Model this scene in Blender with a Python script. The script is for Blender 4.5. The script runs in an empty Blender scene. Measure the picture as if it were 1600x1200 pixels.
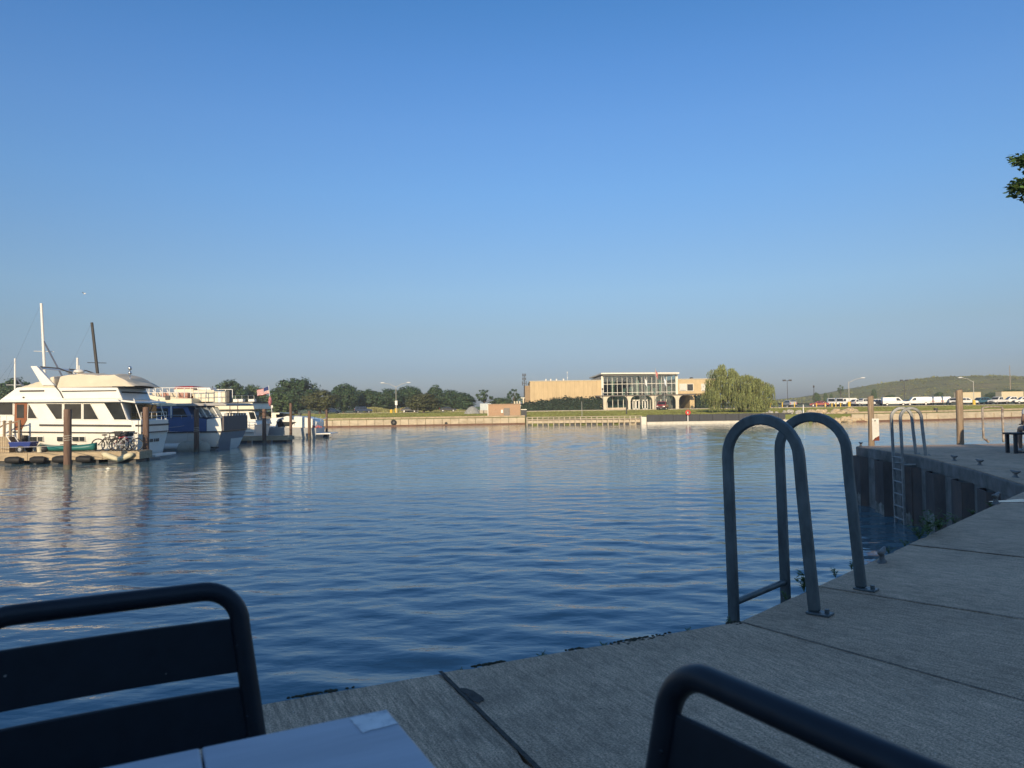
import bpy, bmesh, math, random
import numpy as np
from mathutils import Vector, Matrix, Euler
R = math.radians
random.seed(7)
scene = bpy.context.scene
COL = scene.collection

# ------------------------------------------------------------------ camera
FPX = 1150.0                      # focal length in pixels of the 1600 px wide photograph
EYE = 1.2                         # seated eye height above the quay
WATER = -1.5                      # water level below the quay
camd = bpy.data.cameras.new('camera'); cam = bpy.data.objects.new('camera', camd); COL.objects.link(cam)
CAMROT = Matrix.Rotation(R(90 + 1.74), 4, 'X') @ Matrix.Rotation(R(-0.85), 4, 'Z')
cam.matrix_world = Matrix.Translation((0, 0, EYE)) @ CAMROT
camd.sensor_width = 36; camd.lens = 36 * FPX / 1600
camd.clip_start = 0.05; camd.clip_end = 9000
camd.dof.use_dof = True; camd.dof.focus_distance = 14; camd.dof.aperture_fstop = 7.0
scene.camera = cam

# ------------------------------------------------------------------ sky, sun, exposure
SUN_EL, SUN_AZ = 16.0, 189.0      # sun low behind the viewer and slightly to the left
world = bpy.data.worlds.new('World'); scene.world = world; world.use_nodes = True
wn = world.node_tree.nodes; wl = world.node_tree.links
bg = wn['Background']
sky = wn.new('ShaderNodeTexSky'); sky.sky_type = 'NISHITA'; sky.sun_disc = False
sky.sun_elevation = R(SUN_EL); sky.sun_rotation = R(SUN_AZ)
sky.air_density = 1.0; sky.dust_density = 1.0; sky.ozone_density = 2.0; sky.altitude = 100
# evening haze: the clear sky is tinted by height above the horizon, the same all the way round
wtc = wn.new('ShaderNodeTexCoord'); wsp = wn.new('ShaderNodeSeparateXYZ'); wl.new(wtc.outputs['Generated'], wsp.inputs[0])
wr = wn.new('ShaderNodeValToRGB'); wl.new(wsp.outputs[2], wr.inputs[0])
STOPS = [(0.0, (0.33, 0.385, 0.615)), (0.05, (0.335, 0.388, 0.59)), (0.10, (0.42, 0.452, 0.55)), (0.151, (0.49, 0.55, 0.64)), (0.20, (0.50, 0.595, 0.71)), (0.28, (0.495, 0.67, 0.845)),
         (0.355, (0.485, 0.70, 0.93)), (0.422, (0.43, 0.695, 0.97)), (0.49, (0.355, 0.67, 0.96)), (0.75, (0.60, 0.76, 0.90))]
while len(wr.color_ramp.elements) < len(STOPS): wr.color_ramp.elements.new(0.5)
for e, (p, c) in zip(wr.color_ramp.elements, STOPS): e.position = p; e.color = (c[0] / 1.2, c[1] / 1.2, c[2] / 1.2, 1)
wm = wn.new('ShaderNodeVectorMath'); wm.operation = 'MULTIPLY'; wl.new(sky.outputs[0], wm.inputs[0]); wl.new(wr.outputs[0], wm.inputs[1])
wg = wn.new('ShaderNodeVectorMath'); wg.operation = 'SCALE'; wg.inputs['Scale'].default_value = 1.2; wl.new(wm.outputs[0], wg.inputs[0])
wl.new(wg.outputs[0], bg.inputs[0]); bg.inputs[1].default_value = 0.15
sund = bpy.data.lights.new('sun', 'SUN'); sund.energy = 4.2; sund.angle = R(0.5); sund.color = (1.0, 0.80, 0.53)
sun = bpy.data.objects.new('sun', sund); COL.objects.link(sun)
sdir = Vector((math.sin(R(SUN_AZ)) * math.cos(R(SUN_EL)), math.cos(R(SUN_AZ)) * math.cos(R(SUN_EL)), math.sin(R(SUN_EL))))
sun.rotation_euler = sdir.to_track_quat('Z', 'Y').to_euler(); sun.location = sdir * 50
vs = scene.view_settings
vs.view_transform = 'Standard'; vs.look = 'None'; vs.gamma = 1; vs.use_curve_mapping = False; vs.exposure = 0.25

# ------------------------------------------------------------------ measuring helpers: pixel of the photograph -> place
def ray(px, py): return CAMROT.to_3x3() @ Vector(((px - 800) / FPX, -(py - 600) / FPX, -1))
def G(px, py, z=0.0):             # point on the level plane z
    d = ray(px, py); t = (z - EYE) / d.z; return Vector((d.x * t, d.y * t, z))
def D(px, py, y):                 # point on the upright plane at depth y
    d = ray(px, py); t = y / d.y; return Vector((d.x * t, y, EYE + d.z * t))

# ------------------------------------------------------------------ materials
MATS = {}
def mat(name, col, rough=0.6, metal=0.0, var=0.12, scale=3.0, bump=0.0, bscale=40.0, stretch=(1, 1, 1), spec=0.5, island=0.0, dirt=None, dscale=1.0, damt=0.5, coat=0.0, trans=0.0):
    if name in MATS: return MATS[name]
    m = bpy.data.materials.new(name); m.use_nodes = True; MATS[name] = m
    n = m.node_tree.nodes; l = m.node_tree.links; b = n['Principled BSDF']
    b.inputs['Roughness'].default_value = rough; b.inputs['Metallic'].default_value = metal
    b.inputs['Specular IOR Level'].default_value = spec
    if coat: b.inputs['Coat Weight'].default_value = coat; b.inputs['Coat Roughness'].default_value = 0.08
    tc = n.new('ShaderNodeTexCoord'); mp = n.new('ShaderNodeMapping'); mp.inputs['Scale'].default_value = stretch
    l.new(tc.outputs['Object'], mp.inputs[0])
    nz = n.new('ShaderNodeTexNoise'); nz.inputs['Scale'].default_value = scale; nz.inputs['Detail'].default_value = 6; nz.inputs['Roughness'].default_value = 0.6
    l.new(mp.outputs[0], nz.inputs['Vector'])
    cr = n.new('ShaderNodeValToRGB')
    lo = [max(0, c * (1 - var)) for c in col]; hi = [min(1, c * (1 + var)) for c in col]
    cr.color_ramp.elements[0].position = 0.3; cr.color_ramp.elements[1].position = 0.7
    cr.color_ramp.elements[0].color = (*lo, 1); cr.color_ramp.elements[1].color = (*hi, 1)
    l.new(nz.outputs[0], cr.inputs[0]); out = cr.outputs[0]
    if island:
        g = n.new('ShaderNodeNewGeometry'); hs = n.new('ShaderNodeHueSaturation')
        mr = n.new('ShaderNodeMapRange'); mr.inputs[3].default_value = 1 - island; mr.inputs[4].default_value = 1 + island
        l.new(g.outputs['Random Per Island'], mr.inputs[0]); l.new(mr.outputs[0], hs.inputs['Value'])
        mh = n.new('ShaderNodeMapRange'); mh.inputs[3].default_value = 0.485; mh.inputs[4].default_value = 0.515
        l.new(g.outputs['Random Per Island'], mh.inputs[0]); l.new(mh.outputs[0], hs.inputs['Hue'])
        l.new(out, hs.inputs['Color']); out = hs.outputs[0]
    if dirt:
        n2 = n.new('ShaderNodeTexNoise'); n2.inputs['Scale'].default_value = dscale; n2.inputs['Detail'].default_value = 8; n2.inputs['Roughness'].default_value = 0.7
        l.new(mp.outputs[0], n2.inputs['Vector'])
        c2 = n.new('ShaderNodeValToRGB'); c2.color_ramp.elements[0].position = 0.48; c2.color_ramp.elements[1].position = 0.66
        l.new(n2.outputs[0], c2.inputs[0]); mm = n.new('ShaderNodeMath'); mm.operation = 'MULTIPLY'; mm.inputs[1].default_value = damt
        l.new(c2.outputs[0], mm.inputs[0])
        mx = n.new('ShaderNodeMixRGB'); mx.inputs[2].default_value = (*dirt, 1)
        l.new(mm.outputs[0], mx.inputs[0]); l.new(out, mx.inputs[1]); out = mx.outputs[0]
    l.new(out, b.inputs['Base Color'])
    if trans:
        tr = n.new('ShaderNodeBsdfTranslucent'); ms = n.new('ShaderNodeMixShader'); ms.inputs[0].default_value = trans
        l.new(out, tr.inputs[0]); l.new(b.outputs[0], ms.inputs[1]); l.new(tr.outputs[0], ms.inputs[2])
        l.new(ms.outputs[0], n['Material Output'].inputs[0])
    if bump:
        n3 = n.new('ShaderNodeTexNoise'); n3.inputs['Scale'].default_value = bscale; n3.inputs['Detail'].default_value = 4
        l.new(mp.outputs[0], n3.inputs['Vector'])
        bp = n.new('ShaderNodeBump'); bp.inputs['Strength'].default_value = min(1, bump); bp.inputs['Distance'].default_value = 0.02
        l.new(n3.outputs[0], bp.inputs['Height']); l.new(bp.outputs[0], b.inputs['Normal'])
    return m

def concrete_broom(name='broomed_concrete', rib=0.6, rib2=0.22, st=0.16):
    m = bpy.data.materials.new(name); m.use_nodes = True
    n = m.node_tree.nodes; l = m.node_tree.links; b = n['Principled BSDF']; b.inputs['Roughness'].default_value = 0.9
    tc = n.new('ShaderNodeTexCoord')
    oi = n.new('ShaderNodeObjectInfo')
    def noise(sc, stretch=(1, 1, 1), det=5, rough=0.6):
        mp = n.new('ShaderNodeMapping'); mp.inputs['Scale'].default_value = stretch
        l.new(tc.outputs['Object'], mp.inputs[0]); x = n.new('ShaderNodeTexNoise'); x.inputs['Scale'].default_value = sc
        x.inputs['Detail'].default_value = det; x.inputs['Roughness'].default_value = rough; l.new(mp.outputs[0], x.inputs['Vector']); return x.outputs[0]
    def ramp(fac, a, bb, c0, c1):
        r = n.new('ShaderNodeValToRGB'); r.color_ramp.elements[0].position = a; r.color_ramp.elements[1].position = bb
        r.color_ramp.elements[0].color = (*c0, 1); r.color_ramp.elements[1].color = (*c1, 1); l.new(fac, r.inputs[0]); return r.outputs[0]
    def mix(bt, fac, a, c):
        x = n.new('ShaderNodeMixRGB'); x.blend_type = bt
        if isinstance(fac, float): x.inputs[0].default_value = fac
        else: l.new(fac, x.inputs[0])
        l.new(a, x.inputs[1])
        if isinstance(c, tuple): x.inputs[2].default_value = (*c, 1)
        else: l.new(c, x.inputs[2])
        return x.outputs[0]
    base = ramp(noise(0.9, det=8), 0.3, 0.7, (0.46, 0.325, 0.22), (0.70, 0.50, 0.345))
    broom = noise(62, (1, st, 1), 5, 0.85)
    base = mix('MULTIPLY', rib, base, ramp(broom, 0.36, 0.60, (0.34, 0.34, 0.34), (1.3, 1.3, 1.3)))
    broom2 = noise(17, (1, 0.03, 1), 4, 0.7)
    base = mix('MULTIPLY', rib2, base, ramp(broom2, 0.38, 0.60, (0.45, 0.45, 0.45), (1.15, 1.15, 1.15)))
    grain = noise(120, det=3, rough=0.8)
    base = mix('MULTIPLY', 0.8, base, ramp(grain, 0.36, 0.62, (0.42, 0.42, 0.42), (1.75, 1.75, 1.75)))
    blot = ramp(noise(1.7, det=10, rough=0.72), 0.50, 0.70, (0, 0, 0), (1, 1, 1))
    base = mix('MIX', mix('MULTIPLY', 1.0, blot, (0.5, 0.5, 0.5)), base, (0.16, 0.13, 0.10))
    stain = ramp(noise(6.5, det=8, rough=0.75), 0.60, 0.74, (0, 0, 0), (1, 1, 1))
    base = mix('MIX', mix('MULTIPLY', 1.0, stain, (0.55, 0.55, 0.55)), base, (0.11, 0.095, 0.08))
    sp = ramp(noise(70, det=2), 0.69, 0.74, (0, 0, 0), (1, 1, 1))
    base = mix('MIX', mix('MULTIPLY', 1.0, sp, (0.7, 0.7, 0.7)), base, (0.80, 0.76, 0.70))
    pit = ramp(noise(48, det=3), 0.27, 0.33, (1, 1, 1), (0, 0, 0))
    base = mix('MIX', mix('MULTIPLY', 1.0, pit, (0.75, 0.75, 0.75)), base, (0.08, 0.075, 0.065))
    vr = n.new('ShaderNodeMapRange'); vr.inputs[3].default_value = 0.88; vr.inputs[4].default_value = 1.08; l.new(oi.outputs['Random'], vr.inputs[0])
    hs = n.new('ShaderNodeHueSaturation'); l.new(vr.outputs[0], hs.inputs['Value']); l.new(base, hs.inputs['Color'])
    l.new(hs.outputs[0], b.inputs['Base Color'])
    bp = n.new('ShaderNodeBump'); bp.inputs['Strength'].default_value = 0.8; bp.inputs['Distance'].default_value = 0.006
    l.new(broom, bp.inputs['Height']); l.new(bp.outputs[0], b.inputs['Normal'])
    return m

def water_mat():
    m = bpy.data.materials.new('harbour_water'); m.use_nodes = True
    n = m.node_tree.nodes; l = m.node_tree.links; b = n['Principled BSDF']
    b.inputs['Base Color'].default_value = (0.10, 0.185, 0.225, 1); b.inputs['Roughness'].default_value = 0.03; b.inputs['IOR'].default_value = 1.333
    tc = n.new('ShaderNodeTexCoord')
    h = None
    for sc, st, dist in ((2.6, (0.5, 1.0, 1), 0.016), (6.5, (0.55, 1.0, 1), 0.009), (15.0, (0.6, 1.0, 1), 0.0026)):
        mp = n.new('ShaderNodeMapping'); mp.inputs['Scale'].default_value = st; mp.inputs['Rotation'].default_value = (0, 0, R(8))
        l.new(tc.outputs['Object'], mp.inputs[0])
        x = n.new('ShaderNodeTexNoise'); x.inputs['Scale'].default_value = sc; x.inputs['Detail'].default_value = 2.5; x.inputs['Roughness'].default_value = 0.5
        l.new(mp.outputs[0], x.inputs['Vector'])
        bp = n.new('ShaderNodeBump'); bp.inputs['Strength'].default_value = 1.0; bp.inputs['Distance'].default_value = dist
        l.new(x.outputs[0], bp.inputs['Height'])
        if h: l.new(h, bp.inputs['Normal'])
        h = bp.outputs[0]
    l.new(h, b.inputs['Normal'])
    return m

def glass_mat(name, tint, refl=0.06, through=0.8, rough=0.02):
    m = bpy.data.materials.new(name); m.use_nodes = True; n = m.node_tree.nodes; l = m.node_tree.links
    n.remove(n['Principled BSDF'])
    t = n.new('ShaderNodeBsdfTransparent'); t.inputs[0].default_value = (*[c * through for c in tint], 1)
    g = n.new('ShaderNodeBsdfGlossy'); g.inputs['Roughness'].default_value = rough; g.inputs[0].default_value = (0.95, 0.97, 1, 1)
    fr = n.new('ShaderNodeFresnel'); fr.inputs[0].default_value = 1.5
    ad = n.new('ShaderNodeMath'); ad.operation = 'ADD'; ad.inputs[1].default_value = refl; ad.use_clamp = True
    l.new(fr.outputs[0], ad.inputs[0]); mx = n.new('ShaderNodeMixShader'); l.new(ad.outputs[0], mx.inputs[0])
    l.new(t.outputs[0], mx.inputs[1]); l.new(g.outputs[0], mx.inputs[2]); l.new(mx.outputs[0], n['Material Output'].inputs[0])
    MATS[name] = m; return m

# ------------------------------------------------------------------ mesh builder
class MB:
    def __init__(s): s.v = []; s.f = []
    def add(s, vs, fs):
        o = len(s.v); s.v += [tuple(v) for v in vs]; s.f += [tuple(i + o for i in f) for f in fs]; return s
    def box(s, c, d, rz=0, top=1.0):
        x, y, z = [k / 2 for k in d]; cs, sn = math.cos(rz), math.sin(rz); vs = []
        for dz, k in ((-z, 1), (z, top)):
            for dx, dy in ((-x * k, -y * k), (x * k, -y * k), (x * k, y * k), (-x * k, y * k)):
                vs.append((c[0] + dx * cs - dy * sn, c[1] + dx * sn + dy * cs, c[2] + dz))
        return s.add(vs, [(3, 2, 1, 0), (4, 5, 6, 7), (0, 1, 5, 4), (1, 2, 6, 5), (2, 3, 7, 6), (3, 0, 4, 7)])
    def b2(s, lo, hi): return s.box([(a + b) / 2 for a, b in zip(lo, hi)], [abs(b - a) for a, b in zip(lo, hi)])
    def prism(s, poly, y0, y1, inset=0.0, zref=None):      # outline in x,z run along y
        n = len(poly); a = sum((poly[i][0] * poly[(i + 1) % n][1] - poly[(i + 1) % n][0] * poly[i][1]) for i in range(n))
        if a < 0: poly = poly[::-1]
        vs = [(p[0], y0, p[1]) for p in poly] + [(p[0], y1, p[1]) for p in poly]
        fs = [tuple(range(n)), tuple(range(2 * n - 1, n - 1, -1))] + [(i + n, (i + 1) % n + n, (i + 1) % n, i) for i in range(n)]
        return s.add(vs, fs)
    def slab(s, poly, z0, z1):                              # outline in x,y raised in z
        n = len(poly); a = sum((poly[i][0] * poly[(i + 1) % n][1] - poly[(i + 1) % n][0] * poly[i][1]) for i in range(n))
        if a < 0: poly = poly[::-1]
        vs = [(p[0], p[1], z0) for p in poly] + [(p[0], p[1], z1) for p in poly]
        fs = [tuple(range(n - 1, -1, -1)), tuple(range(n, 2 * n))] + [(i, (i + 1) % n, (i + 1) % n + n, i + n) for i in range(n)]
        return s.add(vs, fs)
    def sweep(s, pts, sec, closed=False, caps=True, up=None, taper=None):
        pts = [Vector(p) for p in pts]; n = len(pts); k = len(sec); rings = []
        ref = None
        for i, p in enumerate(pts):
            if closed: t = (pts[(i + 1) % n] - pts[i - 1])
            else: t = pts[min(i + 1, n - 1)] - pts[max(i - 1, 0)]
            t = t.normalized()
            if up is not None: b = Vector(up); b = (b - t * b.dot(t)).normalized()
            else:
                if ref is None: ref = Vector((0, 0, 1)) if abs(t.z) < 0.9 else Vector((1, 0, 0))
                b = (ref - t * ref.dot(t)).normalized(); ref = b
            a = t.cross(b); q = taper[i] if taper else 1
            rings.append([p + a * (u * q) + b * (w * q) for u, w in sec])
        vs = [v for r in rings for v in r]; fs = []
        for i in range(n if closed else n - 1):
            j = (i + 1) % n
            for m in range(k): fs.append((i * k + m, i * k + (m + 1) % k, j * k + (m + 1) % k, j * k + m))
        if caps and not closed: fs += [tuple(range(k - 1, -1, -1)), tuple(range((n - 1) * k, n * k))]
        return s.add(vs, fs)
    def tube(s, pts, r, n=8, closed=False, taper=None):
        return s.sweep(pts, [(r * math.cos(2 * math.pi * i / n), r * math.sin(2 * math.pi * i / n)) for i in range(n)], closed, taper=taper)
    def cyl(s, p0, p1, r0, r1=None, n=12): return s.tube([p0, p1], r0, n, taper=[1, (r1 if r1 is not None else r0) / r0])
    def ball(s, c, r, nu=10, nv=7):
        if not hasattr(r, '__len__'): r = (r, r, r)
        vs = [(c[0], c[1], c[2] - r[2])]
        for j in range(1, nv):
            a = -math.pi / 2 + math.pi * j / nv
            for i in range(nu):
                t = 2 * math.pi * i / nu; vs.append((c[0] + r[0] * math.cos(a) * math.cos(t), c[1] + r[1] * math.cos(a) * math.sin(t), c[2] + r[2] * math.sin(a)))
        vs.append((c[0], c[1], c[2] + r[2])); e = len(vs) - 1; fs = []
        for i in range(nu):
            fs.append((0, 1 + (i + 1) % nu, 1 + i)); fs.append((e, e - nu + i, e - nu + (i + 1) % nu))
        for j in range(nv - 2):
            for i in range(nu):
                a = 1 + j * nu; fs.append((a + i, a + (i + 1) % nu, a + nu + (i + 1) % nu, a + nu + i))
        return s.add(vs, fs)
    def loft(s, rings, caps=True):
        k = len(rings[0]); vs = [v for r in rings for v in r]; fs = []
        for i in range(len(rings) - 1):
            for m in range(k): fs.append((i * k + m, i * k + (m + 1) % k, (i + 1) * k + (m + 1) % k, (i + 1) * k + m))
        if caps: fs += [tuple(range(k - 1, -1, -1)), tuple(range((len(rings) - 1) * k, len(rings) * k))]
        return s.add(vs, fs)
    def grid(s, fn, nu, nv):
        vs = [fn(i / nu, j / nv) for j in range(nv + 1) for i in range(nu + 1)]
        return s.add(vs, [(j * (nu + 1) + i, j * (nu + 1) + i + 1, (j + 1) * (nu + 1) + i + 1, (j + 1) * (nu + 1) + i) for j in range(nv) for i in range(nu)])
ORG = {}
def link(name, me, m, parent):
    o = bpy.data.objects.new(name, me); COL.objects.link(o)
    if m is not None and not me.materials: me.materials.append(m)
    if parent is not None:
        o.parent = parent; ORG[o] = ORG.get(parent, Vector((0, 0, 0)))
    return o
def build(name, mb, m, parent=None, smooth=False, bevel=0.0, local=False, weld=False):
    me = bpy.data.meshes.new(name)
    org = ORG.get(parent, Vector((0, 0, 0))) if (parent is not None and not local) else Vector((0, 0, 0))
    me.from_pydata([(v[0] - org.x, v[1] - org.y, v[2] - org.z) for v in mb.v], [], mb.f)
    bm = bmesh.new(); bm.from_mesh(me)
    if weld: bmesh.ops.remove_doubles(bm, verts=bm.verts, dist=1e-4)
    bmesh.ops.recalc_face_normals(bm, faces=bm.faces) if len(mb.f) < 6000 and weld is not None else None
    bm.to_mesh(me); bm.free()
    if smooth:
        for p in me.polygons: p.use_smooth = True
        if smooth == 'auto': me.set_sharp_from_angle(angle=R(40))
    me.update()
    o = link(name, me, m, parent)
    if bevel:
        bv = o.modifiers.new('bevel', 'BEVEL'); bv.width = bevel; bv.segments = 2; bv.limit_method = 'ANGLE'; bv.angle_limit = R(35)
    return o
LABELS = {}
def tag(o, label, cat, group=None, kind=None):
    o['label'] = label; o['category'] = cat
    if group: o['group'] = group
    if kind: o['kind'] = kind
    return o
def thing(name, label, cat, loc=(0, 0, 0), rz=0.0, group=None):
    o = bpy.data.objects.new(name, None); COL.objects.link(o); o.empty_display_size = 0.2
    o.location = loc; o.rotation_euler = (0, 0, rz); ORG[o] = Vector(loc); tag(o, label, cat, group); return o
def structure(o): o['kind'] = 'structure'; return o
def interp(x, xs, ys): return float(np.interp(x, xs, ys))
# ------------------------------------------------------------------ shared materials
BROOM = concrete_broom()
BROOM_RIBBED = concrete_broom('ribbed_concrete', 0.75, 0.34, 0.09)
M_CAP = mat('quay_cap_concrete', (0.24, 0.225, 0.205), 0.9, var=0.25, scale=4, bump=0.5, dirt=(0.08, 0.075, 0.065), dscale=2.2, damt=0.6)
M_PILE_STEEL = mat('rusted_sheet_steel', (0.115, 0.095, 0.085), 0.85, var=0.4, scale=2.2, bump=0.5, bscale=25, stretch=(1, 1, 0.35), dirt=(0.18, 0.10, 0.065), dscale=1.1, damt=0.6)
M_SCALE = mat('waterline_scale', (0.30, 0.29, 0.26), 0.9, var=0.45, scale=5, bump=0.5, dirt=(0.09, 0.085, 0.07), dscale=4, damt=0.8)
M_LADDER = mat('weathered_galvanised_steel', (0.145, 0.172, 0.18), 0.42, metal=0.35, var=0.3, scale=9, bump=0.15, bscale=60, stretch=(1, 1, 0.4), dirt=(0.07, 0.075, 0.075), dscale=6, damt=0.6)
M_GALV = mat('pale_galvanised_steel', (0.33, 0.34, 0.34), 0.5, metal=0.4, var=0.2, scale=9, dirt=(0.16, 0.13, 0.1), dscale=5, damt=0.5)
M_CAST = mat('cast_cleat_iron', (0.20, 0.20, 0.195), 0.6, metal=0.4, var=0.3, scale=20, bump=0.3, dirt=(0.10, 0.06, 0.04), dscale=9, damt=0.6)
M_CHAIR = mat('black_powder_coat', (0.012, 0.017, 0.026), 0.42, var=0.15, scale=30, bump=0.05, bscale=500, spec=0.4)
M_TIMBER = mat('weathered_timber', (0.30, 0.225, 0.155), 0.85, var=0.35, scale=5, bump=0.5, bscale=14, stretch=(6, 6, 0.5), dirt=(0.12, 0.09, 0.065), dscale=1.5, damt=0.6)
M_PILING = mat('brown_timber_piling', (0.16, 0.10, 0.072), 0.85, var=0.4, scale=4, bump=0.5, bscale=12, stretch=(4, 4, 0.35), dirt=(0.05, 0.035, 0.03), dscale=1.2, damt=0.7)
M_WEED = mat('weed_green', (0.10, 0.16, 0.05), 0.7, var=0.3, scale=40, island=0.35, trans=0.2)
M_MOSS = mat('dark_moss', (0.05, 0.05, 0.03), 0.95, var=0.5, scale=60, bump=0.6, bscale=120)
M_WHITE = mat('white_gelcoat', (0.82, 0.80, 0.74), 0.3, var=0.04, scale=1.5, dirt=(0.70, 0.66, 0.57), dscale=0.9, damt=0.3, coat=0.2)
M_CREAM = mat('cream_gelcoat', (0.74, 0.68, 0.52), 0.35, var=0.05, scale=1.5, dirt=(0.55, 0.49, 0.36), dscale=0.8, damt=0.35)
M_DARKGLASS = mat('tinted_boat_glass', (0.03, 0.034, 0.035), 0.06, var=0.5, scale=1.2, spec=0.6)
M_TRIM = mat('dark_rub_rail', (0.035, 0.035, 0.038), 0.5, var=0.2)
M_CHROME = mat('stainless_rail', (0.62, 0.62, 0.60), 0.25, metal=0.9, var=0.05)
M_RAILWHITE = mat('white_rail_paint', (0.75, 0.73, 0.68), 0.4, var=0.05)
M_BLACKRUB = mat('black_rubber', (0.016, 0.016, 0.017), 0.7, var=0.3)
M_ROPE = mat('pale_rope', (0.5, 0.47, 0.4), 0.9, var=0.2, scale=40)

# ------------------------------------------------------------------ water: one sheet with modelled ripples
def make_water():
    rng = np.random.default_rng(3)
    ap = -3.0
    ang = np.radians(np.linspace(-62, 62, 560)); NR = 1120
    r = 5.2 * (150 / 5.2) ** np.linspace(0, 1, NR)
    A, RR = np.meshgrid(ang, r)
    X = RR * np.sin(A); Y = RR * np.cos(A) + ap
    Z = np.zeros_like(X); dr = RR * (math.log(150 / 5.2) / NR)
    N = 80
    for i in range(N):
        lam = 0.26 * (1.25 / 0.26) ** rng.random()
        th = rng.normal(0, 0.42) + 0.12
        k = 2 * math.pi / lam; s = 0.050 * math.sqrt(2 / N) * (0.8 if lam < 0.8 else 1.15)
        fade = np.clip((lam / dr - 2.5) / 3.0, 0, 1)
        ph = rng.random() * 6.28
        Z += fade * (s / k) * np.sin(k * (X * math.sin(th) + Y * math.cos(th)) + ph)
    # calmer and livelier patches
    patch = 0.95 + 0.4 * np.sin(X * 0.11 + 1.3 * np.sin(Y * 0.06)) * np.sin(Y * 0.13 + 0.7)
    Z = Z * patch + WATER
    nv = X.size; me = bpy.data.meshes.new('water')
    nc = ang.size; idx = np.arange(nv).reshape(NR, nc)
    q = np.stack([idx[:-1, :-1], idx[:-1, 1:], idx[1:, 1:], idx[1:, :-1]], -1).reshape(-1, 4)
    co = np.stack([X, Y, Z], -1).reshape(-1, 3)
    # wide flat skirt that carries the water on beyond the modelled ripples
    me.vertices.add(nv); me.vertices.foreach_set('co', co.ravel().astype(np.float32))
    me.loops.add(q.size); me.loops.foreach_set('vertex_index', q.ravel().astype(np.int32))
    me.polygons.add(len(q)); me.polygons.foreach_set('loop_start', np.arange(0, q.size, 4, dtype=np.int32))
    me.polygons.foreach_set('use_smooth', np.ones(len(q), bool))
    me.update(calc_edges=True); me.validate()
    o = link('water', me, water_mat(), None); structure(o)
    b = MB().add([(-400, -60, WATER - 0.12), (400, -60, WATER - 0.12), (400, 160, WATER - 0.12), (-400, 160, WATER - 0.12)], [(0, 1, 2, 3)])
    structure(build('water', b, o.data.materials[0]))
make_water()

# ------------------------------------------------------------------ near quay: polygonal edge A, kink K, edge B, corner C, pier wall
K = Vector((1.22, 4.09)); UA = Vector((0.910, 0.414)).normalized(); UB = Vector((0.700, 0.714)).normalized()
NA = Vector((UA.y, -UA.x)); NB = Vector((UB.y, -UB.x))          # inland directions
C = K + UB * 8.30
PW = [C, Vector((7.93, 12.74)), Vector((8.72, 15.81)), Vector((9.20, 19.75))]   # pier wall, slightly bowed
PE = Vector((40, 21.6))
A_END = K - UA * 72
ground = [A_END, K] + PW + [PE, Vector((60, 21)), Vector((75, -45)), Vector((-66, -45))]
gq = MB().slab([tuple(p) for p in ground], -2.6, -0.075)
quay = build('quay', gq, M_CAP); structure(quay)
J2 = (NA + NB).normalized()
def rowpoly(a, b, c, d): return [a, b, c, d]
def slab_piece(poly, ux, parent, gap=0.012, m=None):
    c = sum(poly, Vector((0, 0))) / len(poly); rz = math.atan2(ux.y, ux.x); cs, sn = math.cos(-rz), math.sin(-rz)
    mb = MB(); pts = []
    n = len(poly)
    for p in poly:
        d = p - c; d = d - d.normalized() * gap * 1.4
        pts.append((d.x * cs - d.y * sn, d.x * sn + d.y * cs))
    # edges subdivided with slight chips so that the joints are not ruler lines
    rnd = random.Random(int(c.x * 97 + c.y * 131)); out = []
    for i in range(n):
        a, b = Vector(pts[i]), Vector(pts[(i + 1) % n]); L = (b - a).length; k = max(2, min(60, int(L / 0.07)))
        nrm = Vector((-(b - a).y, (b - a).x)).normalized()
        if nrm.dot(-a) < 0: nrm = -nrm
        for j in range(k):
            e = 0 if j == 0 else abs(rnd.gauss(0, 0.0018)) + (abs(rnd.gauss(0.008, 0.006)) if rnd.random() < 0.06 else 0)
            out.append(tuple(a + (b - a) * (j / k) + nrm * e))
    mb.slab(out, -0.07, 0.0)
    o = build('concrete_slab', mb, m or BROOM, parent, local=True)
    o.location = (c.x, c.y, rnd.uniform(-0.003, 0.003)); o.rotation_euler = (0, 0, rz); return o
DEP = 5.0
# slabs along edge A
prev = None
sA = [0, 1.72, 3.5, 5.3, 7.1, 8.9, 10.7]
for i in range(len(sA) - 1):
    a = K - UA * sA[i]; b = K - UA * sA[i + 1]
    ia = a + (J2 * DEP / J2.dot(NA) if i == 0 else NA * DEP); ib = b + NA * DEP
    slab_piece([b, a, ia, ib], UA, quay, m=BROOM_RIBBED if i > 0 else None)
sB = [0, 1.05, 2.93, 4.85, 6.6, 8.3]
for i in range(len(sB) - 1):
    a = K + UB * sB[i]; b = K + UB * sB[i + 1]
    ia = a + (J2 * DEP / J2.dot(NB) if i == 0 else NB * DEP); ib = b + NB * DEP
    slab_piece([a, b, ib, ia], UB, quay)
# pier slabs, across the pier
ins = [C + NB * DEP, Vector((18.5, 11.8)), Vector((18.9, 15.2)), Vector((19.2, 20.05))]
seg = []
for i in range(3):
    n = 2
    for j in range(n): seg.append((PW[i].lerp(PW[i + 1], j / n), ins[i].lerp(ins[i + 1], j / n)))
seg.append((PW[3], ins[3]))
for i in range(len(seg) - 1):
    slab_piece([seg[i][0], seg[i + 1][0], seg[i + 1][1], seg[i][1]], (seg[i + 1][0] - seg[i][0]).normalized(), quay)

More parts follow.
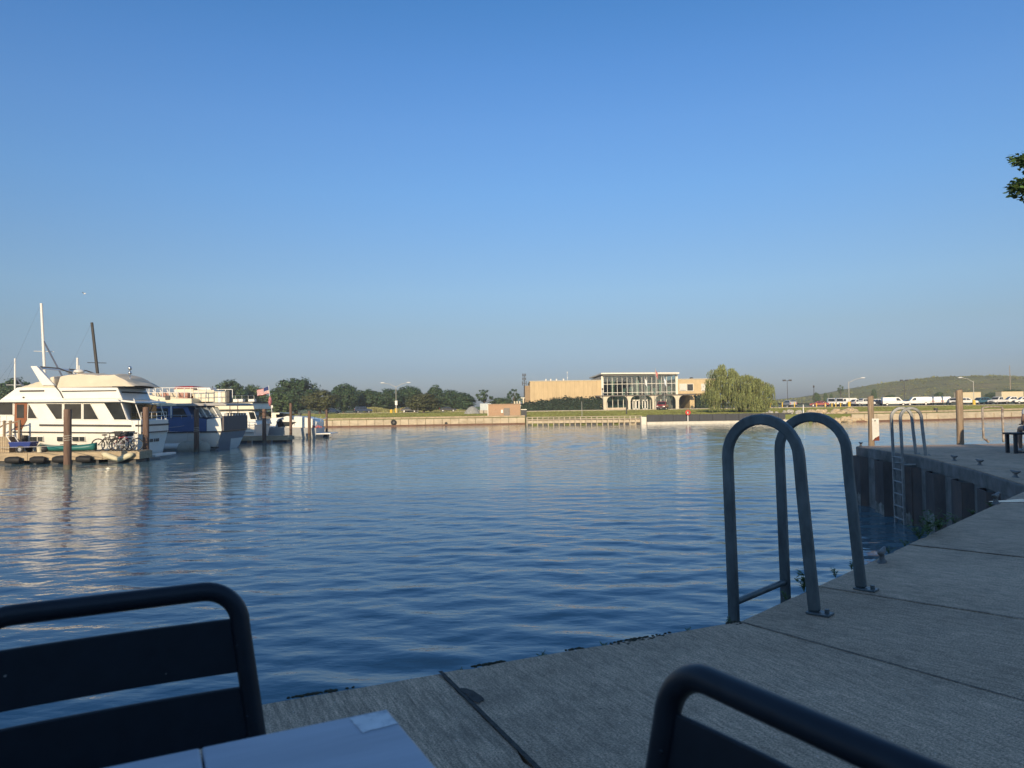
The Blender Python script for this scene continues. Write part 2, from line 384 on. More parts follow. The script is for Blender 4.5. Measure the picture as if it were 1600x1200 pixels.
# sheet pile wall and concrete cap below the quay edge: corrugated steel, one part for each pan
wall_line = [A_END, K, C] + PW[1:] + [Vector((20, 20.4))]
def pile_run(p0, p1, parent, w=0.74):
    d = (p1 - p0); L = d.length; u = d / L; n = Vector((-u.y, u.x))       # towards the water
    k = max(1, round(L / w)); w = L / k; mbp = []
    for i in range(k):
        base = p0 + u * (i * w)
        off = 0.16 if i % 2 == 0 else -0.10
        nxt = -0.10 if i % 2 == 0 else 0.16
        pts = [base + u * (w * 0.12) + n * off, base + u * (w * 0.82) + n * off, base + u * (w * 1.12) + n * nxt]
        m = MB()
        for a, b in zip(pts[:-1], pts[1:]):
            q = [a, b, b - n * 0.02, a - n * 0.02]; m.slab([tuple(x) for x in q], -2.6, -0.24)
        build('sheet_pile', m, M_PILE_STEEL, parent)
        h = random.uniform(0.22, 0.5); m = MB()
        a, b = pts[0] + n * 0.006, pts[1] + n * 0.006
        vs = []
        kk = 8
        for j in range(kk + 1):
            p = a.lerp(b, j / kk); zt = WATER + h + random.uniform(-0.06, 0.06)
            vs += [(p.x, p.y, WATER - 0.3), (p.x, p.y, zt)]
        m.add(vs, [(2 * j, 2 * j + 2, 2 * j + 3, 2 * j + 1) for j in range(kk)])
        build('scale_patch', m, M_SCALE, parent)
pw = thing('sheet_pile_wall', 'rusty corrugated sheet pile wall under the concrete quay edge by the pier', 'wall', (C.x, C.y, WATER))
for i in range(2, len(wall_line) - 1): pile_run(wall_line[i], wall_line[i + 1], pw)
nw = thing('sheet_pile_wall', 'sheet pile wall below the near quay edge, under the tall ladder hoops', 'wall', (K.x, K.y, WATER))
for i in range(0, 2): pile_run(wall_line[i], wall_line[i + 1], nw, 2.4)
def cap_run(p0, p1, parent):
    u = (p1 - p0).normalized(); n = Vector((-u.y, u.x)); q = [p0 - u * 0.02, p1 + u * 0.02]
    m = MB().slab([tuple(q[0] + n * 0.015 - n * 0.4), tuple(q[0] + n * 0.015), tuple(q[1] + n * 0.015), tuple(q[1] + n * 0.015 - n * 0.4)], -0.26, -0.012)
    build('edge_cap', m, M_CAP, parent, bevel=0.02)
for i in range(2, len(wall_line) - 1): cap_run(wall_line[i], wall_line[i + 1], pw)
for i in range(0, 2): cap_run(wall_line[i], wall_line[i + 1], nw)

# dark tar patch in the wide joint and the puddle
def blob(name, c, rx, ry, z, m, parent=None, rot=0, seed=0, n=40, amp=0.35):
    rnd = random.Random(seed); ph = [(rnd.uniform(0, 6.28), k, rnd.uniform(0.2, 1) / k) for k in range(2, 9)]
    pts = []
    for i in range(n):
        t = 2 * math.pi * i / n; q = 1 + amp * sum(a * math.sin(k * t + p) for p, k, a in ph)
        x, y = rx * q * math.cos(t), ry * q * math.sin(t); pts.append((c[0] + x * math.cos(rot) - y * math.sin(rot), c[1] + x * math.sin(rot) + y * math.cos(rot), z))
    return build(name, MB().add(pts + [(c[0], c[1], z)], [(i, (i + 1) % n, n) for i in range(n)]), m, parent)
M_TAR = mat('joint_tar', (0.05, 0.046, 0.04), 0.8, var=0.4, scale=30, bump=0.4, bscale=80)
ja = K - UA * 1.72
st = blob('tar_patch', (ja + NA * 0.33 + UA * 0.03).to_tuple(), 0.028, 0.08, 0.006, M_TAR, rot=math.atan2(NA.y, NA.x) - math.pi / 2, seed=5, amp=0.45)
tag(st, 'dark tar stain over the wide slab joint beside the table', 'stain')
jt = MB()
for i in range(40):
    a = ja + NA * (i * 0.05); b = ja + NA * ((i + 1) * 0.05)
    w = 0.0095
    jt.add([(*(a - UA * w), 0.0045), (*(a + UA * w), 0.0045), (*(b + UA * w), 0.0045), (*(b - UA * w), 0.0045)], [(0, 1, 2, 3)])
tag(build('joint_sealant', jt, M_TAR, weld=True), 'dark sealant strip along the wide joint between the near slabs', 'sealant')
JN = [(K, J2, 'dark joint line at the quay kink by the ladder foot'), (K + UB * 1.05, NB, 'dark joint line beyond the big ladder, running to the right edge'), (K + UB * 2.93, NB, 'thin joint line beyond the near cleat'), (K + UB * 4.85, NB, 'farthest thin joint line before the pier corner')]
for p_, d_, lb_ in JN:
    q_ = Vector((-d_.y, d_.x)); js = MB()
    for i in range(46):
        a, b = p_ + d_ * (0.02 + i * 0.1), p_ + d_ * (0.02 + (i + 1) * 0.1); w = 0.0042
        js.add([(*(a - q_ * w), 0.0042), (*(a + q_ * w), 0.0042), (*(b + q_ * w), 0.0042), (*(b - q_ * w), 0.0042)], [(0, 1, 2, 3)])
    tag(build('joint_sealant', js, M_TAR, weld=True), lb_, 'sealant', 'slab joint lines')
M_PUDDLE = mat('puddle_water', (0.07, 0.07, 0.07), 0.14, var=0.1, spec=0.4)
pp = G(1624, 781.5)
tag(blob('puddle', (pp.x, pp.y), 0.62, 0.11, 0.006, M_PUDDLE, rot=R(10), seed=3), 'thin puddle reflecting the sky on the quay beside the pier corner', 'puddle')

# ------------------------------------------------------------------ unseen building added behind the viewer to shade quay and near water
def shade_building():
    t = thing('unseen_shade_building', 'unseen long building added behind the viewer to shade the quay and near water', 'building', (25, -30, 0))
    W = mat('shade_building_wall', (0.22, 0.20, 0.18), 0.8)
    build('wall', MB().b2((-62, -40, -0.05), (60, -27, 12.4)), W, t)  # height, setback and leftward length chosen for the shadow it throws
    build('roof', MB().b2((-62.6, -40.5, 12.4), (60.6, -26.3, 13.2)), mat('shade_building_roof', (0.08, 0.08, 0.085), 0.8), t)
    for i in range(48):
        x = -6 + (i % 16) * 4.1; z = 0.8 + (i // 16) * 3.0
        w = build('window', MB().b2((x, -27.02, z), (x + 2.6, -26.97, z + 1.8)), M_TRIM, t)
        build('pane', MB().b2((x + 0.1, -27.0, z + 0.1), (x + 2.5, -26.95, z + 1.7)), M_DARKGLASS, w)
shade_building()

# ------------------------------------------------------------------ far land
SX = [-600, -160, -28, -2.5, -2.4, 1.9, 2.0, 17.3, 17.6, 38, 40, 44, 56, 75, 160, 600]
SY = [170, 120, 109.3, 111.0, 111.0, 111.0, 102.6, 100.6, 100.0, 99.0, 98.2, 96.5, 98.0, 106.5, 128, 220]
def shore(x): return interp(x, SX, SY)
def land_z(x, y):
    d = y - shore(x)
    z = interp(d, [0, 3, 12, 60, 80, 200, 5000], [-0.42, -0.40, -0.36, -0.12, -0.06, 0.0, 0.0])
    return z
def make_land():
    xs = sorted(set([-6000, -2500, -1200, -600, -400, -300, -230] + [round(-200 + 4 * i) for i in range(0, 101)] + [230, 300, 400, 600, 1200, 2500, 6000] + [-2.5, 1.9, 2.0, 17.3, 17.6]))
    ds = [0, 1.5, 3, 6, 12, 20, 30, 45, 60, 80, 110, 150, 220, 400, 900, 2500, 7000]
    mb = MB(); n = len(xs)
    vs = []
    for d in ds:
        for x in xs:
            y = shore(x) + d; vs.append((x, y, land_z(x, y)))
    mb.add(vs, [(j * n + i, j * n + i + 1, (j + 1) * n + i + 1, (j + 1) * n + i) for j in range(len(ds) - 1) for i in range(n - 1)])
    vs = []
    for x in xs: y = shore(x) + 0.05; vs += [(x, y, -0.43), (x, y, -3)]
    mb.add(vs, [(2 * i, 2 * i + 1, 2 * i + 3, 2 * i + 2) for i in range(n - 1)])
    g = mat('lawn_grass', (0.14, 0.165, 0.045), 0.95, var=0.3, scale=0.16, dirt=(0.16, 0.15, 0.06), dscale=0.06, damt=0.6, bump=0.6, bscale=3)
    structure(build('far_lawn', mb, g, weld=None))
make_land()
M_ASPH = mat('asphalt', (0.06, 0.06, 0.062), 0.9, var=0.15, scale=0.5)
M_PATH = mat('pale_path_concrete', (0.42, 0.37, 0.29), 0.9, var=0.12, scale=0.6)
def sheet(name, pts, m, dz, thick=0.0):
    mb = MB(); k = 24; (x0, y0a, y0b), (x1, y1a, y1b) = pts
    vs = []
    for i in range(k + 1):
        q = i / k; x = x0 + (x1 - x0) * q
        for y in (y0a + (y1a - y0a) * q, y0b + (y1b - y0b) * q): vs.append((x, y, land_z(x, y) + dz))
    f = [(2 * i, 2 * i + 2, 2 * i + 3, 2 * i + 1) for i in range(k)]
    mb.add(vs, f)
    if thick:
        vs = []
        for i in range(k + 1): v = mb.v[2 * i]; vs += [(v[0], v[1], v[2]), (v[0], v[1], v[2] - thick)]
        mb.add(vs, [(2 * i, 2 * i + 1, 2 * i + 3, 2 * i + 2) for i in range(k)])
    return structure(build(name, mb, m, weld=None))
sheet('parking_lot', ((58, 168, 225), (190, 172, 225)), M_ASPH, 0.03)
sheet('road', ((-120, 196, 204), (-8, 190, 197)), M_ASPH, 0.03)
sheet('kerb', ((-120, 195.6, 196), (-8, 189.6, 190)), M_PATH, 0.14, 0.16)
sheet('path', ((2, 167.5, 170.5), (70, 165.5, 168.5)), M_PATH, 0.20, 0.24)
sheet('kerb', ((58, 167, 168), (190, 171, 172)), M_PATH, 0.14, 0.16)

# ------------------------------------------------------------------ hill
def make_hill():
    px = [1150, 1205, 1240, 1290, 1330, 1365, 1400, 1440, 1480, 1530, 1580, 1600, 1640, 1700, 1800]
    py = [632, 627.5, 623, 618, 611, 603, 597, 592, 589, 587.5, 590, 592.5, 597, 606, 622]
    xs = np.linspace(140, 420, 150); rows = 26
    vs = []; rng = random.Random(2)
    def crest(x): return max(0.02, D(interp(800 + FPX * x / 420.0, px, px), interp(800 + FPX * x / 420.0, px, py), 420).z)
    from mathutils import noise as NZ
    for j in range(rows + 1):
        t = j / rows; y = 300 + 240 * t
        prof = math.sin(min(1, t / 0.5) * math.pi / 2) ** 1.25 if t <= 0.5 else math.cos((t - 0.5) / 0.5 * math.pi / 2)
        for x in xs:
            z = crest(x) * prof
            z += 0.5 * prof * NZ.noise(Vector((x * 0.06, y * 0.06, 1))) + 0.22 * NZ.noise(Vector((x * 0.3, y * 0.3, 4))) - (0.6 if j in (0, rows) else 0)
            vs.append((x, y, z))
    n = len(xs)
    g = mat('hill_meadow', (0.17, 0.175, 0.065), 0.95, var=0.35, scale=0.06, bump=1.0, bscale=0.8, dirt=(0.25, 0.20, 0.10), dscale=0.035, damt=0.7)
    structure(build('hill', MB().add(vs, [(j * n + i, j * n + i + 1, (j + 1) * n + i + 1, (j + 1) * n + i) for j in range(rows) for i in range(n - 1)]), g, smooth=True, weld=None))
make_hill()
# ------------------------------------------------------------------ near ladder with two tall hoops
def arc_hoop(w, h, leg_in, leg_out, n=14):
    """inverted U in local x,z: x=0 water leg, x=w land leg; returns the path"""
    tw = w * 0.90; x0 = -w * 0.03; r = tw / 2; pts = [(0.03 * w, leg_out), (0, 0.0), (x0 * 0.8, h - r - 0.2)]
    for i in range(n + 1):
        a = math.pi - math.pi * i / n; pts.append((x0 + r + r * math.cos(a), h - r + r * math.sin(a)))
    pts += [(x0 + tw + (w - tw - x0) * 0.2, h - r - 0.2), (w, leg_in)]
    return pts
def hoop_ladder(name, label, foot, u, nin, w, h, space, depth_down, m, sec, rungs, lean=0.0, bracket=False):
    """foot: land foot of the first hoop; u along the edge to the second; nin: towards the water"""
    t = thing(name, label, 'ladder', (foot.x, foot.y, 0.0), group='quay ladders')
    def P(along, out, z): q = foot + u * along + nin * (w - out); return (q.x + lean * 0, q.y, z)
    sw, st = sec; rect = [(-sw / 2, -st / 2), (sw / 2, -st / 2), (sw / 2, st / 2), (-sw / 2, st / 2)]
    for k in range(2):
        pts = [P(k * space, x, z) for x, z in arc_hoop(w, h, 0.012, -depth_down)]
        o = build('hoop_rail', MB().sweep(pts, rect, up=(u.x, u.y, 0)), m, t, bevel=min(sw, st) * 0.22)
        c = Vector(P(k * space, w, 0.008)); pl = MB().box((c.x + -nin.x * 0.03, c.y - nin.y * 0.03, 0.006), (0.13, 0.09, 0.012), math.atan2(nin.y, nin.x))
        b = build('base_plate', pl, m, t, bevel=0.003)
        q = c - Vector((nin.x, nin.y, 0)) * 0.07
        build('anchor_bolt', MB().cyl((q.x, q.y, 0.012), (q.x, q.y, 0.035), 0.013, n=6), m, b)
    for z in rungs:
        build('rung', MB().cyl(P(0.0, 0, z), P(space, 0, z), 0.021 if not bracket else 0.019, n=10), m, t, smooth='auto')
    if bracket:
        for z in (-0.20,):
            for k in (0, 1): build('wall_bracket', MB().tube([P(k * space, 0, z), P(k * space, 0.30, z)], 0.03, 6), m, t)
    return t
WB = Vector((-NB.x, -NB.y))
hoop_ladder('quay_ladder', 'large near quay ladder with two tall dark steel hoops at the quay kink', Vector((1.70, 4.22)), UB, WB, 0.50, 1.10, 0.73, 1.9, M_LADDER,
            (0.064, 0.043), [-0.03, -0.33, -0.63, -0.93, -1.23, -1.53])
up = (PW[2] - PW[1]).normalized(); npw = Vector((-up.y, up.x))
up = (PW[3] - PW[2]).normalized(); npw = Vector((-up.y, up.x)); pl = PW[2].lerp(PW[3], 0.055)
hoop_ladder('quay_ladder', 'smaller distant ladder with grey hoops on the rusty pier wall', pl - npw * 0.20, up, npw, 0.48, 1.03, 0.50, 2.0, M_GALV,
            (0.06, 0.05), [-0.05 - 0.27 * i for i in range(7)], bracket=True)

# ------------------------------------------------------------------ cleats
def cleat(p, rz, label, s=1.0):
    t = thing('mooring_cleat', label, 'cleat', (p.x, p.y, 0), rz, 'mooring cleats along the quay')
    t.scale = (s, s, s)
    build('base', MB().loft([[(x * 0.11, y * 0.045, 0) for x, y in CIRC], [(x * 0.10, y * 0.04, 0.015) for x, y in CIRC], [(x * 0.055, y * 0.028, 0.03) for x, y in CIRC], [(x * 0.045, y * 0.024, 0.07) for x, y in CIRC], [(x * 0.06, y * 0.03, 0.10) for x, y in CIRC]]), M_CAST, t, local=True, smooth='auto')
    build('horn', MB().tube([(-0.17, 0, 0.125), (-0.13, 0, 0.115), (-0.05, 0, 0.098), (0.05, 0, 0.098), (0.13, 0, 0.115), (0.17, 0, 0.125)], 0.026, 8, taper=[0.5, 0.8, 1.15, 1.15, 0.8, 0.5]), M_CAST, t, local=True, smooth=True)
CIRC = [(math.cos(2 * math.pi * i / 12), math.sin(2 * math.pi * i / 12)) for i in range(12)]
angB = math.atan2(UB.y, UB.x)
cleat(G(1378, 878), angB + 0.15, 'iron mooring cleat just right of the big near ladder', 0.72)
cleat(G(1556, 787), angB, 'mooring cleat on the near quay edge close to the pier corner', 0.9)
ap_ = math.atan2(up.y, up.x)
for (x, y), lb in (((1491, 720), 'mooring cleat on the pier edge right of the distant ladder'), ((1531, 727), 'mooring cleat on the pier between the distant ladder and the corner'),
                   ((1587, 746), 'mooring cleat on the pier edge nearest the corner'), ((1345, 697), 'mooring cleat at the outer tip of the pier')):
    cleat(G(x, y), ap_, lb, 0.8)

# ------------------------------------------------------------------ timber posts at the pier end
def timber_post(px, py, top, w, label, plate=False):
    p = G(px, py); y = p.y; zt = D(px, top, y).z
    t = thing('timber_post', label, 'post', (p.x, p.y, 0), group='timber posts on the pier end')
    r = w / 2; rings = []
    for z, k in ((-1.9, 1.05), (-0.3, 1.02), (0.5, 1.0), (zt - 0.03, 0.97), (zt, 0.86)):
        rings.append([(p.x + r * k * c + 0.012 * math.sin(z * 3 + i), p.y + r * k * s_, z + (0.02 * c if z == zt else 0)) for i, (c, s_) in enumerate(CIRC)])
    build('shaft', MB().loft(rings), M_TIMBER, t, smooth='auto')
    if plate:
        a = build('sign_plate', MB().b2((p.x - 0.02, y - r - 0.02, 0.12), (p.x + 0.17, y - r - 0.006, 0.72)), mat('white_sign', (0.7, 0.68, 0.63), 0.5, dirt=(0.4, 0.3, 0.22), dscale=6, damt=0.6), t, bevel=0.004)
        for q in (0.66, 0.18): build('bolt', MB().cyl((p.x + 0.06, y - r - 0.02, q), (p.x + 0.06, y - r - 0.035, q), 0.018, n=8), M_TRIM, a)
        build('rust_corner', MB().prism([(p.x - 0.02, 0.115), (p.x + 0.168, 0.115), (p.x + 0.168, 0.25), (p.x + 0.05, 0.19)], y - r - 0.024, y - r - 0.021), mat('rust_red', (0.16, 0.045, 0.025), 0.9, var=0.4), a)
timber_post(1362, 695, 619, 0.155, 'shorter timber post at the pier tip carrying a white plate', True)
timber_post(1501, 694, 609, 0.175, 'taller bare timber post on the pier end, second from the tip')

# ------------------------------------------------------------------ thin rusty pipe frame at the pier end
def pipe_frame():
    p0, p1 = G(1537, 692), G(1566, 692); y = (p0.y + p1.y) / 2 + 0.3
    t = thing('pipe_rail', 'thin rusty pipe handrail frame standing between the timber post and the bench', 'handrail', (p0.x, y, 0))
    m = mat('flaking_pipe', (0.33, 0.29, 0.25), 0.7, var=0.4, scale=12, stretch=(1, 1, 0.6), dirt=(0.10, 0.045, 0.03), dscale=7, damt=0.9)
    for q, nm in ((1535, 0), (1566, 1)):
        b = D(q + 2, 692, y); tp = D(q, 637, y)
        pts = [(tp.x, y, tp.z), (tp.x * 0.7 + b.x * 0.3, y, tp.z * 0.5), (b.x, y, 0.12)]
        if nm == 0: pts += [(b.x + 0.06, y - 0.02, 0.07), (b.x + 0.12, y - 0.05, 0.0)]
        else: pts += [(b.x, y, 0.0)]
        build('upright', MB().tube(pts, 0.03, 8), m, t, smooth=True)
    a, b = D(1535, 637, y), D(1566, 636, y)
    build('top_rail', MB().tube([a, (a + b) / 2 + Vector((0, 0, 0.02)), b], 0.022, 8), m, t, smooth=True)
pipe_frame()

# ------------------------------------------------------------------ bench and seated person
BP = G(1592, 708)
def bench():
    t = thing('pier_bench', 'dark backless bench on the pier at the right edge', 'bench', (BP.x, BP.y, 0), R(-4))
    m = mat('dark_bench_steel', (0.025, 0.028, 0.035), 0.5)
    L = 1.5
    for i in range(4): build('seat_slat', MB().b2((-0.22, -0.2 + i * 0.105, 0.415), (-0.22 + L, -0.11 + i * 0.105, 0.455)), m, t, local=True, bevel=0.006)
    for x in (-0.15, 0.30, -0.22 + L - 0.12):
        build('leg', MB().b2((x - 0.03, -0.18, 0.0), (x + 0.03, -0.12, 0.415)), m, t, local=True)
        build('leg', MB().b2((x - 0.03, 0.12, 0.0), (x + 0.03, 0.18, 0.415)), m, t, local=True)
    build('foot_rail', MB().b2((-0.15, -0.165, 0.012), (L - 0.34, -0.135, 0.04)), m, t, local=True)
bench()
def skin(name, joints, edges, m, parent, root=0, sub=2):
    me = bpy.data.meshes.new(name); me.from_pydata([j[:3] for j in joints], edges, [])
    o = link(name, me, m, parent)
    sk = o.modifiers.new('skin', 'SKIN'); sk.use_smooth_shade = True
    for i, j in enumerate(joints):
        d = me.skin_vertices[0].data[i]; d.radius = (j[3], j[4] if len(j) > 4 else j[3]); d.use_root = (i == root)
    o.modifiers.new('sub', 'SUBSURF').levels = sub; o.modifiers['sub'].render_levels = sub
    return o
def person():
    p = BP + Vector((0.40, 0.0, 0)).xyz
    t = thing('person', 'seated person with long dark hair, white top and denim shorts on the bench', 'person', (p.x, p.y, 0), R(-8))
    SK = mat('skin', (0.48, 0.29, 0.2), 0.55, var=0.05)
    z0 = 0.46
    J = [(0, 0, z0 + 0.10, 0.155, 0.11), (0, 0.0, z0 + 0.28, 0.125, 0.09), (0, 0.03, z0 + 0.45, 0.15, 0.10), (0, 0.03, z0 + 0.56, 0.09, 0.08), (0, 0.035, z0 + 0.63, 0.05), (0, 0.05, z0 + 0.72, 0.075, 0.085), (0, 0.05, z0 + 0.83, 0.07, 0.085),
         (-0.1, 0.06, z0 + 0.08, 0.095), (-0.11, 0.44, z0 + 0.07, 0.062), (-0.11, 0.47, z0 - 0.15, 0.055), (-0.10, 0.45, 0.09, 0.036), (-0.10, 0.56, 0.04, 0.035),
         (0.1, 0.06, z0 + 0.08, 0.095), (0.11, 0.44, z0 + 0.07, 0.062), (0.11, 0.47, z0 - 0.15, 0.055), (0.10, 0.45, 0.09, 0.036), (0.10, 0.56, 0.04, 0.035),
         (-0.19, 0.03, z0 + 0.50, 0.05), (-0.23, 0.07, z0 + 0.26, 0.038), (-0.14, 0.27, z0 + 0.18, 0.028), (-0.11, 0.33, z0 + 0.165, 0.024, 0.015),
         (0.19, 0.03, z0 + 0.50, 0.05), (0.23, 0.07, z0 + 0.26, 0.038), (0.14, 0.27, z0 + 0.18, 0.028), (0.11, 0.33, z0 + 0.165, 0.024, 0.015)]
    E_ = [(0, 1), (1, 2), (2, 3), (3, 4), (4, 5), (5, 6), (0, 7), (7, 8), (8, 9), (9, 10), (10, 11), (0, 12), (12, 13), (13, 14), (14, 15), (15, 16), (3, 17), (17, 18), (18, 19), (19, 20), (3, 21), (21, 22), (22, 23), (23, 24)]
    for s_, w in ((-1, 20), (1, 24)):
        for k in range(5):
            a = len(J); bx, by, bz = J[w][:3]; sp = (k - 2) * 0.017
            if k == 0: J += [(bx - s_ * 0.035, by + 0.0, bz, 0.009), (bx - s_ * 0.055, by + 0.03, bz - 0.01, 0.008)]
            else: J += [(bx + sp * s_, by + 0.055, bz + 0.004, 0.009), (bx + sp * s_, by + 0.08 + 0.01 * (k in (2, 3)), bz - 0.014, 0.008)]
            E_ += [(w, a), (a, a + 1)]
    skin('body', J, E_, SK, t)
    TOP = mat('white_top', (0.62, 0.62, 0.64), 0.85, var=0.08); DEN = mat('denim', (0.10, 0.16, 0.26), 0.85, var=0.3, scale=40); HAIR = mat('dark_hair', (0.018, 0.012, 0.010), 0.5, var=0.5, scale=60, stretch=(1, 1, 0.1))
    skin('top', [(0, 0, z0 + 0.17, 0.15, 0.115), (0, 0.0, z0 + 0.30, 0.138, 0.10), (0, 0.03, z0 + 0.45, 0.162, 0.112), (0, 0.03, z0 + 0.555, 0.11, 0.09), (-0.19, 0.03, z0 + 0.50, 0.062), (-0.215, 0.05, z0 + 0.38, 0.055), (0.19, 0.03, z0 + 0.50, 0.062), (0.215, 0.05, z0 + 0.38, 0.055)],
         [(0, 1), (1, 2), (2, 3), (3, 4), (4, 5), (3, 6), (6, 7)], TOP, t)
    skin('shorts', [(0, 0, z0 + 0.20, 0.152, 0.116), (0, 0, z0 + 0.10, 0.175, 0.125), (-0.1, 0.08, z0 + 0.085, 0.108), (-0.11, 0.26, z0 + 0.08, 0.098), (0.1, 0.08, z0 + 0.085, 0.108), (0.11, 0.26, z0 + 0.08, 0.098)],
         [(0, 1), (1, 2), (2, 3), (1, 4), (4, 5)], DEN, t)
    rings = []
    for z, rx, ry, cy in ((0.24, 0.10, 0.02, -0.135), (0.34, 0.14, 0.035, -0.125), (0.48, 0.155, 0.055, -0.10), (0.60, 0.135, 0.075, -0.055), (0.70, 0.115, 0.10, -0.015), (0.80, 0.112, 0.115, 0.02), (0.88, 0.095, 0.11, 0.035), (0.935, 0.05, 0.06, 0.04)):
        rings.append([(rx * c * (1 + 0.05 * math.sin(9 * i)), cy + ry * s_, z0 + z) for i, (c, s_) in enumerate(CIRC)])
    build('hair', MB().loft(rings), HAIR, t, local=True, smooth=True)
    for s_ in (-1, 1): build('ear', MB().ball((s_ * 0.085, 0.05, z0 + 0.76), (0.012, 0.025, 0.035), 8, 6), SK, t, local=True, smooth=True)
    build('nose', MB().ball((0, 0.145, z0 + 0.755), (0.014, 0.02, 0.022), 8, 6), SK, t, local=True, smooth=True)
    build('mouth', MB().ball((0, 0.13, z0 + 0.705), (0.025, 0.01, 0.008), 8, 6), mat('lips', (0.4, 0.15, 0.13), 0.5), t, local=True, smooth=True)
    for s_ in (-1, 1):
        build('eye', MB().ball((s_ * 0.033, 0.13, z0 + 0.79), (0.013, 0.008, 0.008), 8, 6), mat('eye', (0.05, 0.04, 0.035), 0.2), t, local=True, smooth=True)
        build('shoe', MB().ball((s_ * 0.10, 0.52, 0.045), (0.048, 0.13, 0.045), 12, 8), mat('shoe', (0.5, 0.5, 0.5), 0.7), t, local=True, smooth=True)
person()

# ------------------------------------------------------------------ cafe chairs
def chair(label, loc, rz, chips=()):
    t = thing('cafe_chair', label, 'chair', loc, rz, 'cafe chairs at the table')
    w = 0.225; H = 0.862; r = 0.0185; m = M_CHAIR
    def lean(z): return 0.205 + max(0, z - 0.42) * 0.13
    zs = [0.42, 0.55, 0.70, 0.77]
    wx = lambda z: w + max(0, 0.77 - max(z, 0.42)) * 0.12
    path = [(wx(0) + 0.012, 0.25, 0.0), (wx(0) + 0.004, 0.215, 0.3)] + [(wx(z), lean(z), z) for z in zs]
    rr = 0.07; n = 10
    for i in range(1, n + 1):
        a = math.pi / 2 * i / n; z = H - r - rr + rr * math.sin(a); path.append((w - rr + rr * math.cos(a), lean(z), z))
    full = path + [(-x, y, z) for x, y, z in path[::-1]]
    build('back_frame', MB().tube(full, r, 14), m, t, local=True, smooth=True)
    for z0, z1 in ((0.682, 0.785), (0.552, 0.654)):
        mb = MB(); nx = 10
        vs = []
        for i in range(nx + 1):
            x = -w + 2 * w * i / nx; bow = 0.012 * (1 - (x / w) ** 2)
            for dy in (-0.004, 0.004):
                for z in (z0, z1): vs.append((x * wx(z) / w, lean(z) + bow + dy, z))
        for i in range(nx):
            a = 4 * i; b = a + 4; mb_f = [(a, b, b + 1, a + 1), (a + 2, a + 3, b + 3, b + 2), (a + 1, b + 1, b + 3, a + 3), (a, a + 2, b + 2, b)]
            mb.f += mb_f
        mb.v = vs; mb.f += [(0, 1, 3, 2), (4 * nx, 4 * nx + 2, 4 * nx + 3, 4 * nx + 1)]
        build('back_slat', mb, m, t, local=True, bevel=0.0025)
    for i in range(5): build('seat_slat', MB().b2((-0.2, -0.22 + i * 0.088, 0.435), (0.2, -0.142 + i * 0.088, 0.447)), m, t, local=True, bevel=0.002)
    for s_ in (-1, 1):
        build('front_leg', MB().tube([(s_ * 0.225, -0.25, 0), (s_ * 0.215, -0.225, 0.43)], 0.016, 10), m, t, local=True, smooth=True)
        build('seat_rail', MB().tube([(s_ * 0.215, -0.225, 0.427), (s_ * 0.222, 0.2, 0.427)], 0.014, 10), m, t, local=True, smooth=True)
    if chips:
        for (cx, cz, cr) in chips:
            y_ = lean(cz) + 0.012 * (1 - (cx / w) ** 2) - 0.0047; k = 7
            build('paint_chip', MB().add([(cx + cr * (0.7 + 0.4 * math.sin(i * 2.3)) * math.cos(6.283 * i / k), y_, cz + cr * (0.9 + 0.4 * math.cos(i * 1.7)) * math.sin(6.283 * i / k)) for i in range(k)], [tuple(range(k))]), mat('bare_chip', (0.30, 0.29, 0.27), 0.7), t, local=True)
    for s_ in (-1, 1):
        for z in (0.60, 0.735): build('rivet', MB().ball((s_ * (wx(z) - 0.012), lean(z) - 0.012, z), (0.004, 0.003, 0.004), 8, 6), m, t, local=True, smooth=True)
    build('cross_rail', MB().tube([(-0.215, -0.225, 0.42), (0.215, -0.225, 0.42)], 0.013, 10), m, t, local=True, smooth=True)
TA = R(28); ux = Vector((math.cos(TA), math.sin(TA))); nn = Vector((-ux.y, ux.x))
bc = Vector((-0.555, 1.495)) - ux * 0.225; o1 = bc - nn * 0.26
chair('black metal slat back chair with its back to the water at left', (o1.x, o1.y, 0), TA, ((-0.165, 0.742, 0.003), (-0.178, 0.600, 0.0028), (-0.171, 0.588, 0.0022), (0.09, 0.70, 0.0015)))
TR = R(-61); uxr = Vector((math.cos(TR), math.sin(TR))); nr = Vector((-uxr.y, uxr.x))
bc = Vector((0.212, 1.02)) + uxr * 0.225; o2 = bc - nr * 0.26
chair('black metal chair whose rounded top rail crosses the lower right corner', (o2.x, o2.y, 0), TR)

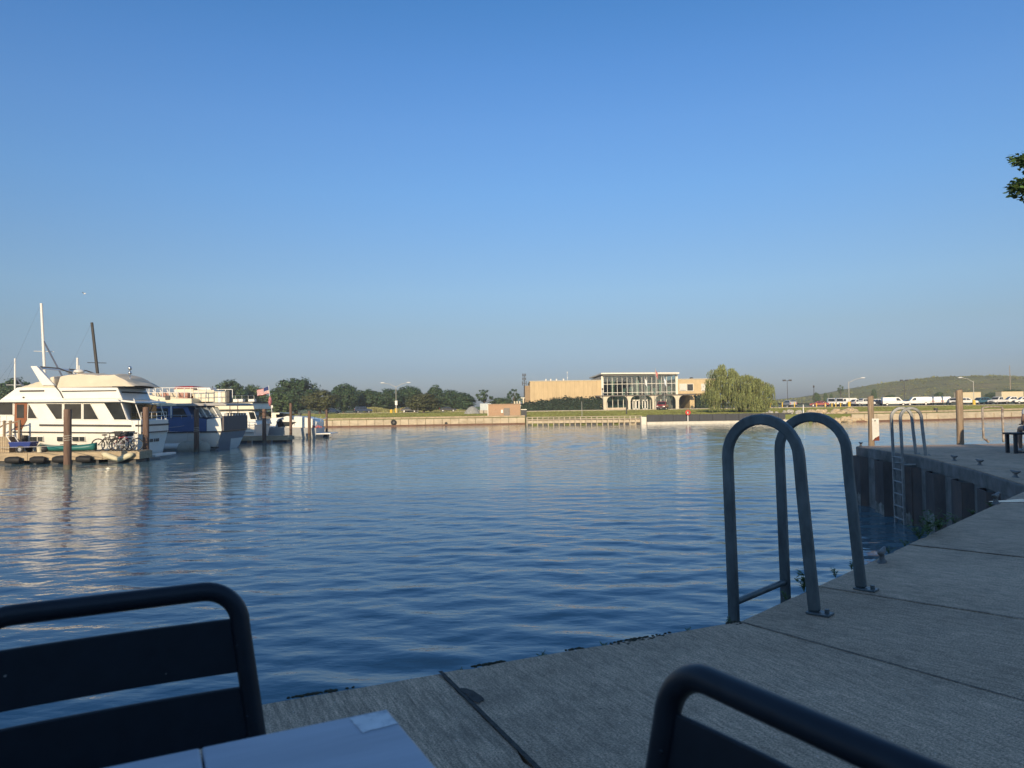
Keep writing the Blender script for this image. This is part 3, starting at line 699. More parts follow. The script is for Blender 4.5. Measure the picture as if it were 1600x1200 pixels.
# ------------------------------------------------------------------ table with pale tiled top
def table():
    cnr = G(606, 1107, 0.74).xy; t1 = R(27)
    ua = Vector((math.cos(t1), math.sin(t1))); na = Vector((ua.y, -ua.x))       # along far edge, towards viewer
    L, Wd = 1.15, 0.72
    c = cnr - ua * (L / 2) + na * (Wd / 2)
    t = thing('cafe_table', 'pale grey blue cafe table at bottom left with plank top', 'table', (c.x, c.y, 0), t1)
    m = mat('grey_blue_laminate', (0.46, 0.48, 0.54), 0.42, var=0.10, scale=6, stretch=(0.6, 6, 1), dirt=(0.36, 0.385, 0.45), dscale=5, damt=0.5)
    k = 4; sw = L / k; edges = [-L / 2, -L / 2 + 0.30, L / 2 - 0.265 - 0.30, L / 2 - 0.265, L / 2]
    for a, b in zip(edges[:-1], edges[1:]):
        build('top_plank', MB().b2((a + 0.0015, -Wd / 2, 0.715), (b - 0.0015, Wd / 2, 0.74)), m, t, local=True, bevel=0.003)
    build('top_frame', MB().b2((-L / 2 + 0.02, -Wd / 2 + 0.02, 0.69), (L / 2 - 0.02, Wd / 2 - 0.02, 0.714)), M_CHAIR, t, local=True)
    for sx in (-1, 1):
        for sy in (-1, 1): build('leg', MB().b2((sx * (L / 2 - 0.06) - 0.02, sy * (Wd / 2 - 0.06) - 0.02, 0), (sx * (L / 2 - 0.06) + 0.02, sy * (Wd / 2 - 0.06) + 0.02, 0.69)), M_CHAIR, t, local=True)
    # worn paper sticker without its print
    q = [G(547, 1121, 0.742), G(601, 1109, 0.742), G(621, 1129, 0.742), G(566, 1143, 0.742)]
    sm = mat('worn_sticker', (0.80, 0.80, 0.80), 0.6, var=0.12, scale=18, dirt=(0.33, 0.36, 0.43), dscale=34, damt=0.9)
    n = 9; pts = []
    rnd = random.Random(4)
    for i in range(4):
        a, b = q[i].xy, q[(i + 1) % 4].xy
        for j in range(n): pts.append(tuple(a.lerp(b, j / n) + Vector((rnd.uniform(-1, 1), rnd.uniform(-1, 1))) * 0.0016))
    st = build('paper_sticker', MB().slab(pts, 0.7405, 0.7412), sm); tag(st, 'small worn pale paper sticker on the table corner', 'sticker')
table()

# ------------------------------------------------------------------ weeds and moss along the quay edge
def weed(p, h, n, label, seed, spread=0.5, leafy=True):
    rnd = random.Random(seed); mb = MB()
    for i in range(n):
        a = rnd.uniform(0, 6.28); tl = rnd.uniform(0.1, spread); hh = h * rnd.uniform(0.5, 1.0)
        tip = Vector((math.cos(a) * tl * hh, math.sin(a) * tl * hh, hh))
        mb.tube([(p.x, p.y, p.z), (p.x + tip.x * 0.4, p.y + tip.y * 0.4, p.z + tip.z * 0.6), (p.x + tip.x, p.y + tip.y, p.z + tip.z)], 0.0016, 4)
        for j in range(7):
            q = 0.25 + 0.75 * j / 6; c = Vector((p.x, p.y, p.z)) + tip * q; b = rnd.uniform(0, 6.28); L = h * rnd.uniform(0.2, 0.36)
            d = Vector((math.cos(b), math.sin(b), rnd.uniform(-0.1, 0.7))).normalized(); s_ = d.cross(Vector((0, 0, 1))).normalized() * L * 0.24
            mb.add([c, c + d * L * 0.5 + s_, c + d * L, c + d * L * 0.5 - s_], [(0, 1, 2, 3)])
    tag(build('weed', mb, M_WEED, weld=None), label, 'weed', 'weeds along the quay edge')
def eB(s_, o=0.02): q = K + UB * s_ + WB * o; return Vector((q.x, q.y, -0.02))
def eA(s_, o=0.01): q = K - UA * s_ - NA * o; return Vector((q.x, q.y, -0.02))
weed(eB(0.93), 0.15, 10, 'tallest green weed, beside the near ladder land leg at the edge', 1)
weed(eB(0.66), 0.06, 5, 'tiny weed at the edge below the ladder crossbar', 2)
weed(eB(1.45), 0.07, 6, 'small spreading weed on the edge between both ladder hoops', 3, 0.9)
weed(eB(1.75), 0.08, 6, 'small leafy weed on the edge left of the near cleat', 4, 0.8)
for i, s_ in enumerate((2.55, 2.95)): weed(eB(s_), 0.06, 6, ('low weed on the edge just beyond the near cleat', 'second low weed on the edge beyond the near cleat')[i], 10 + i, 1.2)
for i, (s_, h, lb) in enumerate(((3.35, 0.16, 'bushy weed at the edge under the distant ladder, left one'), (3.6, 0.22, 'tallest bushy weed at the edge under the distant ladder'), (3.95, 0.13, 'bushy weed at the edge under the distant ladder, right one'),
                                  (4.5, 0.07, 'low weed on the edge midway to the far cleat'), (5.2, 0.07, 'low weed on the edge nearing the far cleat'), (6.0, 0.06, 'last low weed on the edge before the far cleat'))):
    weed(eB(s_), h, 12, lb, 20 + i, 1.1)
weed(eA(0.05), 0.05, 6, 'tiny weed at the foot of the near ladder water leg', 40)
for i, (s_, h) in enumerate(((0.33, 0.03), (0.85, 0.025), (1.2, 0.03), (1.62, 0.02))):
    weed(eA(s_), h, 7, ('tiny weed on the near edge, first left of the ladder', 'tiny weed on the near edge, second left of the ladder', 'tiny weed on the near edge, third left of the ladder', 'tiny weed on the near edge by the tarred joint')[i], 50 + i, 1.4)
def moss(s_, L, w, label, seed):
    rnd = random.Random(seed); mb = MB()
    for i in range(int(90 * L / 0.2)):
        x = rnd.gauss(0, L / 3); y = abs(rnd.gauss(0, w / 2)); q = K - UA * (s_ + x) + NA * (y - 0.005); r = rnd.uniform(0.003, 0.009)
        mb.ball((q.x, q.y, 0.0), (r * 1.3, r, r * 0.7), 5, 4)
    tag(build('moss_clump', mb, M_MOSS, weld=None), label, 'moss', 'moss clumps on the near quay edge', kind='stuff')
moss(0.66, 0.22, 0.045, 'largest dark moss clump on the near quay edge', 1)
moss(1.02, 0.06, 0.015, 'small moss clump on the near edge left of the largest', 2)
moss(1.48, 0.12, 0.02, 'thin moss clump on the near edge close to the tarred joint', 3)
moss(2.25, 0.16, 0.012, 'thin moss clump on the near edge beside the left chair', 4)
moss(0.03, 0.07, 0.05, 'moss ring at the near ladder foot', 5)
# ------------------------------------------------------------------ foliage
M_LEAF = [mat('foliage_deep', (0.055, 0.10, 0.038), 0.6, var=0.3, scale=0.5, island=0.45, trans=0.25),
          mat('foliage_mid', (0.09, 0.14, 0.048), 0.6, var=0.3, scale=0.5, island=0.45, trans=0.25),
          mat('foliage_olive', (0.105, 0.115, 0.042), 0.6, var=0.3, scale=0.5, island=0.45, trans=0.25)]
M_BARK = mat('bark', (0.09, 0.07, 0.055), 0.9, var=0.35, scale=6, bump=0.5, stretch=(3, 3, 0.5))
M_WILLOW = mat('willow_leaf', (0.235, 0.26, 0.09), 0.6, var=0.3, scale=0.5, island=0.5, trans=0.3)
M_HEDGE = mat('yew_hedge', (0.016, 0.034, 0.016), 0.7, var=0.4, scale=0.6, island=0.4)
def leaf_quad(V, F, c, n, size, rnd, asp=1.6):
    d = Vector((rnd.gauss(0, 1), rnd.gauss(0, 1), rnd.gauss(0, 1))).normalized()
    a = n.cross(d)
    if a.length < 1e-3: a = Vector((1, 0, 0))
    a = a.normalized(); b = n.cross(a).normalized(); o = len(V); s = size * rnd.uniform(0.6, 1.35)
    V += [c - a * s * 0.5, c + b * s * asp * 0.28 + n * s * 0.1, c + a * s * 0.5, c - b * s * asp * 0.28]
    F.append((o, o + 1, o + 2, o + 3))
def crown_mesh(seed, clumps, per, leaf, shape='round', sparse=0.0):
    """unit tree: crown about 1 wide, height 1, standing on z=0; clumps of leaf-sized faces"""
    rnd = random.Random(seed); V = []; F = []; centres = []
    for i in range(clumps):
        for _ in range(60):
            x, y, z = rnd.uniform(-1, 1), rnd.uniform(-1, 1), rnd.uniform(-1, 1)
            if x * x + y * y + z * z < 1 and x * x + y * y + z * z > 0.12: break
        zz = 0.50 + 0.43 * z; k = 0.43
        if shape == 'flat': zz = 0.53 + 0.40 * z; k = 0.46 * (1.0 if z > -0.2 else 0.85)
        if shape == 'tall': zz = 0.52 + 0.46 * z; k = 0.40 * (1 - 0.3 * max(0, z))
        if shape == 'open': zz = 0.68 + 0.30 * z; k = 0.42
        centres.append((Vector((x * k, y * k, zz)), rnd.uniform(0.055, 0.115) * (0.75 if shape == 'open' else 1)))
    for c, r in centres:
        for i in range(per):
            d = Vector((rnd.gauss(0, 1), rnd.gauss(0, 1), rnd.gauss(0, 1))).normalized(); q = r * rnd.uniform(0.45, 1.1)
            p = c + Vector((d.x * q * 1.15, d.y * q * 1.15, d.z * q * 0.85)); out = (d + (p - Vector((0, 0, 0.5))) * 1.2 + Vector((0, 0, 0.35))).normalized()
            leaf_quad(V, F, p, out, leaf, rnd)
    me = bpy.data.meshes.new('crown'); me.from_pydata([tuple(v) for v in V], [], F); me.update()
    tr = MB(); rr = random.Random(seed + 99); 
    tr.tube([(0, 0, -0.03), (0.008, 0, 0.18), (-0.01, 0.01, 0.42), (0.01, 0, 0.72)], 0.030, 7, taper=[1.25, 1, 0.7, 0.25])
    for c, r in centres[::max(1, clumps // 9)]:
        tr.tube([(0, 0, 0.20 + 0.2 * rr.random()), (c.x * 0.5, c.y * 0.5, c.z * 0.75), tuple(c)], 0.013, 5, taper=[1, 0.7, 0.25])
    mt = bpy.data.meshes.new('trunk'); mt.from_pydata(tr.v, [], tr.f); mt.update(); mt.materials.append(M_BARK)
    return me, mt
VAR = {'a': crown_mesh(1, 170, 44, 0.046, 'round'), 'b': crown_mesh(2, 180, 44, 0.046, 'flat'), 'c': crown_mesh(3, 150, 44, 0.046, 'tall'), 'd': crown_mesh(4, 42, 34, 0.05, 'open'), 'e': crown_mesh(5, 170, 44, 0.044, 'round')}
CROWNS = {}
for k, (cm, tm) in VAR.items():
    for j in range(3):
        q = cm.copy(); q.materials.append(M_LEAF[j]); CROWNS[k, j] = q
def tree(px, top, w_px, y, var, shade, label, base_z=None, rz=None, group='trees on the far shore'):
    p = D(px, 630, y); bz = land_z(p.x, y) if base_z is None else base_z
    h = D(px, top, y).z - bz; wid = w_px * y / FPX
    t = thing('tree', label, 'tree', (p.x, y, bz), rz if rz is not None else random.uniform(0, 6.28), group)
    t.scale = (wid, wid, h)
    link('trunk', VAR[var][1], None, t); link('crown', CROWNS[var, shade], None, t)
    return t
tree(20, 589, 78, 190, 'b', 0, 'dark tree behind the white yacht at the far left')
tree(358, 592, 62, 205, 'b', 0, 'broad round tree left of the flag, above the blue yacht')
tree(396, 600, 52, 215, 'a', 1, 'lighter tree directly behind the flag')
tree(462, 588, 84, 205, 'e', 0, 'biggest dark tree on the far shore, right of the flag')
tree(440, 611, 58, 188, 'a', 1, 'low bushy tree in front of the biggest tree, left side', )
tree(500, 608, 66, 188, 'b', 2, 'low olive tree in front of the biggest tree, right side')
tree(537, 598, 54, 215, 'a', 0, 'rounded tree just right of the biggest dark tree')
tree(558, 608, 34, 235, 'c', 0, 'narrow tree between two rounded trees behind the parked dark car')
tree(578, 606, 46, 225, 'e', 0, 'tree behind the pale reeds, left of the double street lamp')
tree(606, 606, 50, 222, 'b', 0, 'tree directly behind the double street lamp')
tree(640, 602, 60, 230, 'a', 0, 'tree right of the double street lamp, tallest of its cluster')
tree(681, 600, 34, 235, 'c', 0, 'narrow tree peeking above the brownish tree')
tree(662, 612, 60, 180, 'e', 2, 'brownish olive tree with visible trunk, standing on the lawn')
tree(701, 608, 50, 232, 'b', 0, 'tree right of the narrow peeking tree')
tree(723, 612, 46, 226, 'a', 0, 'last tree of the dense row before the sky gap')
tree(757, 608, 32, 215, 'd', 0, 'small open crowned tree standing alone left of the brick shed')
tree(782, 620, 40, 230, 'e', 1, 'low tree behind the brick shed')
tree(803, 607, 26, 205, 'd', 0, 'small open crowned tree beside the stone wing and antenna mast')
tree(1314, 601, 12, 330, 'd', 1, 'lone little tree at the foot of the grassy hill', base_z=2.2)
for px, tp, w, y, lb in ((1276, 612, 13, 300, 'round bush by the red and blue parked car'), (1290, 612.5, 7, 330, 'tiny bush left of the lone hill tree'), (1299, 613.5, 6, 330, 'tiniest bush right beside the lone hill tree'),
                         (1392, 616, 22, 290, 'wide bush behind the side-on cargo van'), (1468, 611, 16, 292, 'dark bush behind the row of three vans'),
                         (1556, 612, 34, 290, 'large shrub behind the white pickup'), (1582, 607, 42, 295, 'largest shrub at the hill foot on the right'), (1366, 606, 9, 330, 'scrubby bush on the left slope of the hill')):
    tree(px, tp, w, y, 'e', 1, lb, base_z=0.0, group='bushes at the foot of the hill')
# far-off wood closing the horizon
def far_wood():
    rnd = random.Random(8); V = []; F = []
    for i in range(9000):
        x = rnd.uniform(-420, 60); y = rnd.uniform(380, 420); h = 4.2 + 2.0 * math.sin(x * 0.05) + 1.6 * math.sin(x * 0.13 + 1)
        if x > 100: h *= max(0.25, 1 - (x - 100) / 120)
        leaf_quad(V, F, Vector((x, y, rnd.uniform(0, 1) ** 0.8 * h)), Vector((rnd.gauss(0, .5), -1, rnd.gauss(0.4, .5))).normalized(), 1.0, rnd)
    me = bpy.data.meshes.new('far_wood'); me.from_pydata([tuple(v) for v in V], [], F); me.materials.append(M_LEAF[0])
    o = link('far_wood', me, None, None); tag(o, 'distant low wood along the horizon behind the far shore', 'wood', kind='stuff')
far_wood()
def reeds():
    rnd = random.Random(9); V = []; F = []
    for i in range(5200):
        px = rnd.uniform(568, 730); y = rnd.uniform(205, 212); p = D(px, 640, y); h = rnd.uniform(0.9, 1.75) * (0.75 + 0.25 * math.sin(p.x * 0.6)) * (1 if px < 645 else 0.55)
        z = land_z(p.x, y); o = len(V); w = rnd.uniform(0.05, 0.12); l = rnd.gauss(0, 0.15)
        V += [(p.x - w, y, z), (p.x + w, y, z), (p.x + w * 0.4 + l, y, z + h), (p.x - w * 0.4 + l, y, z + h)]; F.append((o, o + 1, o + 2, o + 3))
    me = bpy.data.meshes.new('reeds'); me.from_pydata(V, [], F); me.materials.append(mat('pale_reed', (0.24, 0.23, 0.085), 0.8, var=0.3, scale=0.3, island=0.35, trans=0.2))
    tag(link('reeds', me, None, None), 'band of tall pale reeds behind the road', 'reeds', kind='stuff')
reeds()
def hill_scrub():
    rnd = random.Random(19); V = []; F = []
    me = bpy.data.objects['hill'].data; n = len(me.vertices)
    for i in range(9000):
        v = me.vertices[rnd.randrange(150 * 2, 150 * 15)].co
        if v.z < 0.1: continue
        c = Vector((v.x + rnd.uniform(-1, 1), v.y + rnd.uniform(-4, 4), v.z))
        s = rnd.uniform(0.25, 0.6) if rnd.random() < 0.97 else rnd.uniform(0.8, 1.4)
        for k in range(2): leaf_quad(V, F, c + Vector((rnd.gauss(0, s * .5), rnd.gauss(0, s * .5), s * 0.25)), Vector((rnd.gauss(0, .4), -0.8, 0.5)).normalized(), s, rnd)
    m2 = bpy.data.meshes.new('hill_scrub'); m2.from_pydata([tuple(v) for v in V], [], F); m2.materials.append(mat('scrub', (0.16, 0.165, 0.06), 0.8, var=0.4, scale=0.05, island=0.5, trans=0.2))
    tag(link('hill_scrub', m2, None, None), 'tussocks and scrub covering the grassy hill', 'scrub', kind='stuff')
hill_scrub()

def lawn_tufts():
    rng = np.random.default_rng(5); n = 60000
    y0 = rng.random(n); d = 2.2 + 78 * y0 ** 1.4; x = rng.uniform(-75, 150, n); yy = np.interp(x, SX, SY) + d
    keep = ~((x > 56) & (yy > 166)) & ~((x > -9) & (x < 2.2) & (yy < 119)) & ~((x > 2) & (x < 70) & (yy > 165)) & ~((x < -6) & (yy > 189)); x, yy, d = x[keep], yy[keep], d[keep]; n = len(x)
    z = np.interp(d, [0, 3, 12, 60, 80, 200], [-0.42, -0.40, -0.36, -0.12, -0.06, 0.0]); w = rng.uniform(0.10, 0.28, n); h = rng.uniform(0.05, 0.12, n); a = rng.uniform(-0.9, 0.9, n); l = rng.normal(0, 0.04, n)
    c, s = np.cos(a) * w, np.sin(a) * w
    V = np.stack([np.stack([x - c, yy - s, z - 0.01], -1), np.stack([x + c, yy + s, z - 0.01], -1), np.stack([x + c * .8 + l, yy + s * .8 + 0.04, z + h], -1), np.stack([x - c * .8 + l, yy - s * .8 + 0.04, z + h], -1)], 1).reshape(-1, 3)
    me = bpy.data.meshes.new('grass_tufts'); me.from_pydata(V.tolist(), [], np.arange(4 * n).reshape(-1, 4).tolist())
    me.materials.append(mat('grass_blade', (0.19, 0.20, 0.055), 0.8, var=0.3, scale=0.12, island=0.3, trans=0.2))
    tag(link('grass_tufts', me, None, None), 'short mown grass on the far shore lawn', 'grass', kind='stuff')
lawn_tufts()

# ------------------------------------------------------------------ willow
def willow():
    y = 118.0; base = D(1158, 645, y); bz = land_z(base.x, y); s = y / FPX
    t = thing('willow_tree', 'large weeping willow right of the glass fronted building', 'tree', (base.x, y, bz))
    tr = MB().tube([(base.x, y, bz - 0.2), (base.x + 0.1, y, bz + 1.2), (base.x - 0.3, y, bz + 3)], 0.42, 9, taper=[1.3, 1, 0.7])
    rnd = random.Random(12)
    tops = []
    # crown outline: domes of different height, from left to right
    def top_z(px): return D(px, interp(px, [1097, 1104, 1112, 1117, 1128, 1142, 1156, 1170, 1186, 1198, 1206, 1211], [628, 610, 586, 569, 567, 573, 574, 583, 590, 591, 604, 618]), y).z
    while len(tops) < 92:
        px = rnd.uniform(1102, 1204); v = rnd.uniform(-1, 0.9); tz = top_z(px); x = D(px, 600, y).x
        ry = 4.6 * math.sqrt(max(0.05, 1 - ((px - 1155) / 57) ** 2)); yy = y + v * ry
        z = bz + (tz - bz) * math.sqrt(max(0.12, 1 - (v * 0.92) ** 2)) * rnd.uniform(0.9, 1.0)
        if rnd.random() < 0.4: z = bz + (z - bz) * rnd.uniform(0.4, 0.9)
        c = Vector((x, yy, z))
        if all((c - o_).length > 0.66 for o_ in tops): tops.append(c)
    for c in tops[::4]:
        tr.tube([(base.x - 0.2, y, bz + 1.5 + rnd.random()), ((base.x + c.x) / 2, (y + c.y) / 2, max(bz + 2, c.z * 0.8)), tuple(c)], 0.10, 5, taper=[1, 0.7, 0.3])
    V = []; F = []
    for c in tops:
        R0 = rnd.uniform(0.55, 1.05); Lm = rnd.uniform(1.2, 3.4)
        for k in range(64):
            a = rnd.uniform(0, 6.28); r = R0 * math.sqrt(rnd.random()); x, yy = c.x + math.cos(a) * r, c.y + math.sin(a) * r
            z = c.z - 0.12 + rnd.uniform(-0.12, 0.12) - 0.55 * r * r; L = Lm * rnd.uniform(0.35, 1.0) * (0.5 + 0.5 * r / R0); L = min(L, z - bz - rnd.uniform(0.05, 0.7))
            if L < 0.2: continue
            n = max(2, int(L / 0.30)); dx, dy = math.cos(a) * 0.10, math.sin(a) * 0.10
            for j in range(n):
                q = j / n; cx = x + dx * math.sqrt(q) * 2; cy = yy + dy * math.sqrt(q) * 2; cz = z - L * q
                o = len(V); w = rnd.uniform(0.03, 0.06); ll = rnd.uniform(0.26, 0.48); b = rnd.uniform(0, 3.14); ox, oy = rnd.gauss(0, 0.03), rnd.gauss(0, 0.03); l = rnd.gauss(0, 0.04)
                V += [(cx + ox - w * math.cos(b), cy + oy - w * math.sin(b), cz), (cx + ox + w * math.cos(b), cy + oy + w * math.sin(b), cz), (cx + ox + l + w * .3, cy + oy, cz - ll), (cx + ox + l - w * .3, cy + oy, cz - ll)]; F.append((o, o + 1, o + 2, o + 3))
    build('trunk', tr, M_BARK, t, smooth=True)
    me = bpy.data.meshes.new('crown'); me.from_pydata([(a - base.x, b - y, c - bz) for a, b, c in V], [], F); me.materials.append(M_WILLOW)
    link('crown', me, None, t)
willow()

# ------------------------------------------------------------------ quayside tree whose bough tip enters at the right edge
def quay_tree():
    o = Vector((14.2, 13.2, 0)); t = thing('quay_tree', 'leafy tree on the quay whose bough tip enters at the right edge', 'tree', tuple(o))
    tr = MB(); tr.tube([(o.x, o.y, -0.1), (o.x - 0.05, o.y, 1.5), (o.x + 0.1, o.y, 3.2), (o.x, o.y, 5.6)], 0.2, 9, taper=[1.3, 1, 0.8, 0.4])
    tip1, tip2 = D(1591, 250, 13), D(1581, 290, 13)
    rnd = random.Random(6); ends = []
    for tp, z0 in ((tip1, 3.6), (tip2, 3.1)):
        m = Vector((12.0, 13.1, 4.9 if tp is tip1 else 4.3)); tr.tube([(o.x, o.y, z0), tuple(m), tuple(tp + Vector((0.5, 0, 0))), tuple(tp)], 0.07, 6, taper=[1, 0.6, 0.25, 0.08])
        for i in range(22): q = rnd.uniform(0, 1); ends.append((tp.lerp(m, q * 0.4), 0.16 + 0.25 * q))
    for i in range(46):
        a = rnd.uniform(0, 6.28); el = rnd.uniform(-0.2, 1.3); r = rnd.uniform(1.4, 3.2); c = o + Vector((math.cos(a) * math.cos(el) * r, math.sin(a) * math.cos(el) * r, 5.6 + 2.2 * math.sin(el)))
        if c.x < 11.3 + max(0, (c.y - 13)) * 0.8: continue
        tr.tube([(o.x, o.y, rnd.uniform(3, 5.4)), tuple(o.lerp(c, 0.55) + Vector((0, 0, 2.2))), tuple(c)], 0.05, 5, taper=[1, 0.6, 0.2]); ends.append((c, 0.9))
    V = []; F = []
    for c, r in ends:
        for i in range(80 if r < 0.7 else 60):
            d = Vector((rnd.gauss(0, 1), rnd.gauss(0, 1), rnd.gauss(0, 0.8))); d = d.normalized() * r * rnd.uniform(0.1, 1) ** 0.6
            p = c + d
            if r < 0.7 and p.x / p.y < 0.678: continue
            n = Vector((rnd.gauss(0, 0.6), rnd.gauss(0, 0.6), 1)).normalized(); a = Vector((rnd.gauss(0, 1), rnd.gauss(0, 1), -0.5)); a = (a - n * a.dot(n)).normalized(); b = n.cross(a); L = rnd.uniform(0.07, 0.12); w = L * 0.3; k = len(V)
            V += [p, p + a * L * .35 + b * w, p + a * L * .75 + b * w * .7, p + a * L, p + a * L * .75 - b * w * .7, p + a * L * .35 - b * w]; F.append(tuple(range(k, k + 6)))
    build('trunk', tr, M_BARK, t, smooth=True)
    me = bpy.data.meshes.new('crown'); me.from_pydata([tuple(v - o) for v in V], [], F)
    me.materials.append(mat('broad_leaf', (0.10, 0.165, 0.05), 0.5, var=0.3, scale=3, island=0.45, trans=0.3)); link('crown', me, None, t)
quay_tree()

# ------------------------------------------------------------------ far seawalls: concrete panels, ledge, stepped upper wall
M_SEA = mat('pale_seawall_concrete', (0.50, 0.42, 0.30), 0.9, var=0.14, scale=0.8, dirt=(0.30, 0.24, 0.165), dscale=0.5, damt=0.6, stretch=(1, 1, 2.2))  # pale buff concrete with random darker mottling
M_SEA2 = mat('seawall_step_concrete', (0.44, 0.35, 0.24), 0.9, var=0.2, scale=0.8, dirt=(0.24, 0.19, 0.13), dscale=0.6, damt=0.6)
M_RUSTLEDGE = mat('rusty_waler', (0.16, 0.085, 0.055), 0.9, var=0.3, scale=1)
def seawall(label, x0, x1, pw_, zt=-0.50, step=True):
    t = thing('seawall', label, 'seawall', (x0, shore(x0), WATER), group='seawalls of the far shore')
    n = round((x1 - x0) / pw_); rnd = random.Random(int(x0))
    for i in range(n):
        a, b = x0 + (x1 - x0) * i / n, x0 + (x1 - x0) * (i + 1) / n
        p, q = Vector((a, shore(a))), Vector((b, shore(b))); c = (p + q) / 2; rz = math.atan2((q - p).y, (q - p).x)
        build('concrete_panel', MB().box((c.x, c.y - 0.16 + rnd.uniform(-0.015, 0.015), (zt - 1.32) / 2), ((q - p).length - 0.05, 0.3, zt + 1.32), rz), M_SEA, t, bevel=0.02)
        build('waler', MB().box((c.x, c.y - 0.25, -1.42), ((q - p).length, 0.5, 0.18), rz), M_RUSTLEDGE, t)
        if i % 2: build('joint_post', MB().box((p.x, p.y - 0.34, -0.98), (0.12, 0.12, 0.55), rz), M_SEA2, t)
        if step: build('step_block', MB().box((c.x, c.y + 1.5, -0.41), ((q - p).length - 0.02, 0.9, 0.44), rz), M_SEA2, t, bevel=0.02)
    return t
seawall('long pale concrete seawall of the far shore, left of the brick shed', -100, 1.9, 1.25)
seawall('pale concrete seawall of the far shore below the parked vans', 44.3, 130, 1.75)
def outfall(px, py, y, r, label):
    c = D(px, py, y); mb = MB(); t = thing('rubber_tyre', label, 'tyre', (c.x, c.y, c.z - r), group='tyres hung on the left seawall')
    ring = [(c.x + r * 0.72 * math.cos(2 * math.pi * i / 18), c.y, c.z + r * 0.72 * math.sin(2 * math.pi * i / 18)) for i in range(18)]
    build('tread', mb.tube(ring, r * 0.3, 8, closed=True), M_BLACKRUB, t, smooth=True)
    build('backing', MB().cyl((c.x, c.y + 0.02, c.z), (c.x, c.y + 0.05, c.z), r * 0.7, n=16), M_TRIM, t)
outfall(615, 660, shore(-18) - 0.45, 0.42, 'large black tyre hanging on the left seawall')
outfall(697, 661.5, shore(-10) - 0.42, 0.2, 'small black tyre hanging on the seawall right of the large one')

# boardwalk with rail and crib in front of the building
def boardwalk():
    x0, x1 = 2.0, 17.4; t = thing('fishing_boardwalk', 'low boardwalk with pale rail along the water below the building', 'boardwalk', (x0, shore(x0), WATER))
    m = mat('bleached_timber', (0.52, 0.44, 0.33), 0.9, var=0.2, scale=2, stretch=(1, 1, 0.4))
    n = 21
    def py_(x): return interp(x, [x0, x1], [102.2, 99.6])
    for i in range(n + 1):
        x = x0 + (x1 - x0) * i / n; y = py_(x)
        build('rail_post', MB().box((x, y, -0.92), (0.11, 0.11, 1.16)), m, t)
    for z, h in ((-0.36, 0.07), (-0.66, 0.05)):
        a, b = Vector((x0, py_(x0) - 0.06, z)), Vector((x1, py_(x1) - 0.06, z)); build('rail', MB().tube([a, b], h * 0.6, 4), m, t)
    cr = mat('crib_concrete', (0.50, 0.43, 0.33), 0.9, var=0.2, scale=1.5)
    for i in range(n):
        xa, xb = x0 + (x1 - x0) * i / n, x0 + (x1 - x0) * (i + 1) / n; y = py_((xa + xb) / 2) + 0.35
        build('crib_block', MB().b2((xa + 0.05, y, -1.22), (xb - 0.05, y + 0.5, -0.78)), cr, t, bevel=0.02)
        if i % 3 != 1: build('rubbing_strip', MB().b2((xa + 0.1, y - 0.3, -1.5), (xb - 0.14, y - 0.1, -1.30)), M_TRIM, t)
    build('crib_back', MB().slab([(x0, py_(x0) + 0.95), (x1, py_(x1) + 0.95), (x1, py_(x1) + 1.05), (x0, py_(x0) + 1.05)], -1.7, -0.76), cr, t)
    build('deck', MB().slab([(x0, py_(x0) + 0.1), (x1, py_(x1) + 0.1), (x1, shore(x1) + 1.9), (x0, shore(x0) + 1.9)], -0.75, -0.60), m, t)
    tag(build('concrete_block', MB().b2((17.3, 99.0, -1.6), (18.0, 100.2, -0.48)), mat('white_block', (0.72, 0.66, 0.56), 0.8), bevel=0.03), 'pale concrete block between the boardwalk and the dark barrier', 'block')
boardwalk()
def barrier():
    x0, x1 = 18.05, 37.5; t = thing('dark_barrier', 'long dark steel barrier on the far shore below the willow', 'barrier', (x0, 99, WATER))
    m = mat('dark_sheet_barrier', (0.045, 0.048, 0.055), 0.7, var=0.2, scale=1.2, stretch=(3, 1, 0.6)); n = 11
    for i in range(n):
        xa, xb = x0 + (x1 - x0) * i / n, x0 + (x1 - x0) * (i + 1) / n; y = 99.0
        build('barrier_panel', MB().b2((xa + 0.02, y, -1.12), (xb - 0.02, y + 0.12, -0.22 + 0.01 * (i % 2))), m, t)
        build('footing', MB().b2((xa, y - 0.25, -1.6), (xb, y + 0.4, -1.16)), mat('pale_footing', (0.60, 0.56, 0.48), 0.9, var=0.15), t)
    c = D(1075, 644.5, 98.6); rt = thing('life_ring', 'red life ring above the dark barrier', 'life ring', (c.x, c.y, c.z - 0.38))
    rm = mat('life_ring_red', (0.62, 0.05, 0.035), 0.5)
    build('ring', MB().tube([(c.x + 0.27 * math.cos(6.283 * i / 16), c.y, c.z + 0.27 * math.sin(6.283 * i / 16)) for i in range(16)], 0.1, 8, closed=True), rm, rt, smooth=True)
    build('post', MB().b2((c.x - 0.05, c.y + 0.1, -1.2), (c.x + 0.05, c.y + 0.2, c.z + 0.1)), M_RAILWHITE, rt)
barrier()
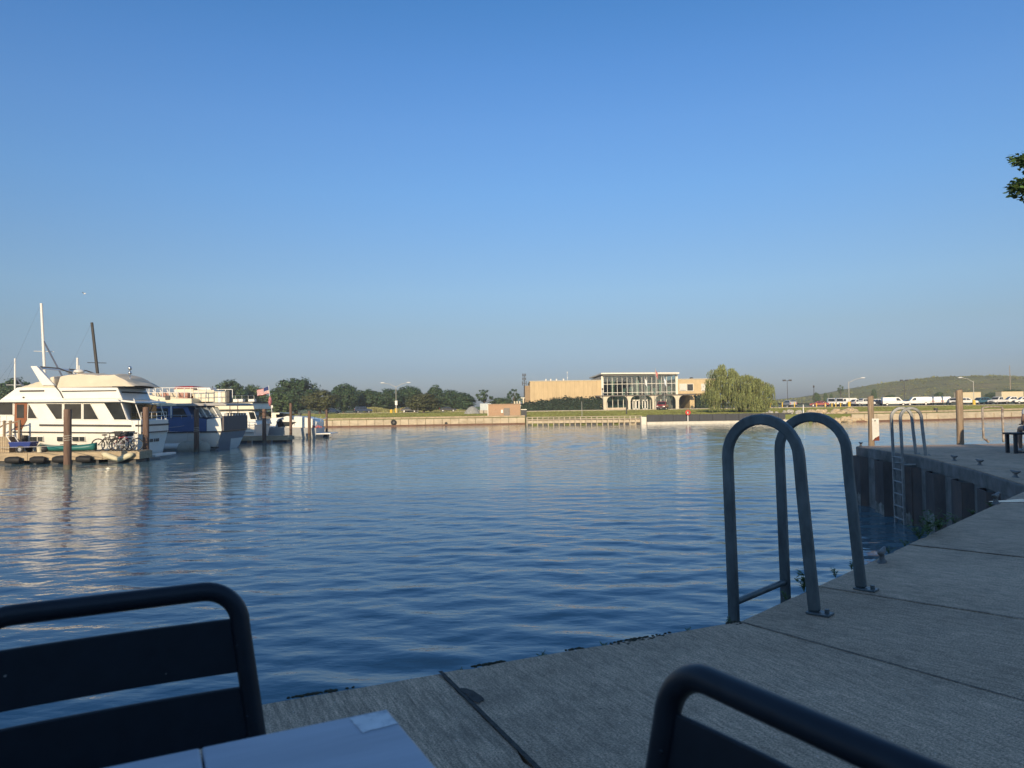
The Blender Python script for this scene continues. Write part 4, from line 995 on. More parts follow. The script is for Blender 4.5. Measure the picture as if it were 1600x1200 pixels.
def stones(name, label, pts, m, n, smin, smax, seed, grp):
    rnd = random.Random(seed)
    base = []
    for k in range(4):
        b = MB().ball((0, 0, 0), 1.0, 7, 5); b.v = [(x * rnd.uniform(0.75, 1.15), y * rnd.uniform(0.75, 1.15), z * rnd.uniform(0.6, 0.95)) for x, y, z in b.v]
        o = bpy.data.meshes.new(name); o.from_pydata(b.v, [], b.f); o.materials.append(m); base.append(o)
    t = thing(name + '_bank', label, 'rocks', (pts[0][0], pts[0][1], WATER))
    for i in range(n):
        q = rnd.random(); a, b, z0, z1 = pts; x = a[0] + (b[0] - a[0]) * q; w = rnd.random(); y = shore(x) - 0.5 + 3.2 * w; z = z0 + (z1 - z0) * w
        o = link(name, base[i % 4], None, t); s = rnd.uniform(smin, smax); o.location = (x - pts[0][0], y - pts[0][1], z - WATER); o.scale = (s * 1.3, s, s); o.rotation_euler = (rnd.uniform(-.4, .4), rnd.uniform(-.4, .4), rnd.uniform(0, 6.28))
stones('riprap_stone', 'bank of pale riprap stones right of the willow', ((34, 98.5), (40.5, 98), -1.5, 0.0), mat('riprap', (0.42, 0.39, 0.33), 0.9, var=0.25), 90, 0.18, 0.36, 3, None)
stones('sandstone_block', 'sandy coloured rock slope at the left end of the van seawall', ((40.2, 98), (46.5, 96), -1.4, 0.0), mat('sandstone', (0.50, 0.39, 0.25), 0.9, var=0.25), 110, 0.22, 0.5, 4, None)
# ------------------------------------------------------------------ main building on the far shore
M_STONE = mat('buff_stone', (0.56, 0.425, 0.245), 0.9, var=0.10, scale=0.9, stretch=(1.4, 1, 0.5), dirt=(0.44, 0.33, 0.19), dscale=0.5, damt=0.45, bump=0.2, bscale=6)
M_OFFWHITE = mat('off_white_frame', (0.72, 0.69, 0.60), 0.6, var=0.06)
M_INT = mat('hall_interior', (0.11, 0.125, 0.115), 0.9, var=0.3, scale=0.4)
GLASS = glass_mat('curtain_wall_glass', (0.72, 0.86, 0.84), 0.05, 0.85)
BY = 180.0
def bx(px, y=BY): return D(px, 620, y).x
def bzz(px, py, y=BY): return D(px, py, y).z
def building():
    t = thing('lakefront_building', 'buff stone lakefront building with a two storey glass hall', 'building', (D(1000, 640, BY).x, BY, -0.1))
    zb = -0.3
    # left wing
    xl, xr = bx(828.5), bx(940); zt = bzz(884, 595.6)
    build('wing_wall', MB().b2((xl, BY + 0.6, zb), (xr, BY + 24, zt)), M_STONE, t)
    build('parapet', MB().b2((xl - 0.08, BY + 0.5, zt), (xr, BY + 24, zt + 0.22)), mat('parapet_stone', (0.50, 0.44, 0.33), 0.9), t)
    build('rear_wall', MB().b2((xl - 1.2, BY + 3, zb), (xl - 0.01, BY + 20, zt - 0.9)), mat('rear_brick', (0.30, 0.22, 0.14), 0.9), t)
    nv = 16
    for i in range(1, nv):
        x = xl + (xr - xl) * i / nv; build('pilaster_joint', MB().b2((x - 0.03, BY + 0.56, zb), (x + 0.03, BY + 0.6, zt - 0.05)), mat('pilaster_joint_stone', (0.42, 0.31, 0.18), 0.9), t)  # joint strips in a darker buff than the wall stone
    # right wing
    x2, x3 = bx(1058.5), bx(1120); zt2 = bzz(1085, 592.8)
    build('wing_wall', MB().b2((x2, BY + 0.8, bzz(1085, 615)), (x3, BY + 24, zt2)), M_STONE, t)
    build('ground_wall', MB().b2((x2 + 3.4, BY + 1.6, zb), (x3, BY + 24, bzz(1085, 615))), M_STONE, t)
    build('parapet', MB().b2((x2, BY + 0.7, zt2), (x3 + 0.1, BY + 24, zt2 + 0.22)), mat('parapet_stone', (0.5, 0.44, 0.33)), t)
    for a, b, blind in ((1063, 1074, True), (1074.5, 1085, False), (1097, 1107, True)):
        xa, xb, za, zb_ = bx(a), bx(b), bzz(a, 611), bzz(a, 599.5)
        w = build('window', MB().b2((xa, BY + 0.70, za), (xb, BY + 0.9, zb_)), M_OFFWHITE, t)
        build('pane', MB().b2((xa + 0.12, BY + 0.66, za + 0.12), (xb - 0.12, BY + 0.72, zb_ - 0.12)), M_DARKGLASS, w)
        if blind: build('blind', MB().b2((xa + 0.13, BY + 0.63, za + 0.2), (xb - 0.13, BY + 0.65, zb_ - 0.13)), mat('pale_blind', (0.62, 0.60, 0.54), 0.9), w)
    # glass hall
    hx0, hx1 = bx(941.5), bx(1057.5); zr = bzz(1000, 586); zc = bzz(1000, 618); zm = bzz(1000, 599.6); zs = bzz(1000, 613)
    rf = MB().prism([(bx(938.5), bzz(938.5, 585.2)), (bx(938.5), bzz(938.5, 582.9)), (bx(1060), bzz(1060, 582.1)), (bx(1060), bzz(1060, 584.6))], BY - 1.6, BY + 26)
    build('roof', rf, M_OFFWHITE, t, bevel=0.04)
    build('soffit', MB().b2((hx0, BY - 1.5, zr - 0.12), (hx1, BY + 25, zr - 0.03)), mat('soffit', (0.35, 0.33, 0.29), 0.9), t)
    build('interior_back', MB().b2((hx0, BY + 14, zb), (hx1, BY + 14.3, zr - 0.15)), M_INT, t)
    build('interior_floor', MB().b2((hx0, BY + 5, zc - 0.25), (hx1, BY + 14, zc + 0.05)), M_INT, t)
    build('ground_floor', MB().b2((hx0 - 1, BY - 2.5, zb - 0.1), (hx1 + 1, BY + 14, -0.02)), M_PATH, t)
    for x in (hx0, hx1):
        build('corner_post', MB().b2((x - 0.28, BY - 0.25, zc), (x + 0.28, BY + 0.35, zr - 0.13)), M_OFFWHITE, t)
    build('side_wall', MB().b2((hx0 - 0.2, BY + 0.4, zt + 0.2), (hx0 + 0.05, BY + 24, zr - 0.14)), mat('side_panel', (0.42, 0.38, 0.31), 0.9), t)
    cols = 15; rows = [(zc + 0.28, zs), (zs, zm), (zm, zr - 0.15)]
    for i in range(cols + 1):
        x = hx0 + (hx1 - hx0) * i / cols
        if 0 < i < cols: build('mullion', MB().b2((x - 0.045, BY - 0.12, zc + 0.2), (x + 0.045, BY + 0.1, zr - 0.14)), M_OFFWHITE, t)
    for z in (zs, zm): build('transom_bar', MB().b2((hx0, BY - 0.09, z - 0.055), (hx1, BY + 0.07, z + 0.055)), M_OFFWHITE, t)
    for i in range(cols):
        for a, b in rows:
            xa, xb = hx0 + (hx1 - hx0) * i / cols, hx0 + (hx1 - hx0) * (i + 1) / cols
            build('glass_pane', MB().b2((xa + 0.08, BY - 0.01, a + 0.06), (xb - 0.08, BY + 0.02, b - 0.06)), GLASS, t)
    for i in range(3):       # flared columns standing behind the glass
        x = bx((957.5, 996, 1032.5)[i], BY + 3); col = MB(); prof = [(0.42, zc), (0.42, zc + 2.0), (0.5, zr - 1.7), (0.85, zr - 0.7), (1.35, zr - 0.2)]
        col.loft([[(x + r * c, BY + 3 + r * s_, z) for c, s_ in CIRC] for r, z in prof])
        build('flared_column', col, mat('pale_column', (0.62, 0.60, 0.50), 0.8), t, smooth='auto')
    for a, w, h in ((987, 1.1, 2.3), (975, 0.9, 2.0), (1012, 1.2, 2.5), (1023, 0.9, 1.9), (1046, 0.8, 2.2)):   # furniture and panels inside the hall
        x = bx(a, BY + 6); build('interior_panel', MB().b2((x - w / 2, BY + 6, zc + 0.05), (x + w / 2, BY + 6.2, zc + h)), mat('interior_pale', (0.42, 0.44, 0.42), 0.9, var=0.4, scale=1), t)
    # canopy and arcade
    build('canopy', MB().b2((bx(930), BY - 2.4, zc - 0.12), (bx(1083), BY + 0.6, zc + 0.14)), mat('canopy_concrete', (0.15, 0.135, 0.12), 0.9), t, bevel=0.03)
    for px_, w in ((945, 0.42), (983, 0.3), (1021, 0.3), (1058, 0.38)):
        x = bx(px_, BY - 2); za = zc - 0.12
        poly = [(x - w, -0.2), (x + w, -0.2), (x + w, za - 1.3), (x + w + 0.12, za - 0.7), (x + w + 0.45, za - 0.25), (x + w + 1.0, za - 0.005), (x - w - 1.0, za - 0.005), (x - w - 0.45, za - 0.25), (x - w - 0.12, za - 0.7), (x - w, za - 1.3)]
        build('arcade_pier', MB().prism(poly, BY - 2.2, BY - 1.6), mat('pier_concrete', (0.64, 0.57, 0.44), 0.9), t, bevel=0.03)
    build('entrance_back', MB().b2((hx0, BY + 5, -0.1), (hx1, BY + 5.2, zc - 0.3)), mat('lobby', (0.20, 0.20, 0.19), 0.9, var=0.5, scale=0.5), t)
    n = 12
    for i in range(n):
        xa, xb = hx0 + 1.2 + (hx1 - hx0 - 2.4) * i / n, hx0 + 1.2 + (hx1 - hx0 - 2.4) * (i + 1) / n
        build('ground_pane', MB().b2((xa + 0.05, BY + 0.5, 0.05), (xb - 0.05, BY + 0.53, zc - 0.2)), GLASS, t)
        build('ground_mullion', MB().b2((xa - 0.06, BY + 0.42, 0), (xa + 0.06, BY + 0.6, zc - 0.15)), M_OFFWHITE, t)
    for a, b in ((988.5, 993.5), (993.8, 998.5), (1003.5, 1008), (1008.3, 1012.5)):
        xa, xb = bx(a), bx(b); d = MB()
        for lo, hi in (((xa, 0), (xa + 0.14, 2.25)), ((xb - 0.14, 0), (xb, 2.25)), ((xa, 2.1), (xb, 2.35)), ((xa, 0), (xb, 0.22))): d.b2((lo[0], BY + 0.25, lo[1]), (hi[0], BY + 0.38, hi[1]))
        dd = build('door', d, mat('white_door', (0.8, 0.78, 0.72), 0.5), t)
        build('handle', MB().b2((xb - 0.3, BY + 0.15, 0.9), (xb - 0.24, BY + 0.2, 1.3)), M_TRIM, dd)
    build('planter_wall', MB().b2((hx0 + 0.8, BY - 1.2, 0), (bx(978), BY - 0.6, 0.5)), mat('planter', (0.55, 0.45, 0.34), 0.9), t)
    build('terrace', MB().b2((bx(823), BY - 6.0, -0.4), (bx(1110), BY - 2.45, -0.03)), M_PATH, t)
    for px_ in (853.5, 861, 870, 881):
        x = bx(px_, BY + 3); build('roof_vent', MB().cyl((x, BY + 3, zt), (x, BY + 3, zt + 0.62), 0.17, n=8).ball((x, BY + 3, zt + 0.62), (0.22, 0.22, 0.12), 8, 5), mat('white_vent', (0.8, 0.78, 0.72), 0.5), t)
    x = bx(887, BY + 5); a = build('roof_antenna', MB().cyl((x, BY + 5, zt), (x, BY + 5, zt + 2.6), 0.03, n=6).ball((x, BY + 5, zt + 1.0), (0.12, 0.12, 0.18)).ball((x, BY + 5, zt + 2.3), (0.12, 0.12, 0.2)), M_RAILWHITE, t)
    x = bx(1081, BY + 3); build('roof_vent', MB().ball((x, BY + 3, zt2 + 0.35), (0.5, 0.4, 0.3)), M_TRIM, t)
building()
def hedge(label, x0, x1, y, depth, topf, seed, n):
    rnd = random.Random(seed); t = thing('hedge', label, 'hedge', ((x0 + x1) / 2, y, -0.2), group='clipped dark hedges'); V = []; F = []
    for i in range(n):
        x = rnd.uniform(x0, x1); h = topf(x); face = rnd.random()
        if face < 0.6: p = Vector((x, y - depth / 2 + rnd.gauss(0, 0.16), rnd.uniform(-0.2, h))); nn_ = Vector((rnd.gauss(0, .5), -1, rnd.gauss(.3, .5))).normalized()
        else: p = Vector((x, y + rnd.uniform(-depth / 2, depth / 2), h + rnd.gauss(0, 0.1) + (rnd.random() ** 6) * 0.5)); nn_ = Vector((rnd.gauss(0, .5), rnd.gauss(0, .5), 1)).normalized()
        leaf_quad(V, F, p, nn_, 0.32, rnd)
    me = bpy.data.meshes.new('foliage'); o = ORG[t]; me.from_pydata([(v[0] - o.x, v[1] - o.y, v[2] - o.z) for v in V], [], F); me.materials.append(M_HEDGE); link('foliage', me, None, t)
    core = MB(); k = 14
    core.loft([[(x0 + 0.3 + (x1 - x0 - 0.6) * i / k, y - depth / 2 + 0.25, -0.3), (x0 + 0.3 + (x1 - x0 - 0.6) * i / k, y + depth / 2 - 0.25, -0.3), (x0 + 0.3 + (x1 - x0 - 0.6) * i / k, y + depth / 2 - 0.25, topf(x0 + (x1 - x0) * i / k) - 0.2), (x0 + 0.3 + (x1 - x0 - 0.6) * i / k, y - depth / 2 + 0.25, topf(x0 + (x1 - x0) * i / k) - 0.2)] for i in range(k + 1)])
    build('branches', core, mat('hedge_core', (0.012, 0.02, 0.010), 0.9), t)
hx_a, hx_b = bx(814, 172), bx(939.5, 172)
hedge('long dark hedge along the stone wing', hx_a, hx_b, 172, 3.0, lambda x: interp(x, [hx_a, hx_a + 3, hx_a + 6, hx_a + 10, hx_b], [1.6, 2.0, 2.35, 2.85, 2.6]) + 0.15 * math.sin(x * 2.1), 3, 4200)
hedge('short dark hedge between the arcade and the willow', bx(1085, 172), bx(1112, 172), 172, 3.0, lambda x: 2.9 + 0.15 * math.sin(x * 1.7), 4, 1300)

# ------------------------------------------------------------------ brick shed, steps and gate
def shed():
    y = 114.0; x0, x1 = D(763, 640, y).x, D(813, 640, y).x; zt = D(790, 632.3, y).z; zb = -0.5
    t = thing('brick_shed', 'small flat roofed brick shed with grey door at the water', 'shed', (x0, y, zb))
    m = bpy.data.materials.new('tan_brick'); m.use_nodes = True; n = m.node_tree.nodes; l = m.node_tree.links
    br = n.new('ShaderNodeTexBrick'); tc = n.new('ShaderNodeTexCoord'); mp = n.new('ShaderNodeMapping'); mp.inputs['Rotation'].default_value = (R(90), 0, 0)
    l.new(tc.outputs['Object'], mp.inputs[0]); l.new(mp.outputs[0], br.inputs[0]); br.inputs['Scale'].default_value = 4.0
    br.inputs['Color1'].default_value = (0.38, 0.225, 0.135, 1); br.inputs['Color2'].default_value = (0.46, 0.28, 0.165, 1); br.inputs['Mortar'].default_value = (0.42, 0.33, 0.24, 1)
    l.new(br.outputs[0], n['Principled BSDF'].inputs['Base Color']); n['Principled BSDF'].inputs['Roughness'].default_value = 0.9
    build('wall', MB().b2((x0, y, zb), (x1, y + 4, zt)), m, t)
    build('roof_edge', MB().b2((x0 - 0.06, y - 0.06, zt), (x1 + 0.06, y + 4.06, zt + 0.13)), mat('shed_coping', (0.36, 0.25, 0.17), 0.9), t)
    a, b = D(787, 640, y).x, D(796.5, 640, y).x; d = build('door', MB().b2((a, y - 0.05, zb + 0.06), (b, y - 0.005, D(790, 637.5, y).z)), mat('grey_door', (0.20, 0.175, 0.15), 0.6), t)
    build('handle', MB().ball((b - 0.12, y - 0.09, zb + 0.95), 0.05), M_CHROME, d)
    build('downpipe', MB().b2((x0 - 0.12, y - 0.1, zb), (x0 - 0.01, y - 0.01, zt)), M_OFFWHITE, t)
    x = D(784.5, 644, y).x; build('meter_box', MB().b2((x - 0.15, y - 0.15, 0.2), (x + 0.15, y, 0.7)), M_RAILWHITE, t)
    g0, g1 = D(814, 640, y).x, D(823, 640, y).x; g = thing('metal_gate', 'dark gate right beside the brick shed', 'gate', (g0, y, zb))
    for i in range(7): q = g0 + (g1 - g0) * (i + 0.5) / 7; build('gate_bar', MB().b2((q - 0.045, y + 0.5, zb), (q + 0.045, y + 0.56, 0.62)), mat('gate_grey', (0.06, 0.065, 0.075), 0.7), g)
    build('gate_frame', MB().b2((g0, y + 0.48, 0.62), (g1, y + 0.58, 0.74)), M_OFFWHITE, g); build('gate_frame', MB().b2((g0, y + 0.57, zb), (g1, y + 0.62, 0.6)), M_TRIM, g)
shed()
def loading_steps():
    y = 186.0; t = thing('concrete_platform', 'pale raised concrete platform with posts between shed and stone wing', 'platform', (D(812, 630, y).x, y, 0))
    x0, x1 = D(803, 630, y).x, D(826, 630, y).x
    build('deck', MB().b2((x0, y, 1.2), (x1, y + 4, 1.55)), M_OFFWHITE, t)
    for px_ in (804, 808, 812, 818): x = D(px_, 630, y).x; build('post', MB().b2((x - 0.16, y, -0.2), (x + 0.16, y + 0.4, 2.5 if px_ < 813 else 3.2)), mat('pier_concrete', (0.64, 0.57, 0.44)), t)
    build('upper_slab', MB().b2((D(814, 630, y).x, y, 3.2), (D(826, 630, y).x, y + 4, 3.4)), M_OFFWHITE, t)
    for i in range(4): build('stair', MB().b2((D(818, 630, y).x + i * 0.35, y - 0.3 + 0.01 * i, 1.55 + i * 0.4), (D(826, 630, y).x, y + 3, 1.93 + i * 0.4)), mat('brown_stair', (0.25, 0.19, 0.14)), t)
loading_steps()
def antenna_mast():
    y = 190.0; b = D(819.5, 620, y); t = thing('antenna_mast', 'dark mast with stacked antennas left of the stone wing', 'mast', (b.x, y, 0)); m = mat('mast_dark', (0.035, 0.038, 0.045), 0.6)
    zt = D(819, 584, y).z; build('pole', MB().cyl((b.x, y, -0.1), (b.x, y, zt), 0.17, 0.11, 8), m, t)
    for pz, w in ((586, 0.75), (592, 0.75), (599, 0.95)):
        z = D(819, pz, y).z
        for s_ in (-1, 0, 1): build('panel_antenna', MB().box((b.x + s_ * w / 2, y - 0.15, z), (0.2, 0.16, 0.75 if pz < 599 else 1.1)), m, t)
        build('bracket', MB().box((b.x, y, z), (w, 0.12, 0.12)), m, t)
antenna_mast()

# ------------------------------------------------------------------ lamps, poles, flagpoles, bollards, signs
M_POLE = mat('grey_pole', (0.42, 0.41, 0.38), 0.5, var=0.1); M_DPOLE = mat('dark_pole', (0.06, 0.06, 0.065), 0.6); M_YELLOW = mat('traffic_yellow', (0.70, 0.46, 0.04), 0.6, var=0.1)
def lamp(px, top, bot, y, kind, label, base=None):
    p = D(px, bot, y); zb = land_z(p.x, y) if bot is not None else 0; zt = D(px, top, y).z; t = thing('street_lamp', label, 'street lamp', (p.x, y, zb), group='street lamps on the far shore')
    m = M_POLE if kind in ('double', 'arm', 'armleft') else M_DPOLE; r = 0.10 if y < 210 else 0.13
    build('pole', MB().cyl((p.x, y, zb - 0.1), (p.x, y, zt), r, r * 0.6, 8), m, t, smooth='auto')
    arms = {'double': (-1, 1), 'arm': (1,), 'armleft': (-1,), 'box': (-1, 1), 'globe': ()}[kind]
    for s_ in arms:
        if kind == 'box':
            build('arm', MB().tube([(p.x, y, zt - 0.15), (p.x + s_ * 0.7, y, zt - 0.1)], 0.05, 6), m, t)
            build('lamp_head', MB().box((p.x + s_ * 0.8, y, zt - 0.05), (0.75, 0.5, 0.42)), m, t, bevel=0.03)
        else:
            L = 2.9; build('arm', MB().tube([(p.x, y, zt - 0.3), (p.x + s_ * L * 0.5, y - 0.2, zt + 0.45), (p.x + s_ * L, y - 0.4, zt + 0.75)], 0.06, 6), m, t)
            build('lamp_head', MB().ball((p.x + s_ * (L + 0.4), y - 0.4, zt + 0.8), (0.6, 0.28, 0.16), 8, 5), mat('lamp_head_white', (0.7, 0.7, 0.68), 0.4), t)
    if kind == 'globe': build('lamp_head', MB().ball((p.x, y, zt), (0.2, 0.2, 0.3), 8, 6), m, t)
    if base == 'yellow': build('pole_base', MB().cyl((p.x, y, zb), (p.x, y, zb + 1.2), 0.34, n=10), M_YELLOW, t)
    if base == 'white': build('pole_base', MB().cyl((p.x, y, zb), (p.x, y, zb + 1.3), 0.3, n=10), M_OFFWHITE, t)
lamp(619, 603, 640, 186, 'double', 'double armed street lamp with yellow base on the left lawn', 'yellow')
build_sig = D(619, 629, 185.8)
lamp(1231, 594, 634, 200, 'box', 'dark twin box lamp beside the willow', 'white')
lamp(1327, 596, 634, 176, 'arm', 'single armed grey street lamp left of the timber post', 'yellow')
lamp(1414, 594, 634, 215, 'box', 'dark twin box lamp behind the side-on cargo van', 'white')
lamp(1522, 595, 633, 176, 'armleft', 'single armed pale street lamp right of the tall timber post', 'yellow')
lamp(1272.5, 604, 642, 170, 'globe', 'dark lamp post by the red and blue parked car')
lamp(942, 608, 640, 176, 'globe', 'dark lamp post at the left end of the arcade')
lamp(979, 615, 652, 112, 'globe', 'short dark lamp post on the lawn before the arcade')
def pole(px, top, y, label, r=0.06, m=None, extra=None, zb=None):
    p = D(px, 630, y); z0 = land_z(p.x, y) if zb is None else zb; zt = D(px, top, y).z; t = thing('pole', label, 'pole', (p.x, y, z0)); build('shaft', MB().cyl((p.x, y, z0 - 0.1), (p.x, y, zt), r, r * 0.6, 6), m or M_POLE, t)
    if extra: extra(t, p.x, y, zt)
pole(1579.5, 571, 330, 'tall thin utility pole before the hill at the right', 0.2, mat('utility_wood', (0.30, 0.24, 0.18), 0.9), zb=1.5)
pole(909, 627, 104, 'thin pale pole standing above the boardwalk', 0.04)
pole(1255, 632, 100, 'white marker post on the shore right of the willow', 0.09, M_RAILWHITE)
def flagpole(px, top, y, label, col):
    def fl(t, x, yy, zt):
        mb = MB(); mb.grid(lambda u, v: (x + 0.05 + u * 0.45 + 0.1 * v, yy + 0.12 * math.sin(u * 5 + v * 3), zt - 0.4 - v * 1.5 - u * 0.8), 8, 10)
        o = build('flag', mb, col, t, smooth=True, weld=None); so = o.modifiers.new('solid', 'SOLIDIFY'); so.thickness = 0.02
    pole(px, top, y, label, 0.07, None, fl)
flagpole(1008, 588, 168, 'flagpole with white furled flag, left of three before the glass hall', mat('flag_white', (0.75, 0.75, 0.74), 0.9))
flagpole(1025, 575, 168, 'tallest flagpole, middle of three before the glass hall', mat('flag_red_white', (0.55, 0.20, 0.18), 0.9, var=0.7, scale=1.5))
flagpole(1038, 587, 168, 'flagpole with pale blue flag, right of three before the glass hall', mat('flag_pale_blue', (0.62, 0.68, 0.74), 0.9))
def bollard(px, bot, y, label, m=None, h=1.1, w=0.14):
    p = D(px, bot, y); z = land_z(p.x, y); t = thing('bollard', label, 'bollard', (p.x, y, z), group='bollards on the far shore')
    build('shaft', MB().cyl((p.x, y, z - 0.1), (p.x, y, z + h), w, n=8).ball((p.x, y, z + h), (w, w, w * 0.7), 8, 5), m or M_YELLOW, t, smooth='auto')
for px_, lb in ((1204, 'yellow bollard at the willow right side'), (1222.5, 'yellow bollard left of the parked utility cart'), (1241.5, 'yellow bollard right of the parked utility cart'), (1289.5, 'yellow bollard left of the first white van'), (1300, 'yellow bollard before the first white van'), (1306, 'yellow bollard before the second white van'), (1313.5, 'yellow bollard right of the second white van'), (1276, 'yellow bollard before the red and blue car')):
    bollard(px_, 636, 168, lb, h=1.25 if px_ < 1260 else 0.95, w=0.12)
bollard(611.5, 643, 184, 'short yellow box bollard beside the double lamp base', h=0.75, w=0.36)
sg = D(619, 629.5, 185.5); tag(build('white_sign', MB().b2((sg.x - 0.3, sg.y, sg.z - 0.55), (sg.x + 0.3, sg.y + 0.05, sg.z + 0.55)).b2((sg.x - 0.04, sg.y + 0.06, -0.2), (sg.x + 0.04, sg.y + 0.12, sg.z)), M_RAILWHITE), 'small white sign on the double lamp pole', 'sign')
for px_, lb in ((653, 'small white sign post left of the brownish tree'), (425, 'white sign post by the small boats near the flag')):
    y = 178; p = D(px_, 640, y); z = land_z(p.x, y); t = thing('sign_post', lb, 'sign', (p.x, y, z)); build('shaft', MB().cyl((p.x, y, z), (p.x, y, z + 2.4), 0.05, n=6), M_POLE, t); build('plate', MB().box((p.x, y - 0.06, z + 2.1), (0.45, 0.04, 0.6)), M_RAILWHITE, t)
bn = D(1470, 641.5, 98.6); tag(build('litter_bin', MB().cyl((bn.x, 99.8, -0.45), (bn.x, 99.8, 0.05), 0.22, 0.25, 10).cyl((bn.x, 99.8, 0.05), (bn.x, 99.8, 0.12), 0.27, n=10), M_TRIM), 'small black bin on the seawall below the vans', 'bin')
def rubble():
    y = 150; t = thing('rubble_pile', 'grey gravel pile with concrete blocks left of the brick shed', 'pile', (D(738, 640, y).x, y, 0)); o = ORG[t]; m = mat('grey_gravel', (0.30, 0.30, 0.28), 0.95, var=0.3, scale=3, bump=0.6, bscale=8)
    build('gravel', MB().grid(lambda u, v: (o.x + (u - .5) * 3.4, y + (v - .5) * 3.4, -0.2 + 1.5 * max(0, 1 - ((u - .5) ** 2 + (v - .5) ** 2) * 4) ** 0.9 + 0.07 * math.sin(u * 40) * math.sin(v * 37)), 24, 24), m, t, weld=None)
    x = D(752, 640, y).x
    for i in range(5): build('block', MB().box((x - 0.8 + i * 0.8, y - 0.2 * (i % 2), 0.15), (0.7, 0.6, 0.75), 0.2 * i), mat('rubble_block', (0.48, 0.42, 0.33), 0.9), t, bevel=0.03)
    build('tank', MB().b2((x - 0.4, y + 3, 0), (x + 1.9, y + 5, 1.9)), mat('pale_tank', (0.5, 0.55, 0.55), 0.6), t, bevel=0.1)
rubble()

# ------------------------------------------------------------------ vehicles
M_TYRE = M_BLACKRUB; M_RIM = mat('wheel_rim', (0.4, 0.4, 0.4), 0.4, metal=0.6); M_CARGLASS = mat('car_glass', (0.02, 0.024, 0.028), 0.08, spec=0.6); M_HEAD = mat('headlight_lens', (0.75, 0.75, 0.72), 0.15); M_TAIL = mat('tail_lens', (0.45, 0.02, 0.02), 0.25); M_BUMP = mat('bumper_black', (0.03, 0.03, 0.032), 0.6)
def paint(name, c): return mat('paint_' + name, c, 0.35, var=0.04, coat=0.5)
PAINT = {'white': paint('white', (0.76, 0.74, 0.69)), 'black': paint('black', (0.022, 0.024, 0.03)), 'navy': paint('navy', (0.03, 0.05, 0.10)), 'teal': paint('teal', (0.04, 0.12, 0.17)), 'red': paint('red', (0.28, 0.03, 0.025)), 'silver': paint('silver', (0.42, 0.42, 0.42)), 'tan': paint('tan', (0.62, 0.53, 0.36))}
SHAPES = {   # lower body outline, cabin outline (x forward), length, width, windows
    'van': dict(w=1.95, L=5.6, lower=[(-2.8, 0.45), (-2.8, 1.15), (1.55, 1.15), (2.6, 1.05), (2.8, 0.75), (2.8, 0.45)], cabin=[(-2.8, 1.15), (-2.72, 2.05), (-2.4, 2.12), (0.75, 2.12), (1.05, 2.05), (1.85, 1.14)], side=[[(0.35, 1.25), (0.35, 1.9), (0.85, 1.9), (1.45, 1.25)]], wheels=(-1.8, 1.85)),
    'suv': dict(w=1.9, L=4.8, lower=[(-2.4, 0.5), (-2.4, 1.05), (1.1, 1.08), (2.2, 1.0), (2.4, 0.75), (2.4, 0.45)], cabin=[(-2.38, 1.05), (-2.1, 1.68), (-1.8, 1.75), (0.2, 1.75), (0.5, 1.68), (1.25, 1.06)], side=[[(-2.1, 1.15), (-1.9, 1.6), (-1.1, 1.62), (-1.1, 1.15)], [(-1.0, 1.15), (-1.0, 1.62), (-0.2, 1.62), (-0.2, 1.15)], [(-0.1, 1.15), (-0.1, 1.62), (0.3, 1.6), (0.9, 1.15)]], wheels=(-1.45, 1.45)),
    'sedan': dict(w=1.8, L=4.6, lower=[(-2.3, 0.4), (-2.3, 0.9), (-1.6, 0.98), (1.0, 0.95), (2.15, 0.8), (2.3, 0.6), (2.3, 0.35)], cabin=[(-1.75, 0.96), (-1.1, 1.38), (-0.8, 1.43), (0.1, 1.43), (0.35, 1.38), (1.1, 0.94)], side=[[(-1.4, 1.02), (-1.05, 1.32), (-0.4, 1.35), (-0.4, 1.02)], [(-0.32, 1.02), (-0.32, 1.35), (0.15, 1.34), (0.75, 1.02)]], wheels=(-1.4, 1.4)),
    'pickup': dict(w=1.95, L=5.6, lower=[(-2.8, 0.6), (-2.8, 1.12), (-0.7, 1.12), (1.4, 1.14), (2.6, 1.08), (2.8, 0.8), (2.8, 0.5)], cabin=[(-0.75, 1.13), (-0.6, 1.8), (-0.35, 1.87), (0.55, 1.87), (0.8, 1.8), (1.5, 1.13)], side=[[(-0.55, 1.22), (-0.45, 1.72), (0.05, 1.75), (0.05, 1.22)], [(0.13, 1.22), (0.13, 1.75), (0.55, 1.73), (1.1, 1.22)]], wheels=(-1.75, 1.85)),
}
